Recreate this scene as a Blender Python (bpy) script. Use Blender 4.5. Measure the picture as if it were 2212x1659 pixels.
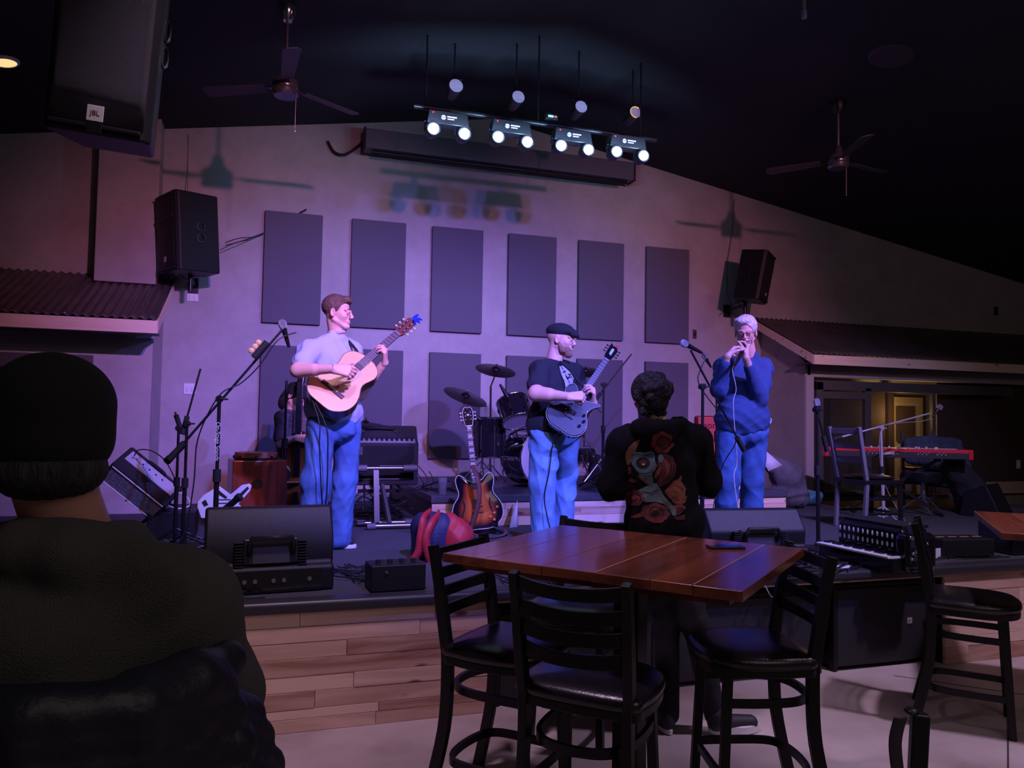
import bpy, math, random
import numpy as np
from mathutils import Vector, Matrix
from mathutils.bvhtree import BVHTree
for o in list(bpy.data.objects): bpy.data.objects.remove(o)
SC = bpy.context.scene
COL = SC.collection
rnd = random.Random(7)
PI = math.pi
# ------------------------------------------------------------------ camera
W, H = 2212, 1659
FPX = 1670.0
EYE = Vector((0, 0, 1.6))
YAW, PITCH, ROLL = -0.3126, 0.0452, 0.0167
FW = Vector((-math.sin(YAW)*math.cos(PITCH), math.cos(YAW)*math.cos(PITCH), math.sin(PITCH)))
R0 = Vector((math.cos(YAW), math.sin(YAW), 0)); U0 = R0.cross(FW)
RT = R0*math.cos(ROLL) + U0*math.sin(ROLL); UP = -R0*math.sin(ROLL) + U0*math.cos(ROLL)
cd = bpy.data.cameras.new('camera'); cam = bpy.data.objects.new('camera', cd); COL.objects.link(cam)
cd.sensor_fit = 'HORIZONTAL'; cd.sensor_width = 36; cd.lens = FPX/W*36; cd.clip_start = 0.05; cd.clip_end = 60
Mc = Matrix((RT, UP, -FW)).transposed().to_4x4(); Mc.translation = EYE
cam.matrix_world = Mc
SC.camera = cam
def ray(u, v): return FW + RT*((u-W/2)/FPX) - UP*((v-H/2)/FPX)
def aY(u, v, y): d = ray(u, v); return EYE + d*(y/d.y)
def aZ(u, v, z): d = ray(u, v); return EYE + d*((z-EYE.z)/d.z)
def aX(u, v, x): d = ray(u, v); return EYE + d*(x/d.x)
# ------------------------------------------------------------------ world, exposure, big lights
w = bpy.data.worlds.new('world'); SC.world = w; w.use_nodes = True
w.node_tree.nodes['Background'].inputs[0].default_value = (0.34, 0.28, 0.40, 1)
w.node_tree.nodes['Background'].inputs[1].default_value = 0.035
SC.view_settings.view_transform = 'Standard'; SC.view_settings.look = 'None'
SC.view_settings.exposure = 0.0; SC.view_settings.gamma = 1.0
SC.view_settings.use_curve_mapping = False
def spot(name, loc, tgt, power, col, ang, blend=0.6, rad=0.05):
    l = bpy.data.lights.new(name, 'SPOT'); l.energy = power; l.color = col
    l.spot_size = math.radians(ang); l.spot_blend = blend; l.shadow_soft_size = rad
    o = bpy.data.objects.new(name, l); COL.objects.link(o); o.location = loc
    o.rotation_euler = (Vector(tgt)-Vector(loc)).to_track_quat('-Z', 'Y').to_euler()
    return o
def area(name, loc, tgt, power, col, sx, sy):
    l = bpy.data.lights.new(name, 'AREA'); l.energy = power; l.color = col
    l.shape = 'RECTANGLE'; l.size = sx; l.size_y = sy
    o = bpy.data.objects.new(name, l); COL.objects.link(o); o.location = loc
    o.rotation_euler = (Vector(tgt)-Vector(loc)).to_track_quat('-Z', 'Y').to_euler()
    return o
# two clusters of stage lamps hang over the audience, left and right
PINK = (1.0, 0.30, 0.52); BLUE = (0.20, 0.18, 1.0)
spot('front_lamp_light', (1.15, 1.80, 4.15), (0.25, 8.4, 2.15), 620, PINK, 54, 1.0)
spot('front_lamp_light', (1.40, 1.80, 4.15), (1.2, 7.6, 1.0), 1750, BLUE, 64, 0.9)
spot('front_lamp_light', (4.35, 1.80, 4.15), (4.4, 8.4, 2.5), 500, PINK, 54, 1.0)
spot('front_lamp_light', (4.10, 1.80, 4.15), (2.8, 7.6, 1.0), 1500, BLUE, 66, 0.8)
spot('front_lamp_light', (4.50, 1.80, 4.15), (6.2, 6.8, 1.0), 620, (0.55, 0.42, 1.0), 50, 1.0)
# warm house lights over the room behind the camera, and added front fills
area('house_light', (2.0, -1.5, 4.2), (2.0, 0.5, 0.0), 26, (1.0, 0.82, 0.78), 3.5, 2.0)
spot('front_fill_light', (0.3, 2.7, 4.5), (0.4, 4.0, 0.0), 300, (0.95, 0.64, 1.0), 84, 1.0, 0.12)  # added fill, brightens the left plank front and floor
spot('front_fill_light', (4.4, 2.2, 4.5), (4.2, 3.5, 0.0), 430, (0.85, 0.62, 1.0), 84, 1.0, 0.12)  # added fill for the floor and stage front at the right
area('house_light', (7.0, 1.0, 3.9), (7.5, 8.0, 2.5), 8, (1.0, 0.72, 0.75), 2.0, 1.0)

# ------------------------------------------------------------------ materials
MATS = {}
def mat(name, col, rough=0.6, metal=0.0, spec=0.5, emit=None, es=0.0, alpha=None, trans=0.0, var=0.0, vscale=6.0,
        bump=0.0, bscale=60.0, coat=0.0, stretch=(1, 1, 1), sheen=0.0):
    if name in MATS: return MATS[name]
    m = bpy.data.materials.new(name); m.use_nodes = True; nt = m.node_tree; N = nt.nodes; L = nt.links
    b = N['Principled BSDF']; c = (*col, 1)
    b.inputs['Base Color'].default_value = c; b.inputs['Roughness'].default_value = rough
    b.inputs['Metallic'].default_value = metal; b.inputs['Specular IOR Level'].default_value = spec
    if coat: b.inputs['Coat Weight'].default_value = coat; b.inputs['Coat Roughness'].default_value = 0.1
    if sheen: b.inputs['Sheen Weight'].default_value = sheen
    if emit: b.inputs['Emission Color'].default_value = (*emit, 1); b.inputs['Emission Strength'].default_value = es
    if trans: b.inputs['Transmission Weight'].default_value = trans; b.inputs['IOR'].default_value = 1.4
    if alpha is not None: b.inputs['Alpha'].default_value = alpha
    if var or bump:
        tc = N.new('ShaderNodeTexCoord'); mp = N.new('ShaderNodeMapping'); mp.inputs['Scale'].default_value = stretch
        L.new(tc.outputs['Object'], mp.inputs[0])
    if var:
        n = N.new('ShaderNodeTexNoise'); n.inputs['Scale'].default_value = vscale; n.inputs['Detail'].default_value = 6
        n.inputs['Roughness'].default_value = 0.65
        L.new(mp.outputs[0], n.inputs['Vector'])
        r = N.new('ShaderNodeMapRange'); r.inputs[1].default_value = 0.3; r.inputs[2].default_value = 0.7
        r.inputs[3].default_value = 1-var; r.inputs[4].default_value = 1+var
        L.new(n.outputs[0], r.inputs[0])
        v = N.new('ShaderNodeVectorMath'); v.operation = 'SCALE'; v.inputs[0].default_value = col
        L.new(r.outputs[0], v.inputs['Scale']); L.new(v.outputs[0], b.inputs['Base Color'])
    if bump:
        n2 = N.new('ShaderNodeTexNoise'); n2.inputs['Scale'].default_value = bscale; n2.inputs['Detail'].default_value = 4
        L.new(mp.outputs[0], n2.inputs['Vector'])
        bp = N.new('ShaderNodeBump'); bp.inputs['Strength'].default_value = bump; bp.inputs['Distance'].default_value = 0.01
        L.new(n2.outputs[0], bp.inputs['Height']); L.new(bp.outputs[0], b.inputs['Normal'])
    MATS[name] = m; return m
def ramp(nt, fac, stops):
    r = nt.nodes.new('ShaderNodeValToRGB'); e = r.color_ramp.elements
    while len(e) < len(stops): e.new(0.5)
    for k, (p, c) in enumerate(stops): e[k].position = p; e[k].color = (*c, 1)
    nt.links.new(fac, r.inputs[0]); return r
def wood(name, dark, light, axis=0, rough=0.5, coat=0.0, knots=True, spread=0.5, gs=9.0):
    """boards: a per-board tone attribute plus grain stretched along one axis and a few knots"""
    if name in MATS: return MATS[name]
    m = bpy.data.materials.new(name); m.use_nodes = True; nt = m.node_tree; N = nt.nodes; L = nt.links
    b = N['Principled BSDF']; b.inputs['Roughness'].default_value = rough; b.inputs['Coat Weight'].default_value = coat
    b.inputs['Coat Roughness'].default_value = 0.15
    tc = N.new('ShaderNodeTexCoord'); mp = N.new('ShaderNodeMapping'); s = [gs]*3; s[axis] = gs*0.09; mp.inputs['Scale'].default_value = s
    at = N.new('ShaderNodeAttribute'); at.attribute_name = 'tone'
    ad = N.new('ShaderNodeVectorMath'); ad.operation = 'MULTIPLY_ADD'; ad.inputs[1].default_value = (9, 9, 9)
    cx = N.new('ShaderNodeCombineXYZ')
    for k in range(3): L.new(at.outputs['Fac'], cx.inputs[k])
    L.new(cx.outputs[0], ad.inputs[0]); L.new(tc.outputs['Object'], ad.inputs[2]); L.new(ad.outputs[0], mp.inputs[0])
    n = N.new('ShaderNodeTexNoise'); n.inputs['Scale'].default_value = 1.6; n.inputs['Detail'].default_value = 8; n.inputs['Distortion'].default_value = 1.1
    L.new(mp.outputs[0], n.inputs['Vector'])
    mx = N.new('ShaderNodeMath'); mx.operation = 'MULTIPLY_ADD'; mx.inputs[1].default_value = spread
    L.new(at.outputs['Fac'], mx.inputs[0])
    sc = N.new('ShaderNodeMath'); sc.operation = 'MULTIPLY_ADD'; sc.inputs[1].default_value = 1.1; sc.inputs[2].default_value = -0.3
    L.new(n.outputs[0], sc.inputs[0]); L.new(sc.outputs[0], mx.inputs[2])
    mid = tuple((dark[k]+light[k])/2 for k in range(3))
    r = ramp(nt, mx.outputs[0], [(0.1, dark), (0.42, mid), (0.9, light)])
    out = r.outputs[0]
    if knots:
        vo = N.new('ShaderNodeTexVoronoi'); mp2 = N.new('ShaderNodeMapping'); s2 = [7.5]*3; s2[axis] = 3.2; mp2.inputs['Scale'].default_value = s2
        L.new(ad.outputs[0], mp2.inputs[0]); L.new(mp2.outputs[0], vo.inputs['Vector']); vo.inputs['Scale'].default_value = 1
        k = N.new('ShaderNodeMapRange'); k.inputs[1].default_value = 0.07; k.inputs[2].default_value = 0.16; L.new(vo.outputs['Distance'], k.inputs[0])
        mm = N.new('ShaderNodeMix'); mm.data_type = 'RGBA'; mm.inputs['A'].default_value = (dark[0]*0.45, dark[1]*0.35, dark[2]*0.3, 1)
        L.new(k.outputs[0], mm.inputs[0]); L.new(out, mm.inputs['B']); out = mm.outputs['Result']
    L.new(out, b.inputs['Base Color'])
    bp = N.new('ShaderNodeBump'); bp.inputs['Strength'].default_value = 0.15; bp.inputs['Distance'].default_value = 0.004
    L.new(n.outputs[0], bp.inputs['Height']); L.new(bp.outputs[0], b.inputs['Normal'])
    MATS[name] = m; return m
M = dict(
 black=mat('black_plastic', (0.009, 0.009, 0.011), 0.48, spec=.35, bump=0.2, bscale=300),
 blackgloss=mat('black_gloss', (0.006, 0.006, 0.008), 0.12, coat=0.6),
 blackmetal=mat('black_metal', (0.014, 0.014, 0.016), 0.35, 0.3),
 grille=mat('black_grille', (0.016, 0.016, 0.02), 0.5, 0.2, bump=0.6, bscale=700),
 rubber=mat('rubber', (0.01, 0.01, 0.01), 0.8),
 chrome=mat('chrome', (0.8, 0.8, 0.82), 0.12, 1.0),
 steel=mat('steel', (0.42, 0.42, 0.45), 0.3, 0.9),
 white=mat('white_plastic', (0.75, 0.75, 0.78), 0.35),
 ivory=mat('ivory', (0.72, 0.70, 0.66), 0.3),
 tolex=mat('black_tolex', (0.018, 0.018, 0.024), 0.5, bump=0.7, bscale=260),
 vinyl=mat('black_vinyl', (0.010, 0.009, 0.012), 0.28, spec=0.6, bump=0.12, bscale=120),
 chairwood=mat('black_chair_paint', (0.007, 0.007, 0.008), 0.42, spec=0.35),
 cable=mat('black_cable', (0.008, 0.008, 0.009), 0.5),
 skin=mat('skin', (0.62, 0.36, 0.27), 0.5, var=0.06, vscale=18, bump=0.08, bscale=120),
 jeans=mat('blue_denim', (0.07, 0.16, 0.42), 0.85, var=0.3, vscale=7, bump=0.15, bscale=220),
 red=mat('red_paint', (0.62, 0.018, 0.03), 0.32),
)
# ------------------------------------------------------------------ mesh building
def frame(d, up=(0, 0, 1)):
    d = Vector(d).normalized(); u = Vector(up)
    if abs(d.dot(u.normalized())) > 0.99: u = Vector((1, 0, 0))
    x = u.cross(d).normalized(); y = d.cross(x)
    return x, y, d
class MB:
    def __init__(s): s.v = []; s.f = []; s.t = []; s.tone = 0.5; s.p = []; s.pt = None
    def add(s, vs, fs, mtx=None):
        b = len(s.v); s.p.append((b, len(s.f)))
        s.v += [tuple(mtx @ Vector(v)) if mtx else tuple(v) for v in vs]
        s.f += [tuple(b+i for i in f) for f in fs]; s.t += [s.tone]*len(fs); return s
    def box(s, c, d, rot=None, taper=None):
        x, y, z = d[0]/2, d[1]/2, d[2]/2; tx, ty = taper or (1, 1)
        vs = [(-x, -y, -z), (x, -y, -z), (x, y, -z), (-x, y, -z), (-x*tx, -y*ty, z), (x*tx, -y*ty, z), (x*tx, y*ty, z), (-x*tx, y*ty, z)]
        m = Matrix.Translation(c)
        if rot: m = m @ (rot.to_4x4() if isinstance(rot, Matrix) else Matrix.Rotation(rot, 4, 'Z'))
        return s.add(vs, [(0, 3, 2, 1), (4, 5, 6, 7), (0, 1, 5, 4), (1, 2, 6, 5), (2, 3, 7, 6), (3, 0, 4, 7)], m)
    def bar(s, a, b, w, h, up=(0, 0, 1)):
        a, b = Vector(a), Vector(b); x, y, z = frame(b-a, up)
        m = Matrix((x, y, z)).transposed().to_4x4(); m.translation = (a+b)/2
        X, Y, Z = w/2, h/2, (b-a).length/2
        vs = [(-X, -Y, -Z), (X, -Y, -Z), (X, Y, -Z), (-X, Y, -Z), (-X, -Y, Z), (X, -Y, Z), (X, Y, Z), (-X, Y, Z)]
        return s.add(vs, [(0, 3, 2, 1), (4, 5, 6, 7), (0, 1, 5, 4), (1, 2, 6, 5), (2, 3, 7, 6), (3, 0, 4, 7)], m)
    def cyl(s, a, b, r0, r1=None, n=20, cap=True):
        a, b = Vector(a), Vector(b); r1 = r0 if r1 is None else r1; x, y, z = frame(b-a); vs = []
        for p, r in ((a, r0), (b, r1)):
            for k in range(n):
                t = 2*PI*k/n; vs.append(p+x*(r*math.cos(t))+y*(r*math.sin(t)))
        fs = [(k, (k+1) % n, n+(k+1) % n, n+k) for k in range(n)]
        if cap: fs += [tuple(range(n-1, -1, -1)), tuple(range(n, 2*n))]
        return s.add(vs, fs)
    def tube(s, path, r, n=8, closed=False):
        P = [Vector(p) for p in path]; rs = r if isinstance(r, (list, tuple)) else [r]*len(P); vs = []; up = None
        for i, p in enumerate(P):
            d = (P[(i+1) % len(P)] - P[i-1]) if closed else (P[min(i+1, len(P)-1)]-P[max(i-1, 0)])
            d.normalize()
            if up is None: x, y, _ = frame(d)
            else:
                y = (up - d*up.dot(d)).normalized(); x = y.cross(d)
            up = y
            for k in range(n):
                t = 2*PI*k/n; vs.append(p+x*(rs[i]*math.cos(t))+y*(rs[i]*math.sin(t)))
        m = len(P); fs = []
        for i in range(m if closed else m-1):
            j = (i+1) % m
            for k in range(n): fs.append((i*n+k, i*n+(k+1) % n, j*n+(k+1) % n, j*n+k))
        if not closed: fs += [tuple(range(n-1, -1, -1)), tuple((m-1)*n+k for k in range(n))]
        return s.add(vs, fs)
    def lathe(s, prof, mtx=None, n=28, o=(0, 0, 0)):
        """prof: (radius, height) from bottom to top, about local z"""
        vs = []; fs = []
        for r, z in prof:
            for k in range(n):
                t = 2*PI*k/n; vs.append((o[0]+max(r, 1e-4)*math.cos(t), o[1]+max(r, 1e-4)*math.sin(t), o[2]+z))
        for i in range(len(prof)-1):
            for k in range(n): fs.append((i*n+k, i*n+(k+1) % n, (i+1)*n+(k+1) % n, (i+1)*n+k))
        fs += [tuple(range(n-1, -1, -1)), tuple((len(prof)-1)*n+k for k in range(n))]
        return s.add(vs, fs, mtx)
    def prism(s, poly, z0, z1, mtx=None):
        """poly in local xy, extruded z0..z1"""
        n = len(poly)
        a = sum(poly[i][0]*poly[(i+1) % n][1]-poly[(i+1) % n][0]*poly[i][1] for i in range(n))
        if a < 0: poly = poly[::-1]
        vs = [(x, y, z0) for x, y in poly]+[(x, y, z1) for x, y in poly]
        fs = [tuple(range(n-1, -1, -1)), tuple(range(n, 2*n))]+[(k, (k+1) % n, n+(k+1) % n, n+k) for k in range(n)]
        return s.add(vs, fs, mtx)
    def ell(s, c, r, rot=None, n=20, m=12):
        vs = [(0, 0, -1)]
        for i in range(1, m):
            ph = -PI/2+PI*i/m
            for k in range(n):
                t = 2*PI*k/n; vs.append((math.cos(ph)*math.cos(t), math.cos(ph)*math.sin(t), math.sin(ph)))
        vs.append((0, 0, 1)); fs = []
        for k in range(n): fs.append((0, 1+(k+1) % n, 1+k))
        for i in range(m-2):
            for k in range(n): fs.append((1+i*n+k, 1+i*n+(k+1) % n, 1+(i+1)*n+(k+1) % n, 1+(i+1)*n+k))
        e = len(vs)-1
        for k in range(n): fs.append((1+(m-2)*n+k, 1+(m-2)*n+(k+1) % n, e))
        r = r if isinstance(r, (tuple, list)) else (r, r, r)
        mm = Matrix.Translation(c)
        if rot: mm = mm @ rot.to_4x4()
        mm = mm @ Matrix.Diagonal((*r, 1))
        return s.add(vs, fs, mm)
    def grid(s, fn, nu, nv, closeu=False):
        vs = [fn(i/(nu if closeu else nu-1), j/(nv-1)) for j in range(nv) for i in range(nu)]
        fs = []
        for j in range(nv-1):
            for i in range(nu if closeu else nu-1):
                a = j*nu+i; b = j*nu+(i+1) % nu; fs.append((a, b, b+nu, a+nu))
        return s.add(vs, fs)
    def build(s, name, m, parent=None, bevel=0.0, smooth=35, seg=2, solid=0.0, sub=0):
        me = bpy.data.meshes.new(name); me.from_pydata(s.v, [], s.f)
        a = me.attributes.new('tone', 'FLOAT', 'POINT' if s.pt else 'FACE'); a.data.foreach_set('value', s.pt or s.t)
        if m: me.materials.append(M[m] if isinstance(m, str) else m)
        if smooth:
            me.shade_smooth()
            if smooth < 180: me.set_sharp_from_angle(angle=math.radians(smooth))
        me.update()
        o = bpy.data.objects.new(name, me); COL.objects.link(o)
        if parent: o.parent = parent
        if solid: q = o.modifiers.new('s', 'SOLIDIFY'); q.thickness = solid; q.offset = 0
        if sub: q = o.modifiers.new('u', 'SUBSURF'); q.levels = sub; q.render_levels = sub
        if bevel:
            q = o.modifiers.new('b', 'BEVEL'); q.width = bevel; q.segments = seg; q.limit_method = 'ANGLE'; q.angle_limit = math.radians(38); q.harden_normals = bool(smooth)
        return o
def each(mb, name, m, parent, **kw):
    """every shape added to the builder becomes a part of its own"""
    P = mb.p+[(len(mb.v), len(mb.f))]
    for (v0, f0), (v1, f1) in zip(P[:-1], P[1:]):
        q = MB(); q.v = mb.v[v0:v1]; q.f = [tuple(i-v0 for i in f) for f in mb.f[f0:f1]]; q.t = mb.t[f0:f1]; q.build(name, m, parent, **kw)
def tag(o, label=None, cat=None, group=None, kind=None):
    if label: o['label'] = label
    if cat: o['category'] = cat
    if group: o['group'] = group
    if kind: o['kind'] = kind
    return o
def thing(name, label, cat, loc=(0, 0, 0), rz=0, group=None, rot=None):
    o = bpy.data.objects.new(name, None); COL.objects.link(o); o.location = loc; o.rotation_euler = rot or (0, 0, rz)
    o.empty_display_size = 0.1
    return tag(o, label, cat, group)
def dup(root, loc, rz=None, label=None, parent=None):
    r = root.copy(); COL.objects.link(r); r.location = loc
    if rz is not None: r.rotation_euler = (0, 0, rz)
    if label: r['label'] = label
    def rec(src, dst):
        for ch in [c for c in bpy.data.objects if c.parent == src]:
            c = ch.copy(); COL.objects.link(c); c.parent = dst; rec(ch, c)
    rec(root, r); return r
def struct(o): o['kind'] = 'structure'; return o
def spline(pts, n=8):
    P = [Vector(p) for p in pts]; out = []
    for i in range(len(P)-1):
        a = P[max(i-1, 0)]; b = P[i]; c = P[i+1]; d = P[min(i+2, len(P)-1)]
        for k in range(n):
            t = k/n; out.append(0.5*((2*b)+(c-a)*t+(2*a-5*b+4*c-d)*t*t+(3*b-a-3*c+d)*t*t*t))
    out.append(P[-1]); return out
def text(name, s, size, m, parent, mtx, ext=0.0006, align='CENTER'):
    cu = bpy.data.curves.new(name, 'FONT'); cu.body = s; cu.size = size; cu.extrude = ext; cu.align_x = align; cu.align_y = 'CENTER'
    t = bpy.data.objects.new(name, cu); COL.objects.link(t)
    dg = bpy.context.evaluated_depsgraph_get(); me = bpy.data.meshes.new_from_object(t.evaluated_get(dg))
    bpy.data.objects.remove(t); me.materials.clear(); me.materials.append(M[m] if isinstance(m, str) else m)
    o = bpy.data.objects.new(name, me); COL.objects.link(o); o.parent = parent; o.matrix_local = mtx; return o
def axes(o, x, y, z=None):
    x = Vector(x).normalized(); y = Vector(y); y = (y-x*y.dot(x)).normalized(); z = x.cross(y)
    m = Matrix((x, y, z)).transposed().to_4x4(); m.translation = o; return m
ST = 0.66      # stage top
YW = 8.763     # back wall
# ================================================================== ROOM
mw = mat('plaster_wall', (0.40, 0.36, 0.36), 0.75, var=0.13, vscale=2.6, bump=0.25, bscale=9)
mt = mat('dark_trim', (0.085, 0.075, 0.07), 0.55)
mc = mat('black_ceiling', (0.022, 0.022, 0.026), 0.9, bump=0.5, bscale=30)
def ceilz(x): return 5.2-0.167*abs(x-2.6)
XL, XR = -6.0, 12.5
fl = bpy.data.materials.new('stained_concrete'); fl.use_nodes = True
nt = fl.node_tree; b = nt.nodes['Principled BSDF']; b.inputs['Roughness'].default_value = 0.55
tc = nt.nodes.new('ShaderNodeTexCoord'); n1 = nt.nodes.new('ShaderNodeTexNoise'); n1.inputs['Scale'].default_value = 1.3; n1.inputs['Detail'].default_value = 7
nt.links.new(tc.outputs['Object'], n1.inputs['Vector'])
r = ramp(nt, n1.outputs[0], [(0.34, (0.30, 0.23, 0.21)), (0.5, (0.48, 0.40, 0.38)), (0.68, (0.60, 0.53, 0.52))])
nt.links.new(r.outputs[0], b.inputs['Base Color'])
struct(MB().box(((XL+XR)/2, 3.2, -0.05), (XR-XL, 12.6, 0.1)).build('floor', fl))
# saw cuts in the concrete
sc = MB()
for a, c in (((1.2, 1.0), (4.9, 4.05)), ((3.6, 0.2), (0.6, 3.2)), ((3.9, 4.02), (9.0, -1.0))):
    sc.bar((*a, 0.0006), (*c, 0.0006), 0.008, 0.002)
struct(sc.build('trim_1', mat('floor_joint', (0.05, 0.035, 0.03), 0.9)))
def gable(y0, y1, x0, x1, zlow=0):
    pts = [(x0, zlow), (x1, zlow), (x1, ceilz(x1))]
    if x0 < 2.6 < x1: pts.append((2.6, ceilz(2.6)))
    pts.append((x0, ceilz(x0)))
    return MB().prism(pts, y0, y1, Matrix(((1, 0, 0, 0), (0, 0, 1, 0), (0, 1, 0, 0), (0, 0, 0, 1))))
struct(gable(YW, YW+0.15, XL, XR).build('wall_back', mw))
struct(gable(-3.1, -2.95, XL, XR).build('wall_front', mw))
struct(MB().box((XL-0.05, 3, 2.2), (0.1, 12.2, 4.4)).build('wall_left', mw))
struct(MB().box((XR+0.05, 3, 2.2), (0.1, 12.2, 4.4)).build('wall_right', mw))
cb = MB()
for xa, xb in ((XL-0.1, 2.6), (2.6, XR+0.1)):
    za, zb = ceilz(xa)+0.001, ceilz(xb)+0.001
    cb.add([(xa, -3.2, za), (xb, -3.2, zb), (xb, 9.0, zb), (xa, 9.0, za), (xa, -3.2, za+.1), (xb, -3.2, zb+.1), (xb, 9.0, zb+.1), (xa, 9.0, za+.1)],
           [(0, 3, 2, 1), (4, 5, 6, 7), (0, 1, 5, 4), (1, 2, 6, 5), (2, 3, 7, 6), (3, 0, 4, 7)])
struct(cb.build('ceiling', mc, smooth=0))
# duct column on the left, standing on the porch roof
struct(MB().box((-1.335, 8.62, 3.745), (0.56, 0.285, 1.70)).build('wall_column', mw, bevel=0.01))
XA, XB = -1.0, 6.31         # inner sides of the two porches
YA, YB = 8.02, 7.88
ZR = 2.36
# left porch wall with its framed window
wl = MB()
wl.box(((XL-2.16)/2, (YA+YW)/2, ZR/2), (-2.16-XL, YW-YA, ZR))
wl.box((-1.28, (YA+YW)/2, ZR/2), (0.56, YW-YA, ZR))
wl.box((-1.86, (YA+YW)/2, 2.235), (0.6, YW-YA, 0.25))
wl.box((-1.86, YA+0.35, ZR/2), (0.6, 0.05, ZR))
wl.box((-1.86, (YA+YW)/2, 0.45), (0.6, YW-YA, 0.9))
wl.add([(XA, YA, ZR), (XA, YW, ZR), (XA, YW, 2.96), (-5.5, YA, ZR), (-5.5, YW, ZR), (-5.5, YW, 2.96)], [(0, 1, 2), (3, 5, 4), (0, 2, 5, 3), (0, 3, 4, 1), (1, 4, 5, 2)])
struct(wl.build('wall_porch_left', mw, smooth=0))
wn = thing('window_1', None, None, (-1.62, YA-0.012, 0)); wn['kind'] = 'structure'; del_keys = None
f = MB()
f.box((0.055, 0, 1.25), (0.13, 0.05, 1.75)); f.box((-0.62, 0, 2.06), (1.22, 0.05, 0.13)); f.box((-1.2, 0, 1.25), (0.13, 0.05, 1.75))
f.build('window_frame', mt, wn, bevel=0.004)
f2 = MB(); f2.box((-0.02, 0.0, 1.2), (0.022, 0.06, 1.6)); f2.box((-0.6, 0, 1.985), (1.18, 0.06, 0.022))
f2.build('inner_trim', M['black'], wn)
MB().box((-0.6, 0.03, 1.2), (1.14, 0.008, 1.56)).build('pane', mat('pane_purple_reflection', (0.3, 0.28, 0.36), 0.12, spec=0.8), wn)  # purple reflection in the glass is mixed into the base colour
# porch roofs: corrugated metal sheets on a pine fascia
mr = mat('corrugated_metal', (0.16, 0.13, 0.125), 0.42, 0.55, var=0.25, vscale=5, bump=0.1, bscale=50)
mp_ = wood('pine_fascia', (0.8, 0.56, 0.40), (0.98, 0.82, 0.66), axis=0, rough=0.5, spread=0.3)
def porch_roof(name, x0, x1, yf, label):
    t = thing(name, label, 'roof')
    def fn(u, v):
        x = x0+(x1-x0)*u; y = yf-0.03+(YW-0.002-yf+0.03)*v; z = 2.435+(3.0-2.435)*v
        return (x, y, z+0.011*math.sin(2*PI*x/0.076))
    n = int((x1-x0)/0.0127)
    MB().grid(fn, n, 12).build('roof_sheet', mr, t, smooth=180, solid=0.004)
    fb = MB(); fb.tone = 0.9; fb.box(((x0+x1)/2, yf, 2.365), (x1-x0-0.01, 0.04, 0.115)); fb.build('fascia_board', mp_, t, bevel=0.003)
    s = MB(); s.box(((x0+x1)/2, yf+0.2, 2.33), (x1-x0-0.06, 0.38, 0.02)); s.build('soffit', mt, t)
    d = YW-0.02-yf; sl = math.atan2(0.54, d)
    for k, xx in ((0, x0+0.02), (1, x1-0.02)):
        if abs(xx) > 5.45 and xx < 0 or xx > 10.5: continue
        rb = MB(); rb.tone = 0.9
        rb.add([(xx-.018, yf, 2.31), (xx+.018, yf, 2.31), (xx+.018, YW-.01, 2.86), (xx-.018, YW-.01, 2.86), (xx-.018, yf, 2.425), (xx+.018, yf, 2.425), (xx+.018, YW-.01, 2.965), (xx-.018, YW-.01, 2.965)],
               [(0, 3, 2, 1), (4, 5, 6, 7), (0, 1, 5, 4), (1, 2, 6, 5), (2, 3, 7, 6), (3, 0, 4, 7)])
        rb.build('rake_board', mp_, t, bevel=0.003)
    sw = MB()
    for k in range(int((x1-x0)/0.61)+1):
        xx = x0+0.1+0.61*k
        if xx < x1: sw.ell((xx, yf-0.02, 2.452), 0.008, n=8, m=6)
    sw.build('roof_screws', M['steel'], t); return t
porch_roof('porch_roof', -5.4, -0.9, 7.52, 'dark corrugated metal porch roof on a pine fascia at the left of the stage')
porch_roof('porch_roof', 6.2, 11.4, 7.6, 'dark corrugated metal porch roof on a pine fascia at the right of the stage')
# right porch: side wall, light corner post, storefront glass with the next room behind
wr = MB()
wr.box((XB+0.04, (YB+YW)/2, ZR/2), (0.08, YW-YB, ZR))
wr.add([(XB, YB, ZR), (XB+.08, YB, ZR), (XB+.08, YW, 2.96), (XB, YW, 2.96), (XB, YW, ZR), (XB+.08, YW, ZR)], [(0, 3, 4), (1, 5, 2), (0, 1, 2, 3), (0, 4, 5, 1), (3, 2, 5, 4)])
wr.box((8.9, YB+0.05, 2.27), (5.1, 0.1, 0.18)); wr.box((6.378, YB+0.045, 1.2), (0.12, 0.1, 2.0))
struct(wr.build('wall_porch_right', mw, smooth=0))
struct(MB().box((XB+0.060, YB-0.012, 1.42), (0.11, 0.012, 1.5)).build('trim_2', mat('light_corner_trim', (0.42, 0.38, 0.4), 0.5), bevel=0.002))
dr = thing('door_1', None, None, (6.46, YB, ST)); dr['kind'] = 'structure'
d = MB(); d.box((0.05, 0, 0.73), (0.10, 0.06, 1.46)); d.box((1.6, 0, 1.42), (3.2, 0.06, 0.12)); d.box((0.78, 0, 0.7), (0.09, 0.06, 1.4))
d.box((0.42, 0, 1.30), (0.7, 0.05, 0.09)); d.box((0.42, 0, 0.06), (0.7, 0.05, 0.12))
d.build('door_frame', mt, dr, bevel=0.004)
MB().box((0.415, 0.0, 0.7), (0.64, 0.008, 1.15)).build('door_glass', mat('door_glass_tint', (0.05, 0.055, 0.05), 0.05, spec=0.9, alpha=0.35), dr)
wn2 = thing('window_2', None, None, (7.28, YB, ST)); wn2['kind'] = 'structure'
d = MB(); d.box((1.02, 0, 0.7), (0.05, 0.05, 1.4)); d.box((1.0, 0, 0.03), (2.1, 0.05, 0.06)); d.build('window_frame', mt, wn2, bevel=0.003)
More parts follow.
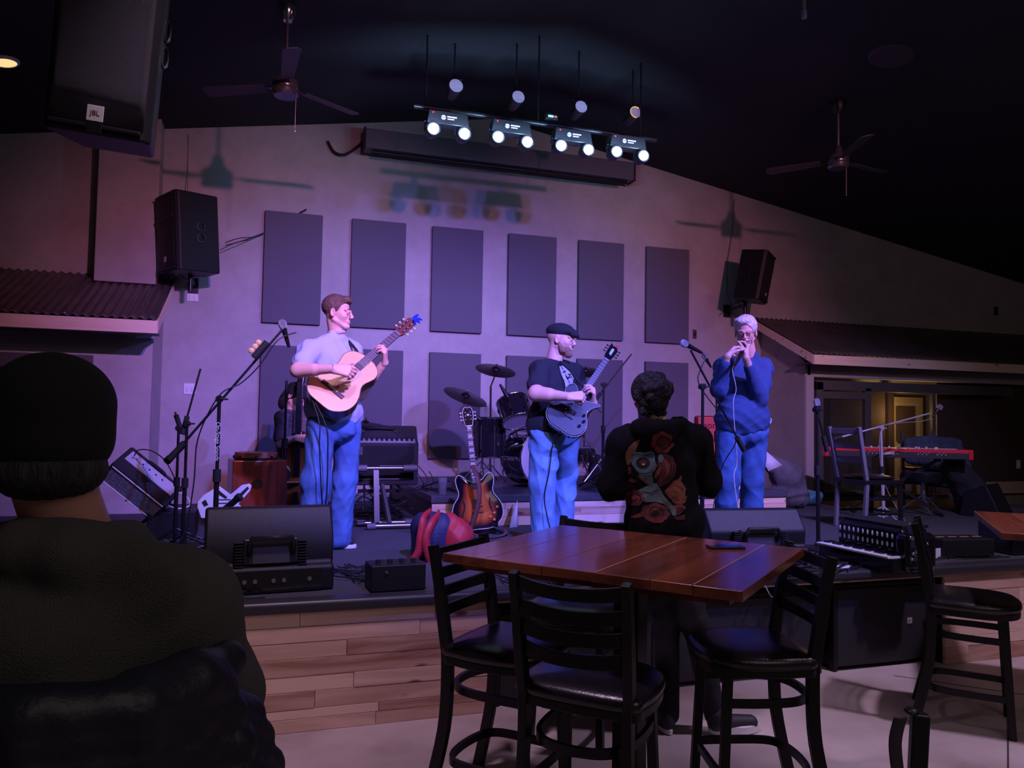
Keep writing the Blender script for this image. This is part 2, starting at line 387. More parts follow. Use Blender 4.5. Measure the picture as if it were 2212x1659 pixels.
MB().box((0.5, 0.0, 0.7), (1.0, 0.008, 1.36)).build('pane', mat('dark_glass', (0.02, 0.02, 0.025), 0.05, spec=0.8, alpha=0.3), wn2)
# adjoining room seen through the glass
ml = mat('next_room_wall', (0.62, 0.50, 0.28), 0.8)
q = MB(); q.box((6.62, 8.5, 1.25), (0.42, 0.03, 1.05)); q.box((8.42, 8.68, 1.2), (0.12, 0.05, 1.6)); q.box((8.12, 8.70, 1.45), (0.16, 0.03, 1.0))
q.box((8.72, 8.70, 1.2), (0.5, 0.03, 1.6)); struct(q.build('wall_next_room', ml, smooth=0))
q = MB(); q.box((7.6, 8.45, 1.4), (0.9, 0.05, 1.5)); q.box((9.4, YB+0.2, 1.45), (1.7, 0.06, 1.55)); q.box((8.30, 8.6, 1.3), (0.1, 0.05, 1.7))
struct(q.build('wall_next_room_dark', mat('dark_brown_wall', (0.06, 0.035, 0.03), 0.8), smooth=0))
l = bpy.data.lights.new('next_room_lamp_light', 'POINT'); l.energy = 10.0; l.color = (1, 0.6, 0.2); l.shadow_soft_size = 0.1
o = bpy.data.objects.new('next_room_lamp_light', l); COL.objects.link(o); o.location = (8.15, 8.25, 1.75)
o = MB().box((8.62, 8.67, 1.62), (0.34, 0.03, 0.5)).build('framed_picture', mat('brown_picture', (0.11, 0.07, 0.03), 0.6), bevel=0.004); tag(o, 'brown framed picture hanging on the yellow lit wall of the next room', 'picture')
o = MB(); o.tone = .5
for k in range(3): o.cyl((8.42+0.02*k, 8.5, 0.99+0.075*k), (8.86-0.03*k, 8.5, 1.0+0.075*k), 0.04, n=10)
tag(o.build('firewood', mat('orange_wood', (0.5, 0.26, 0.09), 0.7, var=.4, vscale=12)), 'orange lit firewood stack seen through the glass on the right', 'firewood')
struct(MB().box((9.4, 7.2, 0.86), (1.9, 0.1, 0.14)).build('trim_3', mat('olive_ledge', (0.22, 0.17, 0.07), 0.6), bevel=0.01))
struct(MB().box((9.4, 7.24, 0.40), (1.8, 0.08, 0.8)).build('wall_low_right', mat('olive_low_wall', (0.12, 0.10, 0.05), 0.7)))
# acoustic panels
mpn = mat('acoustic_fabric', (0.115, 0.105, 0.135), 0.9, bump=0.25, bscale=500)
xs = [-0.0253, 0.904, 1.8223, 2.7492, 3.654, 4.5808]
nm = ['first', 'second', 'third', 'fourth', 'fifth', 'sixth']
for r_, zt in enumerate((3.817, 2.353)):
    for k, x in enumerate(xs):
        row = 'upper' if r_ == 0 else 'lower'
        o = MB().box((x+0.305, YW-0.026, zt-0.61), (0.61, 0.05, 1.22)).build('acoustic_panel', mpn, bevel=0.006)
        tag(o, f'grey fabric acoustic panel, {nm[k]} from the left in the {row} row on the back wall', 'acoustic panel', 'acoustic panels on the back wall')
# wall plates
def plate(p, w_, h_, label, m='white', nbox=2):
    t = thing('wall_plate', label, 'wall plate', p)
    MB().box((0, -0.006, 0), (w_, 0.012, h_)).build('plate', m, t, bevel=0.003)
    s = MB()
    for k in range(nbox): s.box(((k-(nbox-1)/2)*0.045, -0.015, 0), (0.025, 0.008, 0.05))
    s.build('switch', 'ivory' if m == 'white' else 'black', t, bevel=0.002)
plate(aY(410, 840, YW), 0.12, 0.115, 'double switch plate on the back wall left of the panels')
plate(aY(1500, 722, YW), 0.055, 0.115, 'dark narrow wall box right of the acoustic panels', m=mat('bronze_plate', (0.12, 0.08, 0.07), 0.4, 0.5), nbox=1)
plate(aY(2151, 672, YW), 0.08, 0.13, 'small dark box high on the wall above the right porch roof', m='black', nbox=1)
plate(aY(2199, 1003, YB+0.165), 0.07, 0.115, 'light outlet plate on the dark wall at the right edge', nbox=1)
plate(aY(416, 643, YW), 0.11, 0.08, 'cable plate below the left wall speaker')

# ================================================================== STAGE
mcar = mat('stage_carpet', (0.075, 0.075, 0.09), 0.95, bump=0.9, bscale=90, stretch=(1, 6, 1))
mno = mat('stage_nosing', (0.03, 0.03, 0.038), 0.4)
mpl = wood('pine_planks', (0.36, 0.17, 0.11), (0.88, 0.62, 0.48), axis=0, rough=0.5, spread=0.75)
def planks(mb, x0, x1, y, z0, z1, rows, r, th=0.02, vary=0.004):
    z = z1
    hs = [r.uniform(0.6, 1.2) for _ in range(rows)]; sm = sum(hs)
    for h_ in hs:
        hh = (z1-z0)*h_/sm; x = x0-r.uniform(0, 0.8)
        while x < x1:
            L_ = r.uniform(0.55, 1.5); a, b_ = max(x, x0), min(x+L_, x1)
            if b_-a > 0.01:
                mb.tone = r.random(); t_ = th+r.uniform(0, vary)
                mb.box(((a+b_)/2, y-t_/2, z-hh/2), (b_-a-0.002, t_, hh-0.002))
            x += L_
        z -= hh
st = thing('stage', 'low carpeted stage with pine plank front and black rounded edge', 'stage')
FOOT = [(-3.1, 4.135), (8.8, 4.135), (8.8, 7.15), (6.3, 7.15), (6.3, YW-0.01), (-0.99, YW-0.01), (-0.99, YA-0.04), (-3.1, YA-0.04)]
MB().prism(FOOT, ST-0.06, ST).build('deck', mcar, st)
o = MB().box((2.85, 4.135, ST-0.028), (12.0, 0.12, 0.066)).build('nosing', mno, st, bevel=0.025, seg=4)
FB = [(-3.1, 4.135), (1.22, 4.135), (1.22, 4.80), (4.42, 4.80), (4.42, 4.135), (8.8, 4.135)]+FOOT[2:]
MB().prism(FB, 0.002, ST-0.065).build('base', M['black'], st)
pk = MB(); planks(pk, -3.1, 1.22, 4.135, 0.0, ST-0.06, 8, random.Random(5)); pk.build('plank_front', mpl, st, bevel=0.0015, seg=1)
pk = MB(); planks(pk, 4.42, 8.8, 4.135, 0.0, ST-0.06, 6, random.Random(6)); pk.build('plank_front', mpl, st, bevel=0.0015, seg=1)
pk = MB(); pk.tone = .8; pk.box((2.82, 4.12, ST-0.067), (3.2, 0.03, 0.012)); pk.build('trim_strip', mpl, st)
# drum riser
RZ = 0.93; RX0, RX1, RY = 1.40, 5.02, 6.52
rs = thing('drum_riser', 'drum riser with dark top and pine plank front behind the guitar stand', 'riser', (0, 0, ST))
MB().box(((RX0+RX1)/2, (RY+YW-0.06)/2, RZ-ST-0.03), (RX1-RX0, YW-0.06-RY, 0.06)).build('riser_top', mat('riser_top', (0.05, 0.05, 0.07), 0.5, var=.3, vscale=3), rs, bevel=0.006)
MB().box(((RX0+RX1)/2, (RY+YW-0.06)/2+0.03, 0.105), (RX1-RX0-0.03, YW-0.06-RY-0.08, 0.21)).build('riser_side', mat('riser_side', (0.13, 0.075, 0.05), 0.6), rs)
pk = MB(); planks(pk, RX0+0.01, RX1-0.01, RY+0.04, 0, RZ-ST-0.06, 3, random.Random(11)); pk.build('plank_front', mpl, rs, bevel=0.0015, seg=1)
# ================================================================== SPEAKERS
def rotm(x, y, z=None):
    x = Vector(x).normalized(); y = Vector(y); y = (y-x*y.dot(x)).normalized(); return Matrix((x, y, x.cross(y))).transposed()
def pa_speaker(label, loc, rot, w, h, d, badge=1.0, step=True, bz=.34):
    """local: front faces -y, z up"""
    t = thing('loudspeaker', label, 'speaker', loc, rot=rot)
    b = MB(); b.prism([(-w/2, -d/2+.04), (-w/2+.03, -d/2), (w/2-.03, -d/2), (w/2, -d/2+.04), (w*0.36, d/2), (-w*0.36, d/2)], -h/2, h/2)
    b.build('cabinet', 'black', t, bevel=0.012)
    g = MB()
    def fn(u, v): return ((u-.5)*(w-.05), -d/2-0.006-0.012*math.sin(PI*u), (v-.5)*(h-.07))
    g.grid(fn, 16, 6); g.build('front_grille', 'grille', t, smooth=180, solid=0.004)
    if step:
        s = MB(); z0 = h*0.16
        s.tube([(-w*.44, -d/2-.012, z0+.012), (-w*.34, -d/2-.017, z0+.012), (-w*.3, -d/2-.019, z0-.004), (w*.3, -d/2-.019, z0-.004), (w*.34, -d/2-.017, z0+.012), (w*.44, -d/2-.012, z0+.012)], 0.006, 6)
        s.build('horn_ridge', mat('speaker_ridge', (0.035, 0.035, 0.045), 0.4), t)
        for zz in (-1, 1):
            e = MB(); e.box((0, -d/2-0.012, zz*(h/2-.03)), (w*.84, 0.018, 0.016)); e.build('trim_bar', 'black', t, bevel=0.004)
    if badge:
        p = MB().box((0, -d/2-0.021, -h*bz), (0.055*badge, 0.004, 0.055*badge)).build('badge', mat('badge_white', (0.7, 0.68, 0.66), 0.4), t, bevel=0.002)
        text('badge_lettering', 'JBL', 0.024*badge, mat('badge_ink', (0.12, 0.03, 0.02), 0.5), p, axes((0, -d/2-0.0235, -h*bz), (1, 0, 0), (0, 0, 1)))
        MB().box((0, -d/2-0.02, -h*bz-.05*badge), (0.05*badge, 0.004, 0.038*badge)).build('model_badge', 'blackmetal', t, bevel=0.002)
    for s_ in (-1, 1):
        hd = MB(); a = math.atan2(w*.14, d-.04)
        m = Matrix.Translation((s_*w*.435, 0.03, 0)) @ Matrix.Rotation(-s_*a, 4, 'Z')
        for zz in (-.055, .055):
            q = MB(); pts = [m @ Vector((s_*0.004, .03*math.cos(k*PI/4)*1.2, zz+.045*math.sin(k*PI/4))) for k in range(8)]
            hd.tube(pts, 0.006, 6, closed=True)
        hd.build('handle_cup', 'blackmetal', t)
    return t
def eul(m): return m.to_euler()
# wall pair
def yawtilt(yaw, tilt, roll=0): return (Matrix.Rotation(yaw, 3, 'Z') @ Matrix.Rotation(tilt, 3, 'X') @ Matrix.Rotation(roll, 3, 'Y')).to_euler()
pl = aY(409, 508, 8.33)
t = pa_speaker('black loudspeaker mounted high on the wall beside the left porch roof', pl, yawtilt(math.radians(-62), math.radians(4)), 0.46, 0.78, 0.46, 0.9)
t['group'] = 'loudspeakers on the back wall'
def bracket(p, x, label):
    b = thing('speaker_bracket', label, 'bracket', p)
    MB().box((x, YW-p[1]-.012, 0), (0.1, 0.02, 0.16)).build('wall_mount', 'blackmetal', b, bevel=0.004)
    q = MB(); q.bar((x, YW-p[1]-.02, 0), (0, 0, 0.02), 0.04, 0.04); q.cyl((0, 0, -0.12), (0, 0, 0.07), 0.022, n=14); q.box((0, 0, 0.075), (0.2, 0.16, 0.02)); q.build('arm', 'blackmetal', b, bevel=0.002)
    MB().tube(spline([(0.02, 0, -.1), (-.02, .02, -.02), (-.12, .0, 0.05), (-.2, -.02, 0.0)]), 0.006, 6).build('speaker_cord', 'cable', b)
bracket((pl.x+.02, 8.4, pl.z-.44), 0.0, 'black steel bracket under the left wall speaker')
pr_ = aY(1628, 598, 8.2)
t = pa_speaker('black loudspeaker mounted on the wall above the harmonica player', pr_, yawtilt(math.radians(38), math.radians(9), math.radians(5)), 0.36, 0.62, 0.34, 0.6)
t['group'] = 'loudspeakers on the back wall'
bracket((pr_.x-.02, 8.35, pr_.z-.36), 0.0, 'black steel bracket under the right wall speaker')
# big hanging cabinet, nearest to the camera
ph = aY(256, 72, 3.6)
t = pa_speaker('large black loudspeaker hanging from the ceiling at the upper left', ph, yawtilt(math.radians(-5), math.radians(7), math.radians(5)), 0.41, 0.94, 0.36, 1.15, bz=.415)
q = MB(); q.cyl((0.15, 0.05, .45), (0.15, 0.05, ceilz(ph.x)-ph.z-.03), 0.006, n=8); q.cyl((-0.15, 0.05, .45), (-0.15, 0.05, ceilz(ph.x)-ph.z-.03), 0.006, n=8); q.build('hanging_cable', 'steel', t)
# floor wedges seen from behind
def wedge(label, loc, rz, w, h, d, flip=1):
    t = thing('stage_monitor', label, 'stage monitor', loc, rz, 'wedge monitors on the stage edge')
    pf = [(-d/2, 0.0), (-d/2-.0, h*.30), (-d*.38, h*.34), (-d*.40, h*.62), (-d*.12, h), (d*.08, h), (d/2, h*.24), (d/2, 0.02), (d*.4, 0)]
    m = Matrix(((0, 0, 1, 0), (1, 0, 0, 0), (0, 1, 0, 0), (0, 0, 0, 1)))
    MB().prism(pf, -w/2, w/2, m).build('cabinet', 'black', t, bevel=0.018, seg=3)
    ye = -d*.40
    # recessed handle
    hb = MB(); hb.box((0.0, ye-.008, h*.50), (w*.42, 0.03, h*.30)); hb.build('handle_plate', mat('monitor_plate', (0.02, 0.02, 0.026), 0.35), t, bevel=0.008)
    hb = MB(); hb.tube([(-w*.17, ye-.015, h*.46), (-w*.17, ye-.055, h*.6), (-w*.15, ye-.055, h*.68), (w*.15, ye-.055, h*.68), (w*.17, ye-.055, h*.6), (w*.17, ye-.015, h*.46)], 0.014, 10)
    hb.build('handle', 'vinyl', t)
    lb = MB().box((0, ye-.026, h*.46), (w*.28, 0.004, h*.2)).build('rating_label', mat('dim_label', (0.06, 0.055, 0.07), 0.5), t)
    ri = MB()
    for s_ in (-1, 1):
        for k in range(9): ri.box((s_*w*.245, ye-.008, h*(.33+.035*k)), (w*.07, 0.04, 0.006))
    ri.build('grip_ribs', 'black', t, bevel=0.002)
    pn = MB(); pn.box((0, -d/2-.004, h*.15), (w*.8, 0.008, h*.26)); pn.build('connector_panel', 'blackgloss', t)
    cn = MB()
    for k, x in enumerate((-.3, -.2, -.12, .02, .1, .3)): cn.cyl((x*w, -d/2-.007, h*.16), (x*w, -d/2-.02, h*.16), 0.011, n=12)
    cn.build('sockets', 'steel', t)
    pg = MB(); pg.cyl((-.3*w, -d/2-.02, h*.16), (-.3*w, -d/2-.06, h*.16), 0.009, n=10); pg.tube(spline([(-.3*w, -d/2-.06, h*.16), (-.28*w, -d/2-.11, h*.1), (-.2*w, -d/2-.12, 0.012), (-.05*w, -d/2-.1, 0.007)]), 0.004, 6)
    pg.build('plug', 'rubber', t)
    return t
wedge('black wedge monitor at the left end of the stage edge, back to the room', (0.06, 4.48, ST), math.radians(4), 0.66, 0.44, 0.36)
wedge('black wedge monitor on the stage edge in front of the harmonica player', (3.18, 4.55, ST), math.radians(-6), 0.70, 0.36, 0.36)

# subwoofers on the floor
def sub(label, loc, rz, w, h, d, badge=True):
    t = thing('subwoofer', label, 'subwoofer', loc, rz, 'black subwoofers in front of the stage')
    MB().box((0, 0, h/2+.01), (w, d, h-.02)).build('cabinet', 'black', t, bevel=0.014)
    MB().box((0, -d/2-.006, h/2), (w-.06, 0.012, h-.07)).build('front_grille', 'grille', t, bevel=0.004)
    for s_ in (-1, 1): MB().box((s_*(w/2-.012), -d/2+.01, h/2), (0.03, 0.05, h)).build('side_rail', 'black', t, bevel=0.006)
    if badge:
        b = MB().box((w*.27, -d/2-.014, h*.52), (0.04, 0.005, 0.04)).build('badge', mat('badge_grey', (0.35, 0.33, 0.33), 0.4), t, bevel=.002)
        text('badge_lettering', 'JBL', 0.017, MATS['badge_ink'], b, axes((w*.27, -d/2-.0168, h*.52), (1, 0, 0), (0, 0, 1)))
    f = MB()
    for sx in (-1, 1):
        for sy in (-1, 1): f.cyl((sx*w*.42, sy*d*.4, 0), (sx*w*.42, sy*d*.4, .015), 0.02, n=10)
    f.build('feet', 'rubber', t)
sub('black subwoofer on the floor to the right, small square badge on its grille', (3.97, 4.46, 0), 0, 0.80, 0.56, 0.54)
sub('black subwoofer on the floor behind the right stool', (2.92, 4.46, 0), 0, 1.1, 0.54, 0.54, False)
sub('black subwoofer on the floor seen through the left stools', (1.78, 4.46, 0), 0, 1.0, 0.54, 0.54, False)

# ================================================================== CEILING
def fan(x, y, z, rz, label):
    t = thing('ceiling_fan', label, 'ceiling fan', (x, y, z), rz, 'dark ceiling fans'); top = ceilz(x)-z
    MB().lathe([(0.0, top-.12), (.035, top-.12), (.06, top-.07), (.07, top-.02), (.07, top+.0)]).build('canopy', 'chrome' if x < 2 else 'blackmetal', t)
    MB().cyl((0, 0, .1), (0, 0, top-.1), 0.012, n=12).build('downrod', 'steel', t)
    MB().lathe([(0, -.075), (.085, -.075), (.1, -.055), (.1, -.03), (.085, -.025), (.095, -.015), (.1, .02), (.09, .05), (.05, .07), (.04, .1), (.03, .14), (.02, .15)]).build('motor', mat('dark_nickel', (0.2, 0.19, 0.22), 0.25, 0.8), t)
    for k in range(3):
        a = 2*PI*k/3
        m = Matrix.Rotation(a, 4, 'Z') @ Matrix.Rotation(math.radians(12), 4, 'X')
        b = MB(); b.prism([(.16, -.05), (.66, -.068), (.685, -.04), (.685, .04), (.66, .068), (.16, .05)], -.004, .004, m); bl = b.build('blade', mat('fan_blade', (0.05, 0.045, 0.05), 0.5), t, bevel=.003)
        b = MB(); b.bar((m @ Vector((.08, 0, 0))), (m @ Vector((.2, 0, 0.006))), 0.035, 0.008); b.build('blade_arm', 'blackmetal', t)
    c = MB(); c.cyl((.075, -.03, -.06), (.075, -.03, -.32), 0.0022, n=6); c.ell((.075, -.03, -.33), (.006, .006, .012), n=8, m=6); c.build('pull_chain', 'steel', t)
p = aY(617, 188, 6.15); fan(p.x, 6.15, p.z, math.radians(32), 'dark ceiling fan hanging at the left above the stage')
p = aY(1811, 348, 6.1); fan(p.x, 6.1, p.z, math.radians(10), 'dark ceiling fan hanging at the right above the stage')
def onceil(u, v):
    d = ray(u, v)
    for s_ in (1, -1):   # z = 5.2 - .167*s*(x-2.6)
        t = (5.2+0.167*s_*2.6-EYE.z)/(d.z+0.167*s_*d.x); p = EYE+d*t
        if (p.x-2.6)*s_ >= 0 and t > 0: return p
p = onceil(10, 132)
t = thing('recessed_light', 'warm lit round recessed light in the dark ceiling at the left edge', 'ceiling light', (p.x, p.y, p.z), rot=(0, -math.atan(.167), 0))
MB().lathe([(0.0, -.012), (.085, -.012), (.088, 0.004)]).build('lamp_disc', mat('warm_lamp', (0.8, 0.6, 0.3), 0.5, emit=(1, 0.66, 0.28), es=1.1), t)
MB().lathe([(.086, -.002), (.086, -.018), (.105, -.012), (.107, 0.002)]).build('trim_ring', 'white', t)
p = onceil(1925, 122)
t = thing('ceiling_speaker', 'faint round flush speaker in the black ceiling at the upper right', 'ceiling speaker', (p.x, p.y, p.z), rot=(0, math.atan(.167), 0))
MB().lathe([(0.0, -.012), (.17, -.012), (.19, 0.004)]).build('grille_cover', mat('ceiling_grille', (0.05, 0.045, 0.055), 0.7), t)
p = aY(1737, 30, 4.2)
t = MB(); t.cyl((p.x, 4.2, p.z), (p.x, 4.2, ceilz(p.x)+.01), 0.011, n=10); t.cyl((p.x, 4.2, p.z-.03), (p.x, 4.2, p.z+.02), 0.018, n=12)
tag(t.build('sprinkler_drop', mat('grey_pipe', (0.25, 0.22, 0.26), 0.5)), 'short grey pipe hanging from the ceiling at the top right', 'pipe')
# projector screen housing under the gable
t = thing('projector_screen', 'long dark rolled up projector screen housing below the gable', 'projector screen', (2.64, 8.58, 4.65))
MB().box((0, 0, 0.02), (3.28, 0.2, 0.22)).build('housing', mat('screen_housing', (0.10, 0.10, 0.13), 0.45), t, bevel=0.012)
MB().cyl((-1.56, -.04, -.115), (1.56, -.04, -.115), 0.022, n=12).build('weight_bar', 'blackmetal', t)
for s_ in (-1, 1): MB().box((s_*1.645, 0, 0.02), (0.02, 0.21, 0.24)).build('end_cap', 'black', t, bevel=.004)
p0, p1 = aY(793, 298, 8.6), aY(708, 305, 8.74)
tag(MB().tube(spline([p0, aY(770, 318, 8.7), aY(745, 334, 8.7), aY(722, 328, 8.72), p1]), 0.014, 8).build('power_cable', 'cable'), 'thick black cable looping from the screen housing to the wall', 'cable')

# light bar: pipe, four twin-head effect lights, four par cans
YBAR = 6.5
ML = mat('beam_lens', (1, 1, 1), 0.3, emit=(0.86, 0.94, 1.0), es=14.0)
MR = mat('red_led', (1, 0, 0), 0.3, emit=(1, 0.02, 0.08), es=4)
t = thing('lighting_pipe', 'dark pipe truss holding the stage lights under the ceiling', 'light bar', (2.35, YBAR+.12, 4.33))
MB().cyl((-1.16, 0, 0), (1.22, 0, 0), 0.024, n=14).build('pipe', 'blackmetal', t)
for x in (-1.05, 0, 1.05): MB().cyl((x, 0, 0), (x, 0, ceilz(2.35+x)-4.33), 0.007, n=12).build('hanger', 'blackmetal', t)
heads = [(937, 277), (1004, 288), (1077, 295), (1140, 306), (1213, 314), (1272, 323), (1333, 327), (1391, 336)]
lgm = mat('logo_print', (0.42, 0.38, 0.5), 0.5)
order = ['leftmost', 'second from the left', 'third from the left', 'rightmost']
for k in range(4):
    a, b = aY(*heads[2*k], YBAR-.1), aY(*heads[2*k+1], YBAR-.1); c = (a+b)/2; hw = (b-a).length/2
    t = thing('stage_light', f'twin-head stage light glowing blue-white, {order[k]} on the light bar', 'stage light', (c.x, YBAR, c.z+.115), rot=(0, -math.asin((b.z-a.z)/(2*hw))*0, 0), group='twin-head stage lights on the bar')
    MB().prism([(-.19, -.05), (-.17, .07), (.17, .07), (.19, -.05)], -.06, .06, Matrix(((1, 0, 0, 0), (0, 0, 1, 0), (0, 1, 0, 0), (0, 0, 0, 1)))).build('body', 'blackmetal', t, bevel=.01)
    MB().box((0, .10, .08), (.06, .07, .09)).build('clamp', 'blackmetal', t, bevel=.005)
    e = MB(); e.lathe([(.013, 0), (.02, 0), (.02, .003), (.013, .003)], Matrix.Translation((-.045, -.0625, .01)) @ Matrix.Rotation(PI/2, 4, 'X'), n=20)
    e.box((-.045, -.064, .01), (.04, .003, .006)); e.box((.03, -.064, .02), (.085, .002, .011)); e.box((.02, -.064, .0), (.06, .002, .009)); e.build('logo', lgm, t)
    MB().ell((a.x-c.x, -.064, .045), .006, n=8, m=6).build('status_light', MR, t)
    for s_, p in ((-1, a), (1, b)):
        x = p.x-c.x; z = p.z-c.z-.115
        hd = MB(); hd.lathe([(.03, -.07), (.055, -.06), (.062, -.02), (.062, .055), (.055, .062)], Matrix.Translation((x, -.04, z)) @ Matrix.Rotation(PI/2, 4, 'X'))
        h_ = hd.build('lamp_head', 'blackmetal', t)
        yk = MB(); yk.tube([(x-.068, -.03, z), (x-.068, -.03, z+.08), (x+.068, -.03, z+.08), (x+.068, -.03, z)], .005, 6); yk.build('yoke', 'blackmetal', t)
        MB().lathe([(0.0, .062), (.043, .062), (.040, .071), (.024, .078), (0.0, .080)], Matrix.Translation((x, -.04, z)) @ Matrix.Rotation(PI/2, 4, 'X')).build('lens', ML, h_)
        l = bpy.data.lights.new('beam_light', 'SPOT'); l.energy = 18; l.color = (0.35, 0.6, 1.0); l.spot_size = 2.6; l.spot_blend = 1; l.shadow_soft_size = .035
        lo = bpy.data.objects.new('beam_light', l); COL.objects.link(lo); lo.location = (p.x, YBAR-.22, p.z)
        lo.rotation_euler = (math.radians(104), 0, 0.1)
for k, (u, v, r) in enumerate([(983, 190, 16), (1117, 214, 15), (1252, 235, 15), (1369, 247, 14)]):
    c = aY(u, v, YBAR+.25)
    t = thing('par_can', f'round par can lamp above the light bar, {order[k]} of four' if k in (0, 3) else f'round par can lamp above the light bar, {order[k]}', 'stage light', c, group='par cans above the bar')
    rr = r/1670*6.75; m = Matrix.Rotation(PI/2-.12, 4, 'X') @ Matrix.Rotation(0, 4, 'Z')
    can = MB().lathe([(.03, -.16), (.045, -.15), (rr*.9, -.02), (rr*1.08, .03), (rr*1.08, .04), (rr*1.0, .04)], m).build('can', 'blackmetal', t)
    MB().lathe([(0, .02), (rr*.6, .026), (rr*.98, .042)], m).build('lens', mat('par_lens', (0.55, 0.42, 0.62), 0.12, 0.3, emit=(0.5, 0.36, 0.62), es=0.14, bump=.8, bscale=40), t)
    if k == 3: MB().tube([m @ Vector((rr*1.0*math.cos(a/12*PI+.9), rr*1.0*math.sin(a/12*PI+.9), .044)) for a in range(16)], .005, 6).build('rim_glow', mat('gold_glow', (.9, .6, .2), .3, 1.0, emit=(1, .6, .2), es=.6), t)  # emissive arc paints a warm gleam on part of the rim
    y = MB(); y.tube([(-rr*1.2, 0, 0), (-rr*1.2, .03, rr*1.5), (rr*1.2, .03, rr*1.5), (rr*1.2, 0, 0)], .005, 6); y.cyl((0, .03, rr*1.5), (0, .03, ceilz(c.x)-c.z-.004), .008, n=8); y.build('yoke', 'blackmetal', t)
c = aY(1193, 251, YBAR+.02)
t = thing('light_controller', 'small box with blue and red display on the light bar', 'controller', c)
MB().box((0, .03, 0), (.12, .05, .05)).build('case', 'blackmetal', t, bevel=.004)
MB().box((-.012, 0.003, 0.0), (.05, .004, .018)).build('display', mat('blue_display', (0, 0, 0), .4, emit=(.15, .55, 1), es=3), t)
MB().box((.035, 0.003, 0.0), (.022, .004, .012)).build('display', mat('red_display', (0, 0, 0), .4, emit=(1, .12, .08), es=2.5), t)

# ================================================================== STANDS AND INSTRUMENTS
def mic(parent_name, tip, tail, label, r=0.025, silver=True):
    """tip = ball end, tail = cable end"""
    tip, tail = Vector(tip), Vector(tail); d = (tip-tail).normalized(); L_ = (tip-tail).length
    t = thing('microphone', label, 'microphone', tail)
    a = Vector((0, 0, 0)); m = frame(d); mm = Matrix((m[0], m[1], m[2])).transposed().to_4x4()
    MB().lathe([(.009, 0), (.011, .02), (.013, .05), (.018, L_-.055), (.022, L_-.045)], mm, 16).build('handle', 'blackmetal', t)
    MB().lathe([(.021, L_-.05), (r, L_-.035), (r*1.02, L_-.022), (r*.9, L_-.006), (r*.5, L_+.004), (.001, L_+.006)], mm, 20).build('grille_ball', mat('mic_mesh', (.5, .5, .55), .35, .7, bump=.8, bscale=900), t)
    return t
def stand(name, label, base, top, kind='tripod', mname='blackmetal', boom=None, r=.011, group=None, legr=.30, legrot=.3):
    """base on ground, top = joint; boom = (lower end, upper end)"""
    base, top = Vector(base), Vector(top)
    t = thing(name, label, 'microphone stand', base, group=group); T = top-base
    p = MB(); p.cyl((T.x*.02, T.y*.02, .02), T*.55, r*1.25, n=12); p.cyl(T*.55, T, r*.85, n=12); p.build('pole', mname, t)
    MB().cyl(T*.53, T*.60, r*1.9, n=14).build('height_clutch', 'rubber', t)
    if kind == 'tripod':
        for k in range(3):
            a = legrot+2*PI*k/3; e = (legr*math.cos(a), legr*math.sin(a), .012)
            g = MB(); g.cyl((0, 0, .16), e, .007, n=8); g.cyl((e[0]*.5, e[1]*.5, .085), (0, 0, .06), .004, n=6); lg = g.build('leg', mname, t)
            MB().ell(e, (.012, .012, .012), n=10, m=8).build('rubber_foot', 'rubber', lg)
    else:
        MB().lathe([(0, 0), (.125, 0), (.127, .008), (.115, .02), (.03, .03), (.02, .06), (.015, .08)]).build('round_base', mname, t)
    if boom:
        a, b = Vector(boom[0])-base, Vector(boom[1])-base
        MB().cyl(a, b, r*.62, n=10).build('boom_arm', mname, t)
        MB().cyl(a, a+(b-a).normalized()*.12, r*1.5, n=12).build('counterweight', 'rubber', t)
        k = MB(); k.cyl(T+Vector((0, -.02, 0)), T+Vector((0, .03, 0)), .022, n=14); k.cyl(T+Vector((0, -.02, 0)), T+Vector((.05, -.02, .0)), .006, n=8); k.build('boom_joint', mname, t, bevel=.002)
    return t
def cable(pts, label, r=.004, name='cable', cat='cable', group=None, m='cable', n=8):
    return tag(MB().tube(spline(pts, n), r, 6).build(name, m, smooth=180), label, cat, group)
cable([aY(487, 524, 8.5), aY(515, 515, 8.6), aY(545, 512, 8.68), aY(569, 503, 8.72)], 'thin wire running from the left wall speaker to the first acoustic panel', .005)
cable([aY(487, 530, 8.5), aY(512, 524, 8.6), aY(545, 513, 8.68), aY(569, 505, 8.72)], 'second thin wire below the first beside the left wall speaker', .005)
tag(MB().cyl(aY(646, 461, 8.74), aY(662, 452, 8.70), .008, n=8).build('antenna', 'rubber'), 'short black antenna poking up behind the first acoustic panel', 'antenna')
cable([aY(1586, 430, 8.74), aY(1582, 500, 8.74), aY(1570, 580, 8.74), aY(1572, 640, 8.74), aY(1585, 668, 8.70)], 'thin cable hanging down the wall behind the right wall speaker', .005, m=mat('wall_cord', (.2, .17, .2), .6))
cable([aY(407, 290, 8.75), aY(406, 350, 8.75), aY(405, 418, 8.6)], 'thin cable running down the wall to the left wall speaker', .004, m=mat('wall_cord', (.2, .17, .2), .6))
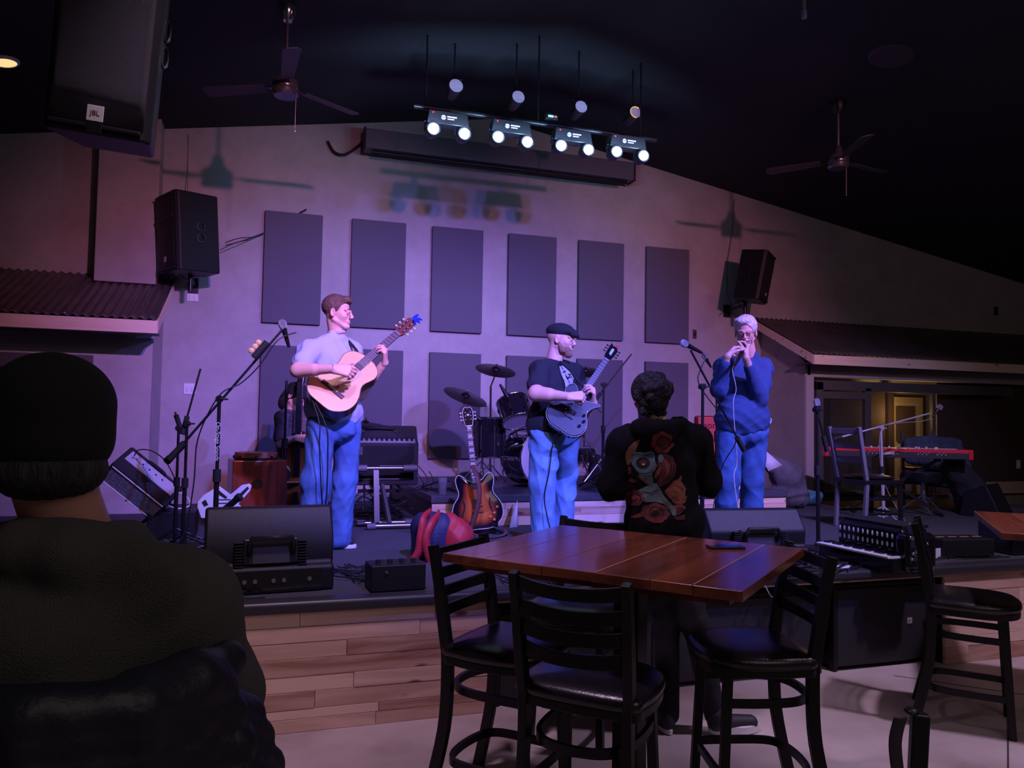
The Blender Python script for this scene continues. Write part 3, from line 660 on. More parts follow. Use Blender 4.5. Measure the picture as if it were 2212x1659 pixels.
# big boom stand at the left
y = 4.85; J = aY(474, 862, y); B = Vector((J.x, y, ST)); LO = aY(366, 993, y-.05); HI = aY(618, 703, y+.05)
t = stand('microphone_stand', 'tall black boom stand reaching up to a microphone left of the guitarist', B, J, boom=(LO, HI), group='microphone stands', r=.012)
text('stand_lettering', 'On-Stage Stands', .034, mat('white_print', (.75, .75, .8), .5), t, axes((-.002, -.0165, .88-.1), (0, 0, -1), (1, 0, 0)))
M_T = aY(608, 692, y+.05); M_B = aY(622, 706, y+.08)
mic('m', M_T, M_T+Vector((.05, .03, -.16)), 'silver ball microphone atop the tall left boom stand')
cable([HI+Vector((.06, .0, -.04)), aY(600, 735, y), aY(560, 790, y), aY(520, 828, y), J+Vector((0, -.03, .02)), aY(430, 940, y-.03), aY(420, 1030, y-.04), (B.x-.12, y-.1, ST+.01), (B.x+.3, y-.2, ST+.005)], 'thin black cable wound along the left boom arm')
t = thing('pick_holder', 'black pick holder with tan picks clipped on the left boom arm', 'pick holder', aY(565, 753, y)); dd = (HI-LO).normalized()
MB().cyl(-dd*.07, dd*.05, .02, n=12).build('holder', 'rubber', t)
q = MB()
for k in range(3): q.ell(Vector((-.03, -.01, .02))+dd*(-.045+.032*k), (.018, .008, .018), n=12, m=8)
q.build('picks', mat('tan_picks', (.75, .5, .2), .5), t)
# stands behind it
y = 5.4; J = aY(404, 915, y)
stand('microphone_stand', 'black boom stand with its arm pointing nearly straight up at the far left', (J.x, y, ST), J, boom=(aY(394, 938, y), aY(433, 797, y+.1)), group='microphone stands')
t = MB(); a, b = aY(399, 958, 5.3), aY(367, 990, 5.2); t.cyl(b, a, .021, n=14); t.cyl(b, b+(b-a).normalized()*.03, .024, n=14)
tag(t.build('instrument_microphone', 'blackmetal'), 'thick black stick microphone hanging from the far left stand', 'microphone')
y = 5.75; J = aY(386, 925, y)
stand('microphone_stand', 'black boom stand folded short behind the far left one', (J.x, y, ST), J, boom=(aY(392, 932, y), aY(378, 890, y)), group='microphone stands', legr=.34, legrot=.0)
# pole before the seated bassist
y = 6.9; J = aY(617, 905, y)
stand('microphone_stand', 'black straight stand in front of the seated musician', (J.x, y, ST), aY(619, 822, y), group='microphone stands', r=.014)
# stand behind the electric guitarist
y = 7.1; J = aY(1304, 830, y)
stand('microphone_stand', 'black boom stand on the riser behind the man in the black flat cap', (J.x, y, RZ), J, boom=(aY(1283, 868, y), aY(1364, 765, y+.1)), group='microphone stands', r=.012, legr=.24)
t = MB(); a, b = aY(1277, 862, 7.07), aY(1298, 890, 6.95); t.cyl(a, b, .011, n=12)
tag(t.build('pencil_microphone', 'steel'), 'thin silver pencil microphone beside the dark electric guitar', 'microphone')
# harmonica player's stand
y = 4.9; J = aY(1518, 835, y)
stand('microphone_stand', 'black boom stand crossing in front of the harmonica player', (J.x, y, ST), J, boom=(aY(1607, 973, y+.05), aY(1492, 757, y-.03)), group='microphone stands', r=.013)
a, b = aY(1472, 739, y-.03), aY(1516, 762, y)
mic('m', a, b, 'black microphone with a pale blue ball pointing left in front of the harmonica player', r=.027)
cable([b, aY(1524, 775, y), aY(1516, 792, y), aY(1510, 830, y), aY(1560, 900, y), aY(1590, 950, y), aY(1556, 1020, y+.2), (J.x+.1, y+.1, ST+.01)], 'black microphone cable looped around the right boom arm')
y = 6.2; a, b = aY(1519, 764, y), aY(1532, 782, y)
mic('m', a, b+Vector((.02, 0, -.05)), 'small microphone with a pale ball behind the harmonica player\'s elbow', r=.024)
stand('microphone_stand', 'black stand behind the harmonica player\'s elbow', (b.x+.08, y, ST), b+Vector((.08, 0, -.06)), group='microphone stands')
# straight stand by the accordion
y = 4.85; J = aY(1765, 885, y)
stand('microphone_stand', 'straight black stand with round base next to the accordion', (J.x+.01, y, ST), J, kind='round', boom=(aY(1787, 975, y), aY(1763, 880, y)), group='microphone stands', r=.012)
mic('m', aY(1763, 862, y), aY(1768, 888, y), 'microphone with a pale ball on the straight stand at the right', r=.024)
# silver boom over the red keyboard
y = 6.0; J = aY(1903, 925, y)
stand('microphone_stand', 'silver boom stand reaching over the red keyboard', (J.x+.03, y, ST), J, mname=mat('silver_paint', (.55, .55, .62), .35, .3), boom=(aY(1795, 950, y), aY(2008, 893, y)), group='microphone stands', r=.013)
mic('m', aY(2032, 876, y), aY(2014, 902, y), 'microphone with a pale ball at the end of the silver boom', r=.03)
cable([aY(2014, 902, y), aY(1990, 910, y), aY(1930, 915, y), aY(1905, 925, y-.03), aY(1900, 980, y-.02), (J.x+.06, y, 1.0), (J.x+.2, y-.1, ST+.01)], 'pale cable hanging from the silver boom stand', m=mat('grey_cable', (.3, .3, .34), .5))

# ---------------------------------------------------------------- combo amp tipped on its stand
A, B_, C_ = aY(262, 981, 6.3), aY(378, 1075, 6.3), aY(222, 1019, 6.3)
ex = (B_-A).normalized(); ez = (A-C_); ez = (ez-ex*ez.dot(ex)); hh = ez.length; ez.normalize(); ey = ez.cross(ex); LW = (B_-A).length
cen = (A+B_)/2-ez*hh/2+ey*.13
tw = Matrix((ex, ey, ez)).transposed()
tilt_amp = tw @ Matrix.Rotation(math.radians(36), 3, 'X')
t = thing('guitar_amplifier', 'grey-grilled combo amplifier tipped on its corner at the left of the stage', 'amplifier', cen, rot=tilt_amp.to_euler())
hh2 = hh*1.18
MB().box((0, 0, 0), (LW, .26, hh2)).build('cabinet', 'tolex', t, bevel=.015)
gm = bpy.data.materials.new('silver_grille_cloth'); gm.use_nodes = True; nt = gm.node_tree; bb = nt.nodes['Principled BSDF']; bb.inputs['Roughness'].default_value = .7
tc = nt.nodes.new('ShaderNodeTexCoord'); n_ = nt.nodes.new('ShaderNodeTexVoronoi'); n_.inputs['Scale'].default_value = 120; nt.links.new(tc.outputs['Object'], n_.inputs['Vector'])
r_ = ramp(nt, n_.outputs['Distance'], [(.15, (.03, .03, .04)), (.6, (.34, .34, .4))]); nt.links.new(r_.outputs[0], bb.inputs['Base Color'])
MB().box((0, -.132, 0), (LW-.05, .006, hh2-.05)).build('grille_cloth', gm, t)
pp = MB(); pp.tube([(-LW/2+.02, -.136, -hh2/2+.02), (LW/2-.02, -.136, -hh2/2+.02), (LW/2-.02, -.136, hh2/2-.02), (-LW/2+.02, -.136, hh2/2-.02)], .005, 6, closed=True); pp.build('white_piping', 'white', t)
cp = MB().box((0, .03, hh2/2+.003), (LW*.86, .11, .006)).build('control_panel', mat('pale_panel', (.50, .50, .60), .45), t)
kb = MB()
for k in range(5): kb.cyl((-LW*.3+.12*k*LW, .03, hh2/2+.005), (-LW*.3+.12*k*LW, .03, hh2/2+.02), .008, n=10)
each(kb, 'knob', 'chrome', cp)
MB().tube(spline([(-.08, .09, hh2/2+.002), (-.06, .09, hh2/2+.03), (.06, .09, hh2/2+.03), (.08, .09, hh2/2+.002)]), .008, 8).build('handle', 'rubber', t)
t = thing('amplifier_stand', 'low black frame holding up the tipped combo amplifier', 'amplifier stand', (cen.x+.02, cen.y+.1, ST))
zt = cen.z-ST-.16
q = MB(); q.bar((-.14, -.12, .01), (.16, .1, zt), .02, .02); q.bar((.16, -.12, .01), (-.12, .1, zt+.03), .02, .02); q.bar((-.14, .12, .01), (.16, .1, zt), .02, .02); q.bar((-.16, .1, zt+.02), (.2, .1, zt-.03), .02, .02); q.bar((.16, .14, .01), (.16, -.12, .01), .02, .02); q.build('frame_tubes', 'blackmetal', t)
cable([aY(385, 1050, 6.2), aY(360, 1000, 6.1), aY(330, 975, 6.2), aY(300, 972, 6.3), aY(290, 985, 6.35)], 'black cable arching over the tipped combo amplifier')
# crate of small stuff under the stands
t = MB(); t.box((-.62, 6.5, ST+.1), (.34, .3, .2)); tag(t.build('equipment_case', 'black', bevel=.01), 'small black equipment case on the stage left of the cajon', 'case')
cable([(-.68, 6.35, ST+.28), (-.6, 6.4, ST+.34), (-.52, 6.4, ST+.30), (-.5, 6.4, ST+.24), (-.58, 6.38, ST+.22), (-.66, 6.38, ST+.25)], 'white coiled cable on the small black case', .006, m='white')

# white slotted folding seat (white plastic) and a short mic before it
wp = thing('folding_footstool', 'white plastic folding footstool with slots leaning on the stage', 'footstool', aY(482, 1120, 5.6))
K = (aY(583, 1100, 5.6)-aY(483, 1100, 5.6)).length/100*1.0
def PX(l): return [((u-482)*K, (1120-v)*K) for u, v in l]
mm = Matrix(((1, 0, 0, 0), (0, 0, 1, 0), (0, 1, 0, 0), (0, 0, 0, 1)))
w_ = MB(); w_.prism(PX([(436, 1118), (427, 1092), (428, 1080), (440, 1066), (462, 1052), (470, 1046), (478, 1052), (496, 1066), (520, 1045), (536, 1042), (541, 1047), (538, 1058), (514, 1088), (533, 1107), (531, 1118)]), -.02, .02, mm)
w_.build('panel', 'white', wp, bevel=.005)
w_ = MB()
for L2 in ([(436, 1082), (444, 1076), (450, 1088), (442, 1092)], [(466, 1062), (472, 1056), (490, 1072), (486, 1075)], [(508, 1072), (532, 1048), (536, 1052), (514, 1078)], [(515, 1095), (528, 1108), (524, 1112), (512, 1100)], [(470, 1076), (496, 1076), (496, 1078), (470, 1078)], [(470, 1084), (496, 1084), (496, 1086), (470, 1086)]):
    w_.prism(PX(L2), -.0225, -.019, mm)
each(w_, 'slot', 'rubber', wp)
q = MB(); a, b = aY(480, 1105, 5.5), aY(512, 1078, 5.45); q.cyl(a, b, .022, n=14); q.cyl(b, b+(b-a).normalized()*.03, .027, n=14)
q.cyl(a, (a.x, a.y, ST), .006, n=8); q.lathe([(0, 0), (.06, 0), (.06, .01), (.01, .015)], Matrix.Translation((a.x, a.y, ST)))
tag(q.build('drum_microphone', 'blackmetal'), 'fat black microphone on a short base before the white footstool', 'microphone')
# cajon with hand drum
c = thing('cajon', 'reddish brown wooden box drum with round sound hole', 'drum', (-.02, 6.55, ST), math.radians(8))
MB().box((0, 0, .30), (.41, .36, .57)).build('body', wood('cajon_wood', (.10, .02, .012), (.26, .05, .03), axis=2, rough=.3, coat=.3, knots=False, spread=.2), c, bevel=.01)
q = MB(); q.lathe([(0, 0), (.04, 0), (.04, .002), (0, .002)], Matrix.Translation((-.02, -.1805, .40)) @ Matrix.Rotation(PI/2, 4, 'X')); q.build('sound_hole', 'rubber', c)
q = MB()
for sx in (-1, 1):
    for sy in (-1, 1): q.cyl((sx*.17, sy*.14, 0), (sx*.17, sy*.14, .02), .015, n=10)
q.build('feet', 'rubber', c)
c = thing('hand_drum', 'shallow reddish hand drum lying on the cajon', 'drum', (-.03, 6.53, ST+.586))
MB().lathe([(.155, .012), (.16, .015), (.165, .05), (.162, .055), (.0, .056)], n=36).build('shell', mat('drum_wood', (.28, .10, .06), .4), c)
q = MB(); q.lathe([(.168, .0), (.168, .012), (.160, .013), (.16, .0)], n=36)
for k in range(8):
    a = 2*PI*k/8; q.box((.168*math.cos(a), .168*math.sin(a), .02), (.014, .014, .022), a)
q.build('hoop', 'blackmetal', c)
# amp rack right of the guitarist, on its stand
t = thing('amplifier_stand', 'silver tube stand with low feet under the large black combo amplifier', 'amplifier stand', (1.02, 6.55, ST))
q = MB(); q.bar((-.07, 0.02, .05), (-.07, .15, .5), .045, .03); q.build('upright', 'blackmetal', t); q = MB(); q.bar((.03, -.02, .05), (-.02, .12, .36), .03, .03); q.build('brace', 'steel', t)
for n_, (yy, x0, x1) in enumerate(((-.04, -.12, .30), (.16, -.18, .22))):
    q = MB(); q.cyl((x0, yy, .03), (x1, yy, .03), .018, n=12); f = q.build('foot_bar', 'steel', t)
    q = MB(); q.cyl((x0-.04, yy, .03), (x0+.03, yy, .03), .028, n=12); q.cyl((x1-.03, yy, .03), (x1+.04, yy, .03), .028, n=12); each(q, 'rubber_end', mat('grey_rubber', (.12, .12, .14), .6), f)
q = MB(); q.cyl((-.2, .13, .50), (.26, .13, .50), .013, n=12); b_ = q.build('top_bar', 'steel', t); q = MB(); q.cyl((.16, .13, .5), (.28, .13, .5), .028, n=12); q.cyl((-.25, .13, .5), (-.15, .13, .5), .028, n=12); each(q, 'rubber_end', MATS['grey_rubber'], b_)
q = MB(); q.bar((-.07, .15, .30), (-.07, .45, .33), .03, .03); q.bar((.15, .16, .30), (.15, .45, .33), .03, .03); q.bar((-.2, .3, .29), (.3, .3, .29), .03, .03); q.build('support_arms', 'blackmetal', t)
t = thing('guitar_amplifier', 'large black combo amplifier with knobs and handle behind the guitarist', 'amplifier', (1.01, 7.02, ST+.34), math.radians(-3))
m = Matrix(((0, 0, 1, 0), (1, 0, 0, 0), (0, 1, 0, 0), (0, 0, 0, 1)))
MB().prism([(-.19, 0), (.17, 0), (.17, .52), (-.02, .52), (-.13, .40), (-.19, .37)], -.34, .34, m).build('cabinet', 'tolex', t, bevel=.012)
q = MB(); q.box((0, -.165, .388), (.62, .065, .006), Matrix.Rotation(math.radians(28), 3, 'X')); cp = q.build('control_panel', mat('bright_panel', (.45, .45, .52), .3, .5), t)
q = MB()
for k in range(14): q.cyl((-.29+.044*k, -.163, .39), (-.29+.044*k, -.178, .42), .011, n=10)
each(q, 'knob', 'rubber', cp)
q = MB(); q.tube(spline([(-.14, -.07, .48), (-.12, -.1, .505), (0, -.115, .52), (.12, -.1, .505), (.14, -.07, .48)]), .009, 8); q.build('handle', 'rubber', t)
for x in (-.14, .14): MB().box((x, -.072, .475), (.03, .02, .02)).build('handle_bracket', 'chrome', t)
MB().box((0, -.193, .20), (.60, .008, .29)).build('front_grille', 'grille', t)
MB().box((-.2, -.2, .30), (.1, .006, .07)).build('maker_plate', mat('dim_plate', (.05, .05, .08), .4), t)
q = MB()
for z in (.055, .145): q.tube([(-.3, -.2, z), (.28, -.2, z)], .004, 6)
q.tube([(.0, -.2, .17), (.26, -.2, .17), (.29, -.2, .185), (.29, -.2, .2)], .004, 6); q.build('piping', 'steel', t)
# cable tangle behind
tg = MB()
for k in range(5):
    r2 = random.Random(20+k); pts = [(1.3+.1*k, 7.1, 1.2-.05*k), (1.42+.05*k, 7.0, 1.02)]
    for j in range(4): pts.append((1.40+.1*j+r2.uniform(-.05, .05), 7.0+r2.uniform(-.15, .2), RZ+.012))
    tg.tube(spline(pts, 8), .004, 6)
tag(tg.build('cable_tangle', 'cable', smooth=180), 'black cables spilling from the large amplifier onto the riser', 'cables', kind='stuff'); tg = MB()
for k in range(7):
    r2 = random.Random(50+k); pts = []
    for j in range(7): pts.append((.75+.55*r2.random(), 6.6+.9*r2.random(), ST+.012+.22*r2.random()*(1 if k < 3 else .1)))
    tg.tube(spline(pts, 8), .005, 6)
tag(tg.build('cable_tangle', 'cable', smooth=180), 'tangled black cables on the stage under the large amplifier', 'cables', kind='stuff')
# glass, box, drink on the riser
gl = mat('clear_glass', (.75, .78, .9), .05, trans=.9, alpha=.55)
c = aY(957, 1068, 7.0); t = thing('pint_glass', 'empty pint glass on the front left corner of the riser', 'glass', (1.52, 6.62, RZ))
MB().lathe([(.028, .0), (.03, .012), (.04, .15), (.038, .15), (.027, .016), (0, .014)]).build('glass_wall', gl, t)
t = thing('drink_glass', 'drink glass with dark cola at the riser edge', 'glass', (aY(1163, 1075, 6.62).x, 6.62, RZ))
MB().lathe([(.03, .0), (.032, .01), (.04, .13), (.038, .13), (.029, .012), (0, .011)]).build('glass_wall', gl, t)
MB().lathe([(0, .013), (.028, .013), (.034, .085), (0, .087)]).build('drink', mat('cola', (.06, .02, .02), .1), t)
t = MB(); t.box((1.78, 6.98, RZ+.045), (.16, .14, .09)); tag(t.build('junction_box', mat('grey_box', (.16, .15, .18), .5), bevel=.008), 'small grey box with cables on the riser behind the sunburst guitar', 'box')

# ---------------------------------------------------------------- drum kit
sh = mat('black_drum_shell', (.012, .010, .014), .1, coat=.8)
def drum(name, label, c, ax, r, L_, front=None, lugs=8, top=None, group='drum kit'):
    ax = Vector(ax).normalized(); x, y, z = frame(ax); m = Matrix((x, y, z)).transposed().to_4x4(); t = thing(name, label, 'drum', c, rot=m.to_euler(), group=group)
    MB().lathe([(r, -L_/2+.01), (r, L_/2-.01)], n=40).build('shell', sh, t)
    for s_ in (-1, 1):
        MB().tube([(1.02*r*math.cos(2*PI*k/40), 1.02*r*math.sin(2*PI*k/40), s_*L_/2) for k in range(40)], .008, 8, closed=True).build('hoop', 'chrome', t)
        MB().lathe([(0, s_*L_/2-.001), (r*.99, s_*L_/2-.001), (r*.99, s_*L_/2+.001), (0, s_*L_/2+.001)], n=36).build('drum_head', (top if s_ > 0 else front) or 'white', t)
    q = MB()
    for k in range(lugs):
        a = 2*PI*k/lugs; q.cyl((1.03*r*math.cos(a), 1.03*r*math.sin(a), -L_/2), (1.03*r*math.cos(a), 1.03*r*math.sin(a), L_/2), .004, n=6)
        for s_ in (-1, 1): q.box((1.02*r*math.cos(a), 1.02*r*math.sin(a), s_*(L_/2-.06)), (.02, .02, .035), a)
    q.build('lugs', 'chrome', t)
    b_ = MB().box((0, -r-.002, 0), (.035, .004, .03)).build('badge', 'steel', t)
    return t
hd = mat('pale_head', (.62, .52, .66), .35)
c = aY(1155, 988, 7.4); c.z = RZ+.29
bd = drum('bass_drum', 'black bass drum with bright white front head behind the man in the flat cap', c, (.18, -1, 0.0), .275, .42, top=mat('bright_head', (.8, .78, .85), .3))
q = MB()
for s_ in (-1, 1): q.cyl((s_*.2, -.2 if False else .18, -.0), (s_*.27, .285, .08), .008, n=8)
q.build('spurs', 'chrome', bd)
c = aY(1112, 888, 7.35); drum('tom_drum', 'black tom drum with pinkish bottom head, mounted above the bass drum', c, (-.12, .52, .85), .155, .24, front=hd)
c = aY(1058, 944, 7.65); t = drum('floor_tom', 'tall black floor tom behind the sunburst guitar headstock', c, (0, 0, 1), .175, .40, front=hd)
q = MB(); zb = RZ-c.z+.01
for k in range(3):
    a = .5+2*PI*k/3; q.cyl((.195*math.cos(a), .195*math.sin(a), zb), (.195*math.cos(a), .195*math.sin(a), .05), .006, n=8)
q.build('legs', 'chrome', t)
drum('snare_drum', 'chrome-hooped snare drum half hidden behind the bass drum', aY(1255, 985, 8.0), (0, .1, 1), .165, .14, top=hd)
cym = mat('dark_cymbal', (.045, .03, .04), .32, .9, bump=.15, bscale=200)
def cymbal(label, c, nrm, r, base, lean=None):
    nrm = Vector(nrm).normalized(); x, y, z = frame(nrm); m = Matrix((x, y, z)).transposed().to_4x4()
    t = thing('cymbal', label, 'cymbal', base, group='cymbals'); o = Vector(c)-Vector(base)
    mt_ = Matrix.Translation(o) @ m
    MB().lathe([(r, -.012), (r*.6, .0), (r*.22, .008), (r*.17, .022), (r*.06, .032), (0.0, .033), (0, .029), (r*.16, .018), (r*.2, .005), (r*.6, -.004), (r, -.0135)], mt_, 44).build('cymbal_disc', cym, t)
    q = MB(); q.cyl(o-nrm*.08, o+nrm*.05, .005, n=8); q.cyl(o+nrm*.04, o+nrm*.055, .012, n=10); q.cyl(o-nrm*.02, o-nrm*.005, .016, n=10)
    j = Vector((0, 0, max(.2, o.z-.22))) if lean is None else Vector(lean)-Vector(base)
    q.cyl(o-nrm*.08, j, .009, n=10); q.build('boom', 'chrome', t)
    q = MB(); q.cyl((0, 0, .14), j, .012, n=12); q.cyl(j*.55, j*.62+Vector((0, 0, .02)), .019, n=12); q.build('stand_pole', 'chrome', t)
    for k in range(3):
        a = .4+2*PI*k/3; q = MB(); q.cyl((0, 0, .22), (.22*math.cos(a), .22*math.sin(a), .01), .007, n=8); q.build('leg', 'chrome', t)
b1 = aY(1058, 1040, 7.5)
cymbal('dark crash cymbal set highest above the drum kit', aY(1071, 798, 7.45), (.05, -.42, 1), .205, (b1.x, 7.5, RZ), aY(1060, 835, 7.5))
b2 = aY(1035, 1040, 7.75)
cymbal('dark cymbal tilted left above the floor tom', aY(1006, 855, 7.4), (.26, -.42, 1), .225, (b2.x+.08, 7.95, RZ), aY(1050, 878, 7.6))
cymbal('dark cymbal behind the man in the flat cap', aY(1264, 801, 7.9), (-.1, -.42, 1), .17, (aY(1262, 900, 8.0).x, 8.0, RZ))
cymbal('low cymbal behind the classical guitarist', aY(790, 914, 7.9), (0, -.05, 1), .17, (aY(790, 914, 7.95).x, 7.95, ST))
for u, v, yy, lb in ((1080, 830, 7.3, 'black drum microphone clipped above the tom'), (1022, 895, 7.35, 'black drum microphone clipped beside the floor tom')):
    q = MB(); a = aY(u, v, yy); b_ = a+Vector((.09, 0, -.14)) if u > 1050 else a+Vector((.07, 0, -.05)); q.cyl(a, b_, .012, .026, n=14); q.ell(b_, .027, n=14, m=8); tag(q.build('drum_microphone', 'blackmetal'), lb, 'microphone')
# hardware right of the bass drum and the mesh cone, cable coil
t = thing('drum_hardware', 'chrome drum stand folded at the right of the bass drum', 'drum stand', (aY(1290, 1050, 7.5).x, 7.5, RZ))
q = MB(); q.cyl((-.2, 0, .55), (.12, 0, .02), .010, n=8); q.cyl((-.15, 0, .02), (.16, 0, .40), .010, n=8); q.cyl((-.24, .0, .0), (-.24, 0, .62), .012, n=8); q.cyl((-.05, .05, .02), (-.18, 0, .3), .008, n=8)
for k in range(5): q.ell((-.2+.075*k, -.012, .53-.12*k), .016, n=8, m=6)
q.build('tubes', 'chrome', t)
q = MB(); a = aY(1285, 935, 7.9); q.lathe([(.17, 0), (.13, .05), (.05, .28), (0, .3)], Matrix.Translation((aY(1285, 1035, 7.9).x+.02, 7.9, RZ)), 24)
tag(q.build('mesh_drum_cover', 'grille'), 'dark mesh cone shape standing beside the drum hardware', 'drum accessory')
q = MB()
cx = aY(1288, 1052, 6.95).x
for k in range(7): q.tube([(cx+(.19-.01*k)*math.cos(a/14*PI)+.01*k, 6.9+.13*math.sin(a/14*PI), RZ+.008+.007*k) for a in range(28)], .0045, 6, closed=True)
tag(q.build('cable_coil', 'cable'), 'coil of black cable lying on the riser right of the flat cap man', 'cable')
q = MB(); q.box((aY(1172, 1052, 6.75).x+.03, 6.72, RZ+.02), (.07, .1, .035), .5); tag(q.build('red_pedal', 'red', bevel=.006), 'small red pedal on the riser under the bass drum', 'pedal')

# ---------------------------------------------------------------- guitars (built flat: y along the neck, z out of the top)
def outline(pts, n=6):
    P = [Vector((a, b, 0)) for a, b in pts]; P = P+P[:1]; N_ = len(pts); out = []
    for i in range(N_):
        a, b, c, d = P[i-1] if i else P[N_-1], P[i], P[i+1], P[(i+2) % N_]
        for k in range(n):
            t = k/n; v = 0.5*((2*b)+(c-a)*t+(2*a-5*b+4*c-d)*t*t+(3*b-a-3*c+d)*t*t*t); out.append((v.x, v.y))
    return out
def place_axis(tail, head, nrm):
    yv = (Vector(head)-Vector(tail)).normalized(); z = Vector(nrm); z = (z-yv*z.dot(yv)).normalized(); x = yv.cross(z)
    m = Matrix((x, yv, z)).transposed().to_4x4(); m.translation = tail; return m
def neck(t, y0, y1, w0, w1, z, m, fm, frets, strings=True, dots=None, sl=None):
    q = MB(); q.add([(-w0/2, y0, z-.018), (w0/2, y0, z-.018), (w1/2, y1, z-.018), (-w1/2, y1, z-.018), (-w0/2, y0, z), (w0/2, y0, z), (w1/2, y1, z), (-w1/2, y1, z)],
                    [(0, 3, 2, 1), (4, 5, 6, 7), (0, 1, 5, 4), (1, 2, 6, 5), (2, 3, 7, 6), (3, 0, 4, 7)]); nk = q.build('neck', fm, t, bevel=.003)
    q = MB(); sc = (y1-y0)*1.35
    ys = [y1-sc*(1-2**(-k/12)) for k in range(1, frets+1)]
    for yy in [y1]+[v for v in ys if v > y0+.004]:
        w_ = w0+(w1-w0)*(yy-y0)/(y1-y0); q.box((0, yy, z+.0008), (w_, .0024 if yy < y1 else .005, .0016))
    q.build('frets', mat('fret_metal', (.75, .72, .75), .3, .6), nk)
    if dots:
        q = MB(); yy = [y1]+ys
        for k in dots:
            if k < len(yy) and yy[k] > y0+.01: q.box((0, (yy[k]+yy[k-1])/2, z+.0004), (w0*.62, (yy[k-1]-yy[k])*.5, .001))
        each(q, 'inlay', mat('pearl', (.75, .75, .8), .2), nk)
    if strings:
        q = MB(); s0 = sl or (y0-.2)
        for k in range(6): q.cyl(((k-2.5)*w0*.16, s0, z+.006), ((k-2.5)*w1*.155, y1, z+.003), .0009, n=4)
        q.build('strings', 'steel', t)
    return nk
def pegs(t, y0, y1, w_, z, m, one=False):
    q = MB()
    for k in range(3):
        yy = y0+(y1-y0)*(k+.5)/3
        for s_ in ((-1, 1)):
            q.cyl((s_*w_/2, yy, z-.006), (s_*(w_/2+.016), yy, z-.006), .003, n=6); q.ell((s_*(w_/2+.022), yy, z-.006), (.007, .009, .006), n=10, m=6); q.cyl((s_*w_*.28, yy, z), (s_*w_*.28, yy, z+.012), .004, n=8)
    q.build('tuning_pegs', m, t)
def classical(label):
    t = thing('classical_guitar', label, 'guitar')
    half = [(0, 0), (.10, .008), (.168, .07), (.185, .145), (.165, .215), (.128, .275), (.121, .315), (.135, .365), (.141, .405), (.12, .455), (.06, .486), (0, .49)]
    ol = outline(half[:-1]+[(0, .49)]+[(-a, b) for a, b in half[-2:0:-1]], 5)
    MB().prism(ol, -.10, -.003).build('sides', mat('rosewood', (.10, .035, .02), .3, coat=.4), t, bevel=.003)
    MB().prism(ol, -.003, .0).build('soundboard', mat('spruce_top', (.80, .47, .24), .3, coat=.3, var=.04, vscale=30, stretch=(8, .5, 1)), t)
    MB().tube([(a, b, -.001) for a, b in ol], .0028, 6, closed=True).build('binding', mat('dark_binding', (.2, .08, .04), .4), t)
    MB().lathe([(.0, .0004), (.044, .0005), (.044, .001), (0, .001)], Matrix.Translation((0, .325, 0)), 36).build('sound_hole', mat('hole_dark', (.03, .012, .008), .9), t)
    MB().lathe([(.046, .0002), (.062, .0002), (.062, .0012), (.046, .0012)], Matrix.Translation((0, .325, 0)), 40).build('rosette', mat('rosette_tone', (.55, .38, .33), .4), t)
    br = MB().box((0, .135, .005), (.19, .028, .01)).build('bridge', mat('bridge_wood', (.09, .05, .06), .4), t, bevel=.002)
    MB().box((0, .138, .012), (.085, .008, .008)).build('saddle', 'ivory', br)
    neck(t, .375, .80, .062, .052, .006, None, mat('ebony', (.10, .08, .09), .4), 19, sl=.14)
    MB().prism([(-.026, .80), (.026, .80), (.037, .83), (.037, .965), (.02, .975), (0, .968), (-.02, .975), (-.037, .965), (-.037, .83)], -.02, -.002).build('headstock', mat('rosewood_head', (.14, .04, .03), .3), t, bevel=.002)
    q = MB()
    for s_ in (-1, 1): q.box((s_*.018, .885, -.001), (.011, .11, .004))
    q.build('headstock_slots', 'rubber', t)
    pegs(t, .83, .95, .07, -.006, mat('cream_gold', (.85, .72, .5), .3, .3))
    return t
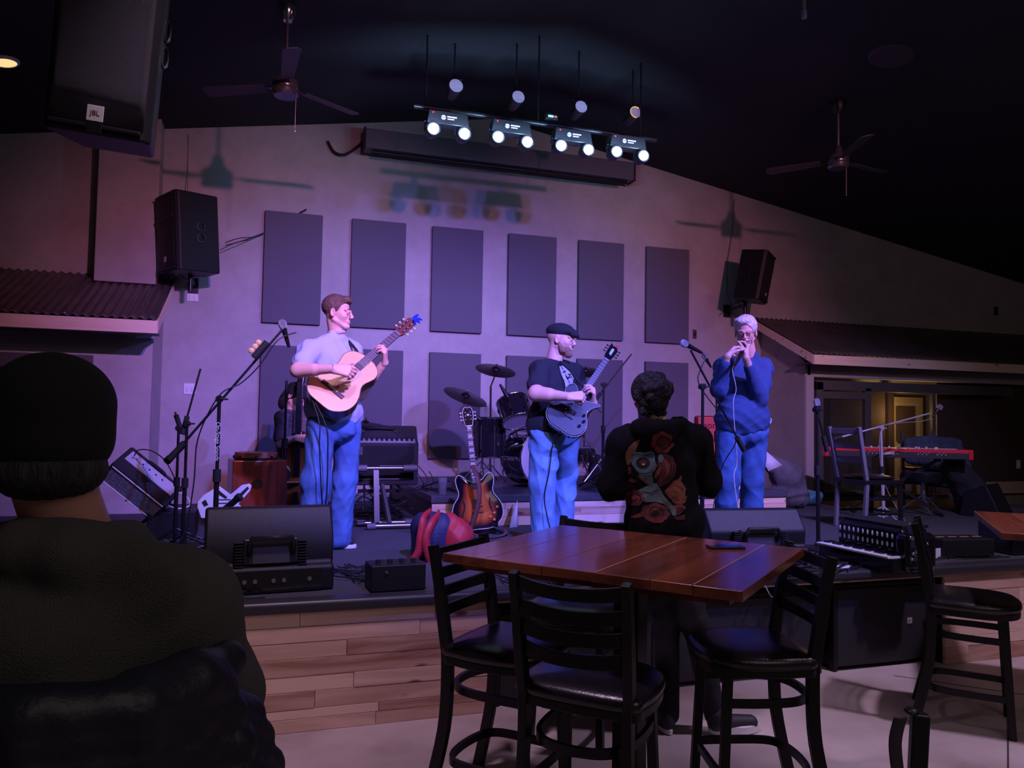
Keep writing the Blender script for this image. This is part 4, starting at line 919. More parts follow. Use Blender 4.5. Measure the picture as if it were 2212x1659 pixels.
def es335(label):
    t = thing('electric_guitar', label, 'guitar')
    pts = [(0, 0), (.11, .006), (.185, .07), (.203, .145), (.185, .215), (.145, .275), (.138, .32), (.15, .37), (.152, .425), (.128, .455), (.095, .44), (.062, .405), (.03, .395), (-.03, .395), (-.062, .405), (-.095, .44), (-.128, .455), (-.152, .425), (-.15, .37), (-.138, .32), (-.145, .275), (-.185, .215), (-.203, .145), (-.185, .07), (-.11, .006)]
    ol = outline(pts, 5)
    sb = bpy.data.materials.new('sunburst'); sb.use_nodes = True; nt = sb.node_tree; b = nt.nodes['Principled BSDF']; b.inputs['Roughness'].default_value = .12; b.inputs['Coat Weight'].default_value = .8
    at = nt.nodes.new('ShaderNodeAttribute'); at.attribute_name = 'tone'; r = ramp(nt, at.outputs['Fac'], [(0.0, (.004, .004, .01)), (.28, (.02, .008, .014)), (.5, (.30, .045, .02)), (.85, (.62, .14, .035))]); nt.links.new(r.outputs[0], b.inputs['Base Color'])
    P = np.array(ol); q = MB(); cen_ = (0, .19)
    # concentric rings from the edge inward; tone rises toward the middle
    rings = 10
    cpts = []
    for j in range(rings+1):
        f = 1-j/rings
        ring = []
        for (x, y) in ol:
            cx_, cy_ = (0, min(max(y, .12), .30)); f2 = f
            ring.append((cx_+(x-cx_)*f2, cy_+(y-cy_)*f2, .0+.012*(1-f*f)))
        cpts.append(ring)
    n = len(ol)
    for j in range(rings):
        b0 = len(q.v); q.v += cpts[j]+cpts[j+1]; lo = min(1, (j+.5)/rings*1.15)
        for k in range(n):
            yy = cpts[j][k][1]; q.f.append((b0+k, b0+(k+1) % n, b0+n+(k+1) % n, b0+n+k)); q.t.append(.5)
    q.pt = []
    for j in range(rings):
        for jj in (j, j+1): q.pt += [max(0, min(1, (jj/rings)*1.25)-max(0, p_[1]-.31)*3.2) for p_ in cpts[jj]]
    q.build('arched_top', sb, t, smooth=180)
    MB().prism(ol, -.045, .0005).build('sides', mat('dark_cherry', (.05, .012, .012), .15, coat=.7), t)
    MB().tube([(a, b, .0) for a, b in ol], .0035, 6, closed=True).build('binding', 'ivory', t)
    for s_ in (-1, 1):
        f = MB(); fp = [(s_*(.098), .245), (s_*.108, .238), (s_*.102, .22), (s_*.10, .19), (s_*.112, .15), (s_*.125, .12), (s_*.118, .108)]
        f.tube([(a, b, .006) for a, b in spline([(a, b, 0) for a, b in fp], 5) for a, b in [(a, b)]] if False else [(p.x, p.y, .0065) for p in spline([(a, b, 0) for a, b in fp], 5)], [.0035+.005*math.sin(PI*i/30) for i in range(31)], 6)
        f.build('f_hole', 'rubber', t)
    for yy in (.345, .225): MB().box((0, yy, .016), (.075, .036, .01)).build('pickup', 'chrome', t, bevel=.003)
    MB().box((0, .185, .016), (.085, .012, .01)).build('bridge', 'chrome', t, bevel=.002)
    MB().box((0, .135, .016), (.09, .012, .01)).build('tailpiece', 'chrome', t, bevel=.003)
    for a, b in ((.13, .12), (.158, .165), (.095, .09), (.125, .065)): MB().cyl((a, b, .002), (a, b, .018), .011, n=14).build('knob', mat('amber_knob', (.6, .2, .04), .25), t)
    neck(t, .37, .86, .056, .043, .018, None, mat('fretboard_dark', (.035, .02, .022), .4), 22, dots=(1, 3, 5, 7, 9, 12, 15, 17, 19), sl=.14)
    hs = outline([(-.022, .86), (.022, .86), (.034, .89), (.042, .96), (.036, 1.0), (.02, 1.022), (0, 1.015), (-.02, 1.022), (-.036, 1.0), (-.042, .96), (-.034, .89)], 4)
    MB().prism(hs, -.006, .010).build('headstock', 'blackgloss', t); MB().tube([(a, b, .010) for a, b in hs], .0025, 6, closed=True).build('headstock_binding', 'ivory', t)
    MB().prism([(-.012, .955), (0, .945), (.012, .955), (.006, .965), (0, .96), (-.006, .965)], .010, .0115).build('logo', 'ivory', t)
    pegs(t, .90, .99, .078, .010, 'ivory')
    return t
def lespaul(label):
    t = thing('electric_guitar', label, 'guitar')
    pts = [(0, 0), (.10, .006), (.16, .06), (.17, .13), (.15, .19), (.115, .24), (.11, .28), (.13, .33), (.165, .375), (.155, .385), (.11, .37), (.06, .345), (.03, .34), (-.03, .36), (-.06, .395), (-.10, .42), (-.135, .39), (-.14, .34), (-.115, .28), (-.12, .24), (-.155, .19), (-.17, .13), (-.16, .06), (-.1, .006)]
    ol = outline(pts, 5)
    MB().prism(ol, -.045, 0).build('sides', 'blackgloss', t, bevel=.004)
    MB().prism([(a*.965, .19+(b-.19)*.965) for a, b in ol], -.001, .004).build('flame_top', mat('blue_black_flame', (.010, .013, .030), .35, coat=.25, var=.9, vscale=5, stretch=(1, 14, 1)), t, bevel=.003)
    MB().tube([(a, b, .0) for a, b in ol], .0024, 6, closed=True).build('binding', mat('grey_binding', (.35, .33, .38), .4), t)
    for yy in (.30, .19): MB().box((0, yy, .009), (.08, .032, .01)).build('pickup', 'rubber', t, bevel=.003)
    MB().box((0, .14, .01), (.085, .014, .01)).build('bridge', 'chrome', t)
    for a, b in ((.10, .22), (.125, .175), (.115, .12)): MB().cyl((a, b, .002), (a, b, .018), .012, n=14).build('knob', 'blackgloss', t)
    neck(t, .32, .78, .056, .043, .014, None, mat('fretboard_pale', (.10, .08, .10), .4), 22, sl=.14)
    MB().prism([(-.022, .78), (.022, .78), (.036, .82), (.042, .90), (.02, .935), (-.012, .925), (-.04, .945), (-.036, .82)], -.006, .010).build('headstock', 'blackgloss', t, bevel=.002)
    MB().prism([(-.01, .84), (.012, .83), (.012, .90), (-.012, .90)], .010, .0115).build('logo', mat('pale_logo', (.4, .45, .6), .3), t)
    pegs(t, .83, .92, .076, .010, 'blackgloss')
    MB().ell((.02, .935, .014), (.012, .016, .008), n=10, m=8).build('clip_tuner', 'red', t)
    return t
# sunburst guitar on its stand
tail, head = aY(1036, 1143, 6.05), aY(1009, 880, 6.25)
g = es335('sunburst semi-hollow electric guitar with f-holes standing on a guitar stand'); g.matrix_world = place_axis(tail, head, (-.25, -1, .15))
s_ = (head-tail).length/1.022; g.scale = (s_*1.03, s_, s_)
t = thing('guitar_stand', 'black guitar stand holding the sunburst guitar', 'guitar stand', (tail.x+.02, tail.y+.12, ST))
q = MB(); q.cyl((0, 0, .05), (-.06, .06, .62), .010, n=10)
for sx in (-1, 1): q.cyl((0, 0, .08), (sx*.2, -.16, .01), .010, n=8); q.cyl((0, 0, .1), (sx*.09, -.08, .10), .008, n=8); q.tube([(sx*.09, -.08, .09), (sx*.10, -.2, .08), (sx*.1, -.22, .16)], .011, 8)
q.cyl((0, 0, .08), (0, .18, .01), .010, n=8); q.build('frame_tubes', 'blackmetal', t)
st_ = MB()
def strap(pts, w_, label, m_, th=.003, nv=(0, -1, 0)):
    P = spline(pts, 8); q = MB(); vs = []
    for i, p in enumerate(P):
        d = (P[min(i+1, len(P)-1)]-P[max(i-1, 0)]).normalized(); s2 = d.cross(Vector(nv)).normalized()*w_/2; q.v += [tuple(p-s2), tuple(p+s2)]
    for i in range(len(P)-1): q.f.append((2*i, 2*i+1, 2*i+3, 2*i+2)); q.t.append(.5)
    return q, th
q, th = strap([aY(1020, 1005, 6.0), aY(1030, 1030, 5.9), aY(1036, 1060, 5.88), aY(1032, 1095, 5.88), aY(1022, 1130, 5.9), aY(1015, 1150, 5.92)], .036, '', None)
tag(q.build('guitar_strap', mat('brown_strap', (.14, .06, .055), .6), solid=.004, smooth=30), 'brown guitar strap hanging down over the sunburst guitar', 'strap')
q, th = strap([aY(1020, 1152, 5.9), aY(1050, 1160, 5.85), aY(1085, 1156, 5.9), aY(1093, 1146, 6.0), aY(1080, 1140, 6.1)], .03, '', None, nv=(0, 0, 1))
tag(q.build('guitar_strap', MATS['brown_strap'], solid=.004, smooth=180), 'end of the brown strap curling on the stage beside the guitar stand', 'strap')
q = MB(); q.add([aY(1118, 1140, 6.44), aY(1098, 1148, 6.40), aY(1113, 1092, 6.47), aY(1118, 1080, 6.48)], [(0, 1, 2, 3)]); tag(q.build('set_list', 'white', solid=.002), 'white paper strip hanging down before the riser', 'paper')

# ---------------------------------------------------------------- red keyboard on X stand, chair, case, bags
KL, KR = aY(1783, 966, 6.95), aY(2101, 972, 6.15)
ang = math.atan2(KR.y-KL.y, KR.x-KL.x); KW = (KR-KL).xy.length
kc = (KL+KR)/2
t = thing('stage_keyboard', 'red stage keyboard seen from behind, on a stand at the right', 'keyboard', (kc.x, kc.y, kc.z-.10), ang)
MB().box((0, .14, .032), (KW-.06, .28, .062)).build('rear_panel', mat('keyboard_black', (.02, .02, .03), .45), t, bevel=.004)
MB().box((0, .145, .082), (KW-.06, .30, .036)).build('red_top', mat('vivid_red', (.75, .02, .05), .35), t, bevel=.003)  # plain red, a little brighter than the end cheeks
for s_ in (-1, 1): MB().box((s_*(KW/2-.015), .15, .05), (.045, .32, .105)).build('end_cheek', 'red', t, bevel=.008)
q = MB(); r2 = random.Random(4)
for x0, n_, dx in ((-.28, 5, .02), (-.12, 5, .03), (.2, 6, .02), (.38, 5, .02)):
    for k in range(n_): q.cyl((x0+dx*k, -.002, .045+.018*(k % 2)), (x0+dx*k, .004, .045+.018*(k % 2)), .006, n=8)
q.box((-.09, -.001, .05), (.13, .004, .03)); q.build('jacks', mat('pale_jacks', (.6, .6, .7), .4), t)
q = MB()
for k in range(16): q.cyl((-.5+.06*k+.02*(k % 3), .08+.03*(k % 2), .1), (-.5+.06*k+.02*(k % 3), .08+.03*(k % 2), .122), .011, n=10)
q.build('knobs', 'white', t)
q = MB(); q.box((0, .25, .101), (KW-.2, .11, .006)); q.build('keybed', 'ivory', t)
t = thing('keyboard_stand', 'black crossed stand under the red keyboard', 'keyboard stand', (kc.x, kc.y, ST), ang)
zt = kc.z-.10-ST-.003
for s_, yy in ((-1, .05), (1, .22)):
    q = MB(); q.bar((-.42*s_, yy, .02), (.42*s_, yy, zt-.02), .03, .02, (0, 1, 0)); q.build('cross_leg', 'blackmetal', t)
q = MB()
for s_ in (-1, 1): q.cyl((s_*.42, -.05, .02), (s_*.42, .33, .02), .014, n=10); q.cyl((s_*.42, -.02, zt-.015), (s_*.42, .3, zt-.015), .014, n=10)
q.cyl((0, .02, zt/2), (0, .26, zt/2), .025, n=12); q.build('cross_bars', 'blackmetal', t)
# soft red case with lettering
c = aY(1525, 950, 8.3)
t = thing('gig_bag', 'red keyboard case standing upright behind the harmonica player', 'case', (c.x+.08, 8.35, RZ if c.x < 5.2 else ST), math.radians(-12), )
t.location.z = ST if c.x > RX1 else RZ
hcase = aY(1525, 898, 8.35).z-t.location.z
MB().box((0, 0, hcase/2), (.36, .14, hcase)).build('shell', mat('pink_red_case', (.62, .06, .07), .5), t, bevel=.03, seg=3)
text('case_lettering', 'nord', .12, 'rubber', t, axes((.0, -.072, hcase-.12), (1, 0, 0), (0, 0, 1)))
q = MB(); q.tube([(-.17, -.06, .02), (-.17, -.06, hcase-.03), (-.15, -.06, hcase-.01), (.15, -.06, hcase-.01), (.17, -.06, hcase-.03)], .006, 6); q.build('zip', 'rubber', t)
# ================================================================== PEOPLE: signed-distance bodies turned into one surface
class SD:
    def __init__(s, res): s.res = res; s.ops = []
    def cap(s, a, b, ra, rb=None, k=.02, sub=False): s.ops.append(('c', np.array(a, float), np.array(b, float), ra, ra if rb is None else rb, k, sub)); return s
    def ell(s, c, r, R=None, k=.02, sub=False):
        s.ops.append(('e', np.array(c, float), np.array(r, float), np.array(R if R is not None else np.eye(3), float), None, k, sub)); return s
    def chain(s, pts, rs, k=.02):
        for i in range(len(pts)-1): s.cap(pts[i], pts[i+1], rs[i], rs[i+1], k)
        return s
    def mesh(s, noise=None):
        res = s.res; lo = []; hi = []; bb = []
        for o in s.ops:
            if o[0] == 'c':
                m = max(o[3], o[4]); l = np.minimum(o[1], o[2])-m; h = np.maximum(o[1], o[2])+m
            else:
                e = np.sqrt(((o[3]*o[2][None, :])**2).sum(1)); l = o[1]-e; h = o[1]+e
            bb.append((l, h))
            if not o[6]: lo.append(l); hi.append(h)
        lo = np.min(lo, 0)-4*res-.012; hi = np.max(hi, 0)+4*res+.012
        n = np.ceil((hi-lo)/res).astype(int)+1
        D = np.full(n, .5, np.float32)
        for o, (l, h) in zip(s.ops, bb):
            mg = o[5]+4*res+.012
            i0 = np.clip(np.floor((l-mg-lo)/res).astype(int), 0, n); i1 = np.clip(np.ceil((h+mg-lo)/res).astype(int)+1, 0, n)
            if (i1 <= i0).any(): continue
            ax = [lo[k]+res*np.arange(i0[k], i1[k]) for k in range(3)]
            X, Y, Z = np.meshgrid(*ax, indexing='ij'); 
            if o[0] == 'c':
                a, b, ra, rb = o[1:5]; d = b-a; L2 = max((d*d).sum(), 1e-9)
                px, py, pz = X-a[0], Y-a[1], Z-a[2]; t = np.clip((px*d[0]+py*d[1]+pz*d[2])/L2, 0, 1)
                q = np.sqrt((px-t*d[0])**2+(py-t*d[1])**2+(pz-t*d[2])**2)-(ra+(rb-ra)*t)
            else:
                c, r, R = o[1:4]; P = np.stack([X-c[0], Y-c[1], Z-c[2]], -1) @ R
                k0 = np.sqrt(((P/r)**2).sum(-1)); k1 = np.sqrt(((P/(r*r))**2).sum(-1))+1e-9; q = k0*(k0-1)/k1
            sl = D[i0[0]:i1[0], i0[1]:i1[1], i0[2]:i1[2]]; k = max(o[5], 1e-4); q = q.astype(np.float32)
            if o[6]: q = -q; hh = np.clip(.5-.5*(sl-q)/k, 0, 1); sl[...] = sl*(1-hh)+q*hh+k*hh*(1-hh)
            else: hh = np.clip(.5+.5*(sl-q)/k, 0, 1); sl[...] = sl*(1-hh)+q*hh-k*hh*(1-hh)
        if noise is not None:
            ax = [lo[k]+res*np.arange(n[k]) for k in range(3)]; X, Y, Z = np.meshgrid(*ax, indexing='ij'); D += noise(X, Y, Z).astype(np.float32)
        S = D < 0
        c = [S[a:n[0]-1+a, b:n[1]-1+b, e:n[2]-1+e] for a in (0, 1) for b in (0, 1) for e in (0, 1)]
        cnt = sum(x.astype(np.int8) for x in c); act = (cnt > 0) & (cnt < 8); I = np.argwhere(act)
        idx = -np.ones(act.shape, np.int64); idx[act] = np.arange(len(I))
        acc = np.zeros((len(I), 3)); num = np.zeros(len(I))
        cor = [np.array((a, b, e)) for a in (0, 1) for b in (0, 1) for e in (0, 1)]
        for p in range(8):
            for ax_ in range(3):
                if cor[p][ax_]: continue
                q_ = cor[p].copy(); q_[ax_] = 1; A = I+cor[p]; B = I+q_
                da = D[A[:, 0], A[:, 1], A[:, 2]]; db = D[B[:, 0], B[:, 1], B[:, 2]]; m = (da < 0) != (db < 0)
                t = np.where(m, da/(da-db+1e-12), 0); pt = cor[p]+np.outer(t, q_-cor[p]); acc += pt*m[:, None]; num += m
        V = lo+res*(I+acc/num[:, None]); F = []
        for ax_ in range(3):
            o1, o2 = (ax_+1) % 3, (ax_+2) % 3
            sA = [slice(None)]*3; sB = [slice(None)]*3; sA[ax_] = slice(0, -1); sB[ax_] = slice(1, None)
            ch = S[tuple(sA)] != S[tuple(sB)]; E = np.argwhere(ch); E = E[(E[:, o1] > 0) & (E[:, o2] > 0) & (E[:, o1] < n[o1]-1) & (E[:, o2] < n[o2]-1)]
            ins = S[E[:, 0], E[:, 1], E[:, 2]]; q4 = []
            for a, b in ((0, 0), (1, 0), (1, 1), (0, 1)):
                C = E.copy(); C[:, o1] -= a; C[:, o2] -= b; q4.append(idx[C[:, 0], C[:, 1], C[:, 2]])
            Q = np.stack(q4, 1); Q[~ins] = Q[~ins][:, ::-1]; F.append(Q)
        return V, np.concatenate(F)
def sdobj(name, sds, m, parent, noise=None):
    Vs = []; Fs = []; b = 0
    for s in (sds if isinstance(sds, list) else [sds]):
        V, F = s.mesh(noise); Vs.append(V); Fs.append(F[:, ::-1]+b if False else F+b); b += len(V)
    V = np.concatenate(Vs); F = np.concatenate(Fs)
    me = bpy.data.meshes.new(name); me.from_pydata(V.tolist(), [], F.tolist()); me.materials.append(M[m] if isinstance(m, str) else m)
    me.shade_smooth(); o = bpy.data.objects.new(name, me); COL.objects.link(o)
    if parent: o.parent = parent; o.matrix_parent_inverse = Matrix.Translation(-Vector(parent.location)) 
    return o
def npv(v): return np.array(v, float)
def fr(f, u):
    """columns: right, forward, up"""
    f = npv(f); f = f/np.linalg.norm(f); u = npv(u); u = u-f*(u@f); u = u/np.linalg.norm(u); r = np.cross(f, u); return np.stack([r, f, u], 1)
def head_sd(s, c, R, neck, sc=1.0, beard=0, fat=0.0):
    def P(*v): return npv(c)+R @ (npv(v)*sc)
    E = lambda p, r, k=.015, sub=False, Q=None: s.ell(P(*p), npv(r)*sc, R if Q is None else Q, k*sc, sub)
    E((0, -.012, .035), (.075, .095, .086)); E((0, .030, -.028), (.056+fat, .060, .076)); E((0, .070, -.100), (.027+fat, .026, .021), .02)
    for sx in (-1, 1):
        s.cap(P(sx*.054, -.004, -.055), P(sx*.018, .066, -.102), .014*sc, .012*sc, .015*sc)
        E((sx*.038, .058, -.026), (.019+fat, .021, .020), .02)
        s.cap(P(sx*.048, .076, .014), P(sx*.012, .092, .012), .008*sc, .009*sc, .014*sc)
        E((sx*.031, .102, -.006), (.017, .016, .011), .010, True)
        E((sx*.031, .0815, -.006), (.014, .0125, .012), .003)
        s.cap(P(sx*.019, .0935, -.013), P(sx*.042, .0875, -.012), .003*sc, .003*sc, .003*sc)
        s.cap(P(sx*.018, .0965, .001), P(sx*.043, .088, .000), .0052*sc, .0048*sc, .004*sc)
        E((sx*.011, .104, -.037), (.009, .010, .008), .006)
        Q = R @ np.array(Matrix.Rotation(math.radians(-14*sx*0), 3, 'Z')); E((sx*.079, -.008, -.010), (.009, .019, .031), .006, False, Q); E((sx*.086, -.004, -.008), (.006, .011, .02), .004, True)
    s.cap(P(0, .090, .006), P(0, .111, -.031), .0070*sc, .0105*sc, .010*sc)
    E((0, .083, -.066), (.024, .014, .016), .012)
    s.cap(P(-.020, .0865, -.062), P(.020, .0865, -.062), .0055*sc, None, .004*sc); s.cap(P(-.016, .087, -.073), P(.016, .087, -.073), .006*sc, None, .004*sc)
    s.cap(P(-.024, .0965, -.0675), P(.024, .0965, -.0675), .0022*sc, None, .003*sc, True)
    s.cap(P(0, -.025, -.055), neck, .050*sc+fat, .054*sc+fat, .025*sc)
    s.cap(P(0, .0, -.09), npv(neck)+R @ npv((0, .018, 0)), .030*sc+fat, .042*sc, .02*sc)
    return P
def hand_sd(s, W, D, N, side, curl=(55, 60, 65, 70), thumb=(25, 30), sc=1.0, spread=4):
    """W wrist, D toward knuckles, N palm normal, side=+1 if thumb lies along D x N"""
    D = npv(D)/np.linalg.norm(D); N = npv(N); N = N-D*(N@D); N /= np.linalg.norm(N); T = np.cross(D, N)*side; W = npv(W)
    xs = [.030, .010, -.010, -.029]; ln = [.070, .078, .072, .056]
    kn = [W+D*(.092-.004*abs(i-1)**1.5)*sc+T*x*sc for i, x in enumerate(xs)]
    for i in range(4): s.cap(W+T*xs[i]*.55*sc, kn[i]-N*.003, .0165*sc, .0125*sc, .012*sc)
    s.cap(W+T*.012*sc+N*.008, W+D*.055*sc+T*.018*sc+N*.008, .014*sc, .014*sc, .012*sc)
    for i in range(4):
        a0 = math.radians(curl[i]); p = kn[i]; d = D; L_ = ln[i]*sc; tot = 0; sd_ = T*math.sin(math.radians((1.5-i)*spread))
        for j, (f, r0, r1, mul) in enumerate(((.46, .0100, .0088, .85), (.30, .0088, .0080, 1.1), (.26, .0080, .0068, .7))):
            tot += a0*mul; dd = D*math.cos(tot)+N*math.sin(tot)+(sd_ if j == 0 else sd_*.5); dd /= np.linalg.norm(dd); q = p+dd*L_*f
            s.cap(p, q, r0*sc, r1*sc, .0035*sc); p = q
    b = W+D*.028*sc+T*.024*sc+N*.006; t1 = math.radians(thumb[0]); t2 = math.radians(thumb[1])
    d1 = D*.75+T*.65*math.cos(t1)+N*math.sin(t1); d1 /= np.linalg.norm(d1); p1 = b+d1*.042*sc; s.cap(b, p1, .0155*sc, .0115*sc, .01*sc)
    d2 = d1*math.cos(t2)+N*math.sin(t2)*.8+D*.3; d2 /= np.linalg.norm(d2); p2 = p1+d2*.030*sc; s.cap(p1, p2, .0108*sc, .0095*sc, .004*sc); d3 = d2+N*.25+D*.2; d3 /= np.linalg.norm(d3); s.cap(p2, p2+d3*.024*sc, .0095*sc, .0075*sc, .004*sc)
def wob(amp, f=(14, 14, 22), ph=0.0):
    def fn(X, Y, Z):
        return amp*(np.sin(f[0]*X+1.7*np.sin(f[2]*.6*Z+ph)+ph)*np.sin(f[2]*Z+1.9*np.sin(f[1]*Y+ph))*.6+.4*np.sin(f[2]*1.9*Z+f[0]*1.3*X+2*np.sin(f[1]*.8*Y)))
    return fn
def creases(amp, ph=0, vert=.5):
    r = random.Random(int(ph*97)+3); W_ = []
    for i in range(7):
        k = (26, 34, 45, 58, 72, 90, 115)[i]*r.uniform(.85, 1.15); az = r.uniform(0, PI); el = r.uniform(-1.1, 1.1)*(1-vert)+r.choice((-.12, .12))
        W_.append((k*math.cos(az)*math.cos(el), k*math.sin(az)*math.cos(el), k*math.sin(el), r.uniform(0, 6), (26/k)**.75*amp, r.uniform(.8, 2.2)))
    def fn(X, Y, Z):
        o = 0
        for a, b, c, p, am, wp in W_: o = o+am*(np.abs(np.sin(.5*(a*X+b*Y+c*Z)+p+wp*np.sin(7*Z+5*X+p)+.7*np.sin(13*Y-9*Z)))-.62)*(.55+.45*np.sin(5*Z+p*2+4*X))
        return o
    return fn
def torso_sd(s, nk, sl, sr, hip, inf=0.0, belly=0.0, w=1.0, k=.05, hem=None, hemr=None):
    nk, sl, sr, hip = map(npv, (nk, sl, sr, hip)); up = nk-hip; H_ = np.linalg.norm(up); up /= H_; x = sr-sl; x = x-up*(x@up); SW = np.linalg.norm(x); x /= SW; y = np.cross(up, x); R = np.stack([x, y, up], 1)
    m = (sl+sr)/2
    s.cap(sl, sr, .058+inf, None, k); s.ell(hip+up*(H_*.66), (SW*.46*w+inf, .112+inf, H_*.34), R, k); s.ell(hip+up*(H_*.32)+y*belly*.6, (SW*.43*w+inf, .108+inf+belly, H_*.32), R, k)
    s.ell(hip, (SW*.44*w+inf, .112+inf+belly*.4, .13), R, k)
    s.cap(nk+up*.00, sl+up*.008, .05+inf*.6, .052+inf*.6, .04); s.cap(nk+up*.00, sr+up*.008, .05+inf*.6, .052+inf*.6, .04)
    return R
def decal(px, tgt, m, name, parent, off=.0025, step=7):
    import bmesh
    bm = bmesh.new(); vs = [bm.verts.new((u, v, 0)) for u, v in px]; bm.faces.new(vs); bmesh.ops.triangulate(bm, faces=bm.faces[:])
    for _ in range(6):
        L_ = [e for e in bm.edges if e.calc_length() > step]
        if not L_: break
        bmesh.ops.subdivide_edges(bm, edges=L_, cuts=1); bmesh.ops.triangulate(bm, faces=bm.faces[:])
    mw_ = tgt.matrix_basis if not tgt.parent else Matrix.Identity(4)
    bv = BVHTree.FromPolygons([v.co[:] for v in tgt.data.vertices], [p.vertices[:] for p in tgt.data.polygons])
    for v in bm.verts:
        d = ray(v.co.x, v.co.y).normalized(); h_ = bv.ray_cast(EYE, d); v.co = (h_[0]-d*off) if h_[0] else EYE+d*3
    me = bpy.data.meshes.new(name); bm.to_mesh(me); bm.free(); me.materials.append(m); o = bpy.data.objects.new(name, me); COL.objects.link(o)
    o.parent = parent; o.matrix_parent_inverse = Matrix.Translation(-Vector(parent.location)); return o
RV = npv((math.cos(YAW), math.sin(YAW), 0)); CV = npv((math.sin(YAW), -math.cos(YAW), 0)); UZ = npv((0, 0, 1))   # picture right, toward the camera
def mpart(mb, name, m, parent, **kw):
    o = mb.build(name, m, None, **kw); o.parent = parent; o.matrix_parent_inverse = Matrix.Translation(-Vector(parent.location)); return o
def eyes(par, P, R, sc=1.0):
    q = MB()
    for sx in (-1, 1): q.ell(P(sx*.031, .0835, -.006), .0112*sc, n=14, m=10)
    mpart(q, 'eyeball', mat('eye_white', (.7, .66, .66), .25), par)
    q = MB()
    for sx in (-1, 1): q.ell(P(sx*.031, .0905, -.006), .0058*sc, n=10, m=8)
    mpart(q, 'iris', mat('iris', (.05, .05, .06), .15), par)
    q = MB()
    for sx in (-1, 1): q.tube([Vector(P(sx*.014, .0985, .017)), Vector(P(sx*.031, .0935, .0205)), Vector(P(sx*.048, .080, .016))], [.0025*sc, .0035*sc, .0018*sc], 6)
    return q
def shoe(par, heel, toe, m='dark_shoe', sole='white', name='shoe', sc=1.0, sh=.030):
    heel, toe = npv(heel), npv(toe); d = toe-heel; L_ = np.linalg.norm(d); d /= L_; s = SD(.005); u = UZ
    s.cap(heel+d*.04+u*.055, toe-d*.05+u*.045, .040*sc, .034*sc, .02); s.cap(heel+d*.05+u*.09, heel+d*.07+u*.11, .042*sc, .04*sc, .02); s.ell(heel+d*L_*.5+u*-.03, (.3, .3, .055), None, .004, True)
    o = sdobj(name, s, m, par)
    q = MB(); n = 28; x = np.cross(d, u); pts = []
    for k in range(n):
        a = 2*PI*k/n; w_ = .046 if math.cos(a) > 0 else .038; pts.append((math.cos(a)*L_*.5, math.sin(a)*w_*sc))
    m4 = Matrix((Vector(d), Vector(np.cross(u, d)), Vector(u))).transposed().to_4x4(); m4.translation = Vector(heel+d*L_*.5); q.prism(pts, 0.002, sh, m4)
    mpart(q, 'shoe_sole', sole, o, bevel=.006) if False else None
    so = q.build('shoe_sole', sole, None, bevel=.006); so.parent = o; return o
mat('dark_shoe', (.02, .02, .03), .6); M['dark_shoe'] = MATS['dark_shoe']

# ---------------------------------------------------------------- A: young classical guitarist
YG = 5.5
G = lambda u, v, dy=0.0: npv(aY(u, v, YG+dy))
pg = thing('person', 'man in a light blue shirt and wide jeans playing a classical guitar', 'person', (G(705, 1180)[0], YG, ST))
f_head = RV*.97+CV*.10-UZ*.03; Rh = fr(f_head, UZ+RV*.04); hc = G(729, 675)
s1 = SD(.0035); nkb = G(727, 722, .02); PG = head_sd(s1, hc, Rh, nkb+CV*0, .98)
tail, head = aY(688, 868, YG-.27), aY(893, 690, YG+.02)
gn = Vector((-.30, -1, .22))
gt = classical('blond classical guitar with brown headstock held by the standing guitarist'); gm4 = place_axis(tail, head, gn); gs = (head-tail).length/.975
gt.matrix_world = gm4 @ Matrix.Diagonal((gs*1.0, gs, gs, 1))
def GL(x, y, z): return npv(gt.matrix_world @ Vector((x, y, z)))
shR, shL = G(669, 757, -.08), G(762, 757, .13)       # his right shoulder is on the picture's left
s2 = SD(.0045); elR = G(643, 800, -.22); wrR = GL(-.115, .30, .055) ; wrR = G(722, 797, -.36)
s2.chain([shR, elR, wrR], [.050, .044, .028], .02); s2.chain([elR, elR*.55+wrR*.45], [.043, .040], .02)
elL = G(778, 852, .08); Nk = GL(0, .605, -.012); wrL = Nk+RV*.038-UZ*.090-CV*.015
s2.chain([shL, elL, wrL], [.048, .042, .027], .02); s2.cap(shR, nkb-UZ*.09, .04, .05, .03); s2.cap(shL, nkb-UZ*.09, .04, .05, .03); s2.cap(nkb-UZ*.02, nkb-UZ*.14, .045, .06, .03); s2.cap(nkb-UZ*.16, G(716, 880), .075, .10, .04)
s3 = SD(.0028)
hand_sd(s3, wrR, RV*.95-UZ*.12-CV*.18, npv(-gn.normalized())*1.0-UZ*.25, 1, (34, 40, 44, 48), (14, 14), 1.08)
s3.cap(wrR*1.0, wrR*.85+elR*.15, .027, .030, .01)
s4 = SD(.0028); nd = npv((head-tail).normalized()); hand_sd(s4, wrL, (UZ*.9+CV*.38+RV*.05), -RV*.95+UZ*.1, -1, (46, 48, 50, 52), (30, 15), 1.0, 3)
s4.cap(wrL, wrL*.85+elL*.15, .027, .030, .01)
body = sdobj('body', [s1, s2, s3, s4], mat('fair_skin', (.74, .43, .34), .48, var=.05, vscale=18), pg)
mpart(eyes(pg, PG, Rh, .98), 'eyebrows', mat('brown_brow', (.16, .08, .05), .8), pg)
hs = SD(.004)
def HP(P, R, sc): return lambda p, r, k=.012, sub=False: hs.ell(P(*p), npv(r)*sc, R, k*sc, sub)
E_ = HP(PG, Rh, .98); E_((0, -.018, .045), (.083, .099, .088)); E_((0, .055, .085), (.062, .045, .035)); E_((0, .085, -.035), (.12, .078, .105), .006, True); E_((0, .115, .02), (.10, .05, .05), .008, True); E_((0, -.0, -.10), (.12, .16, .06), .01, True)
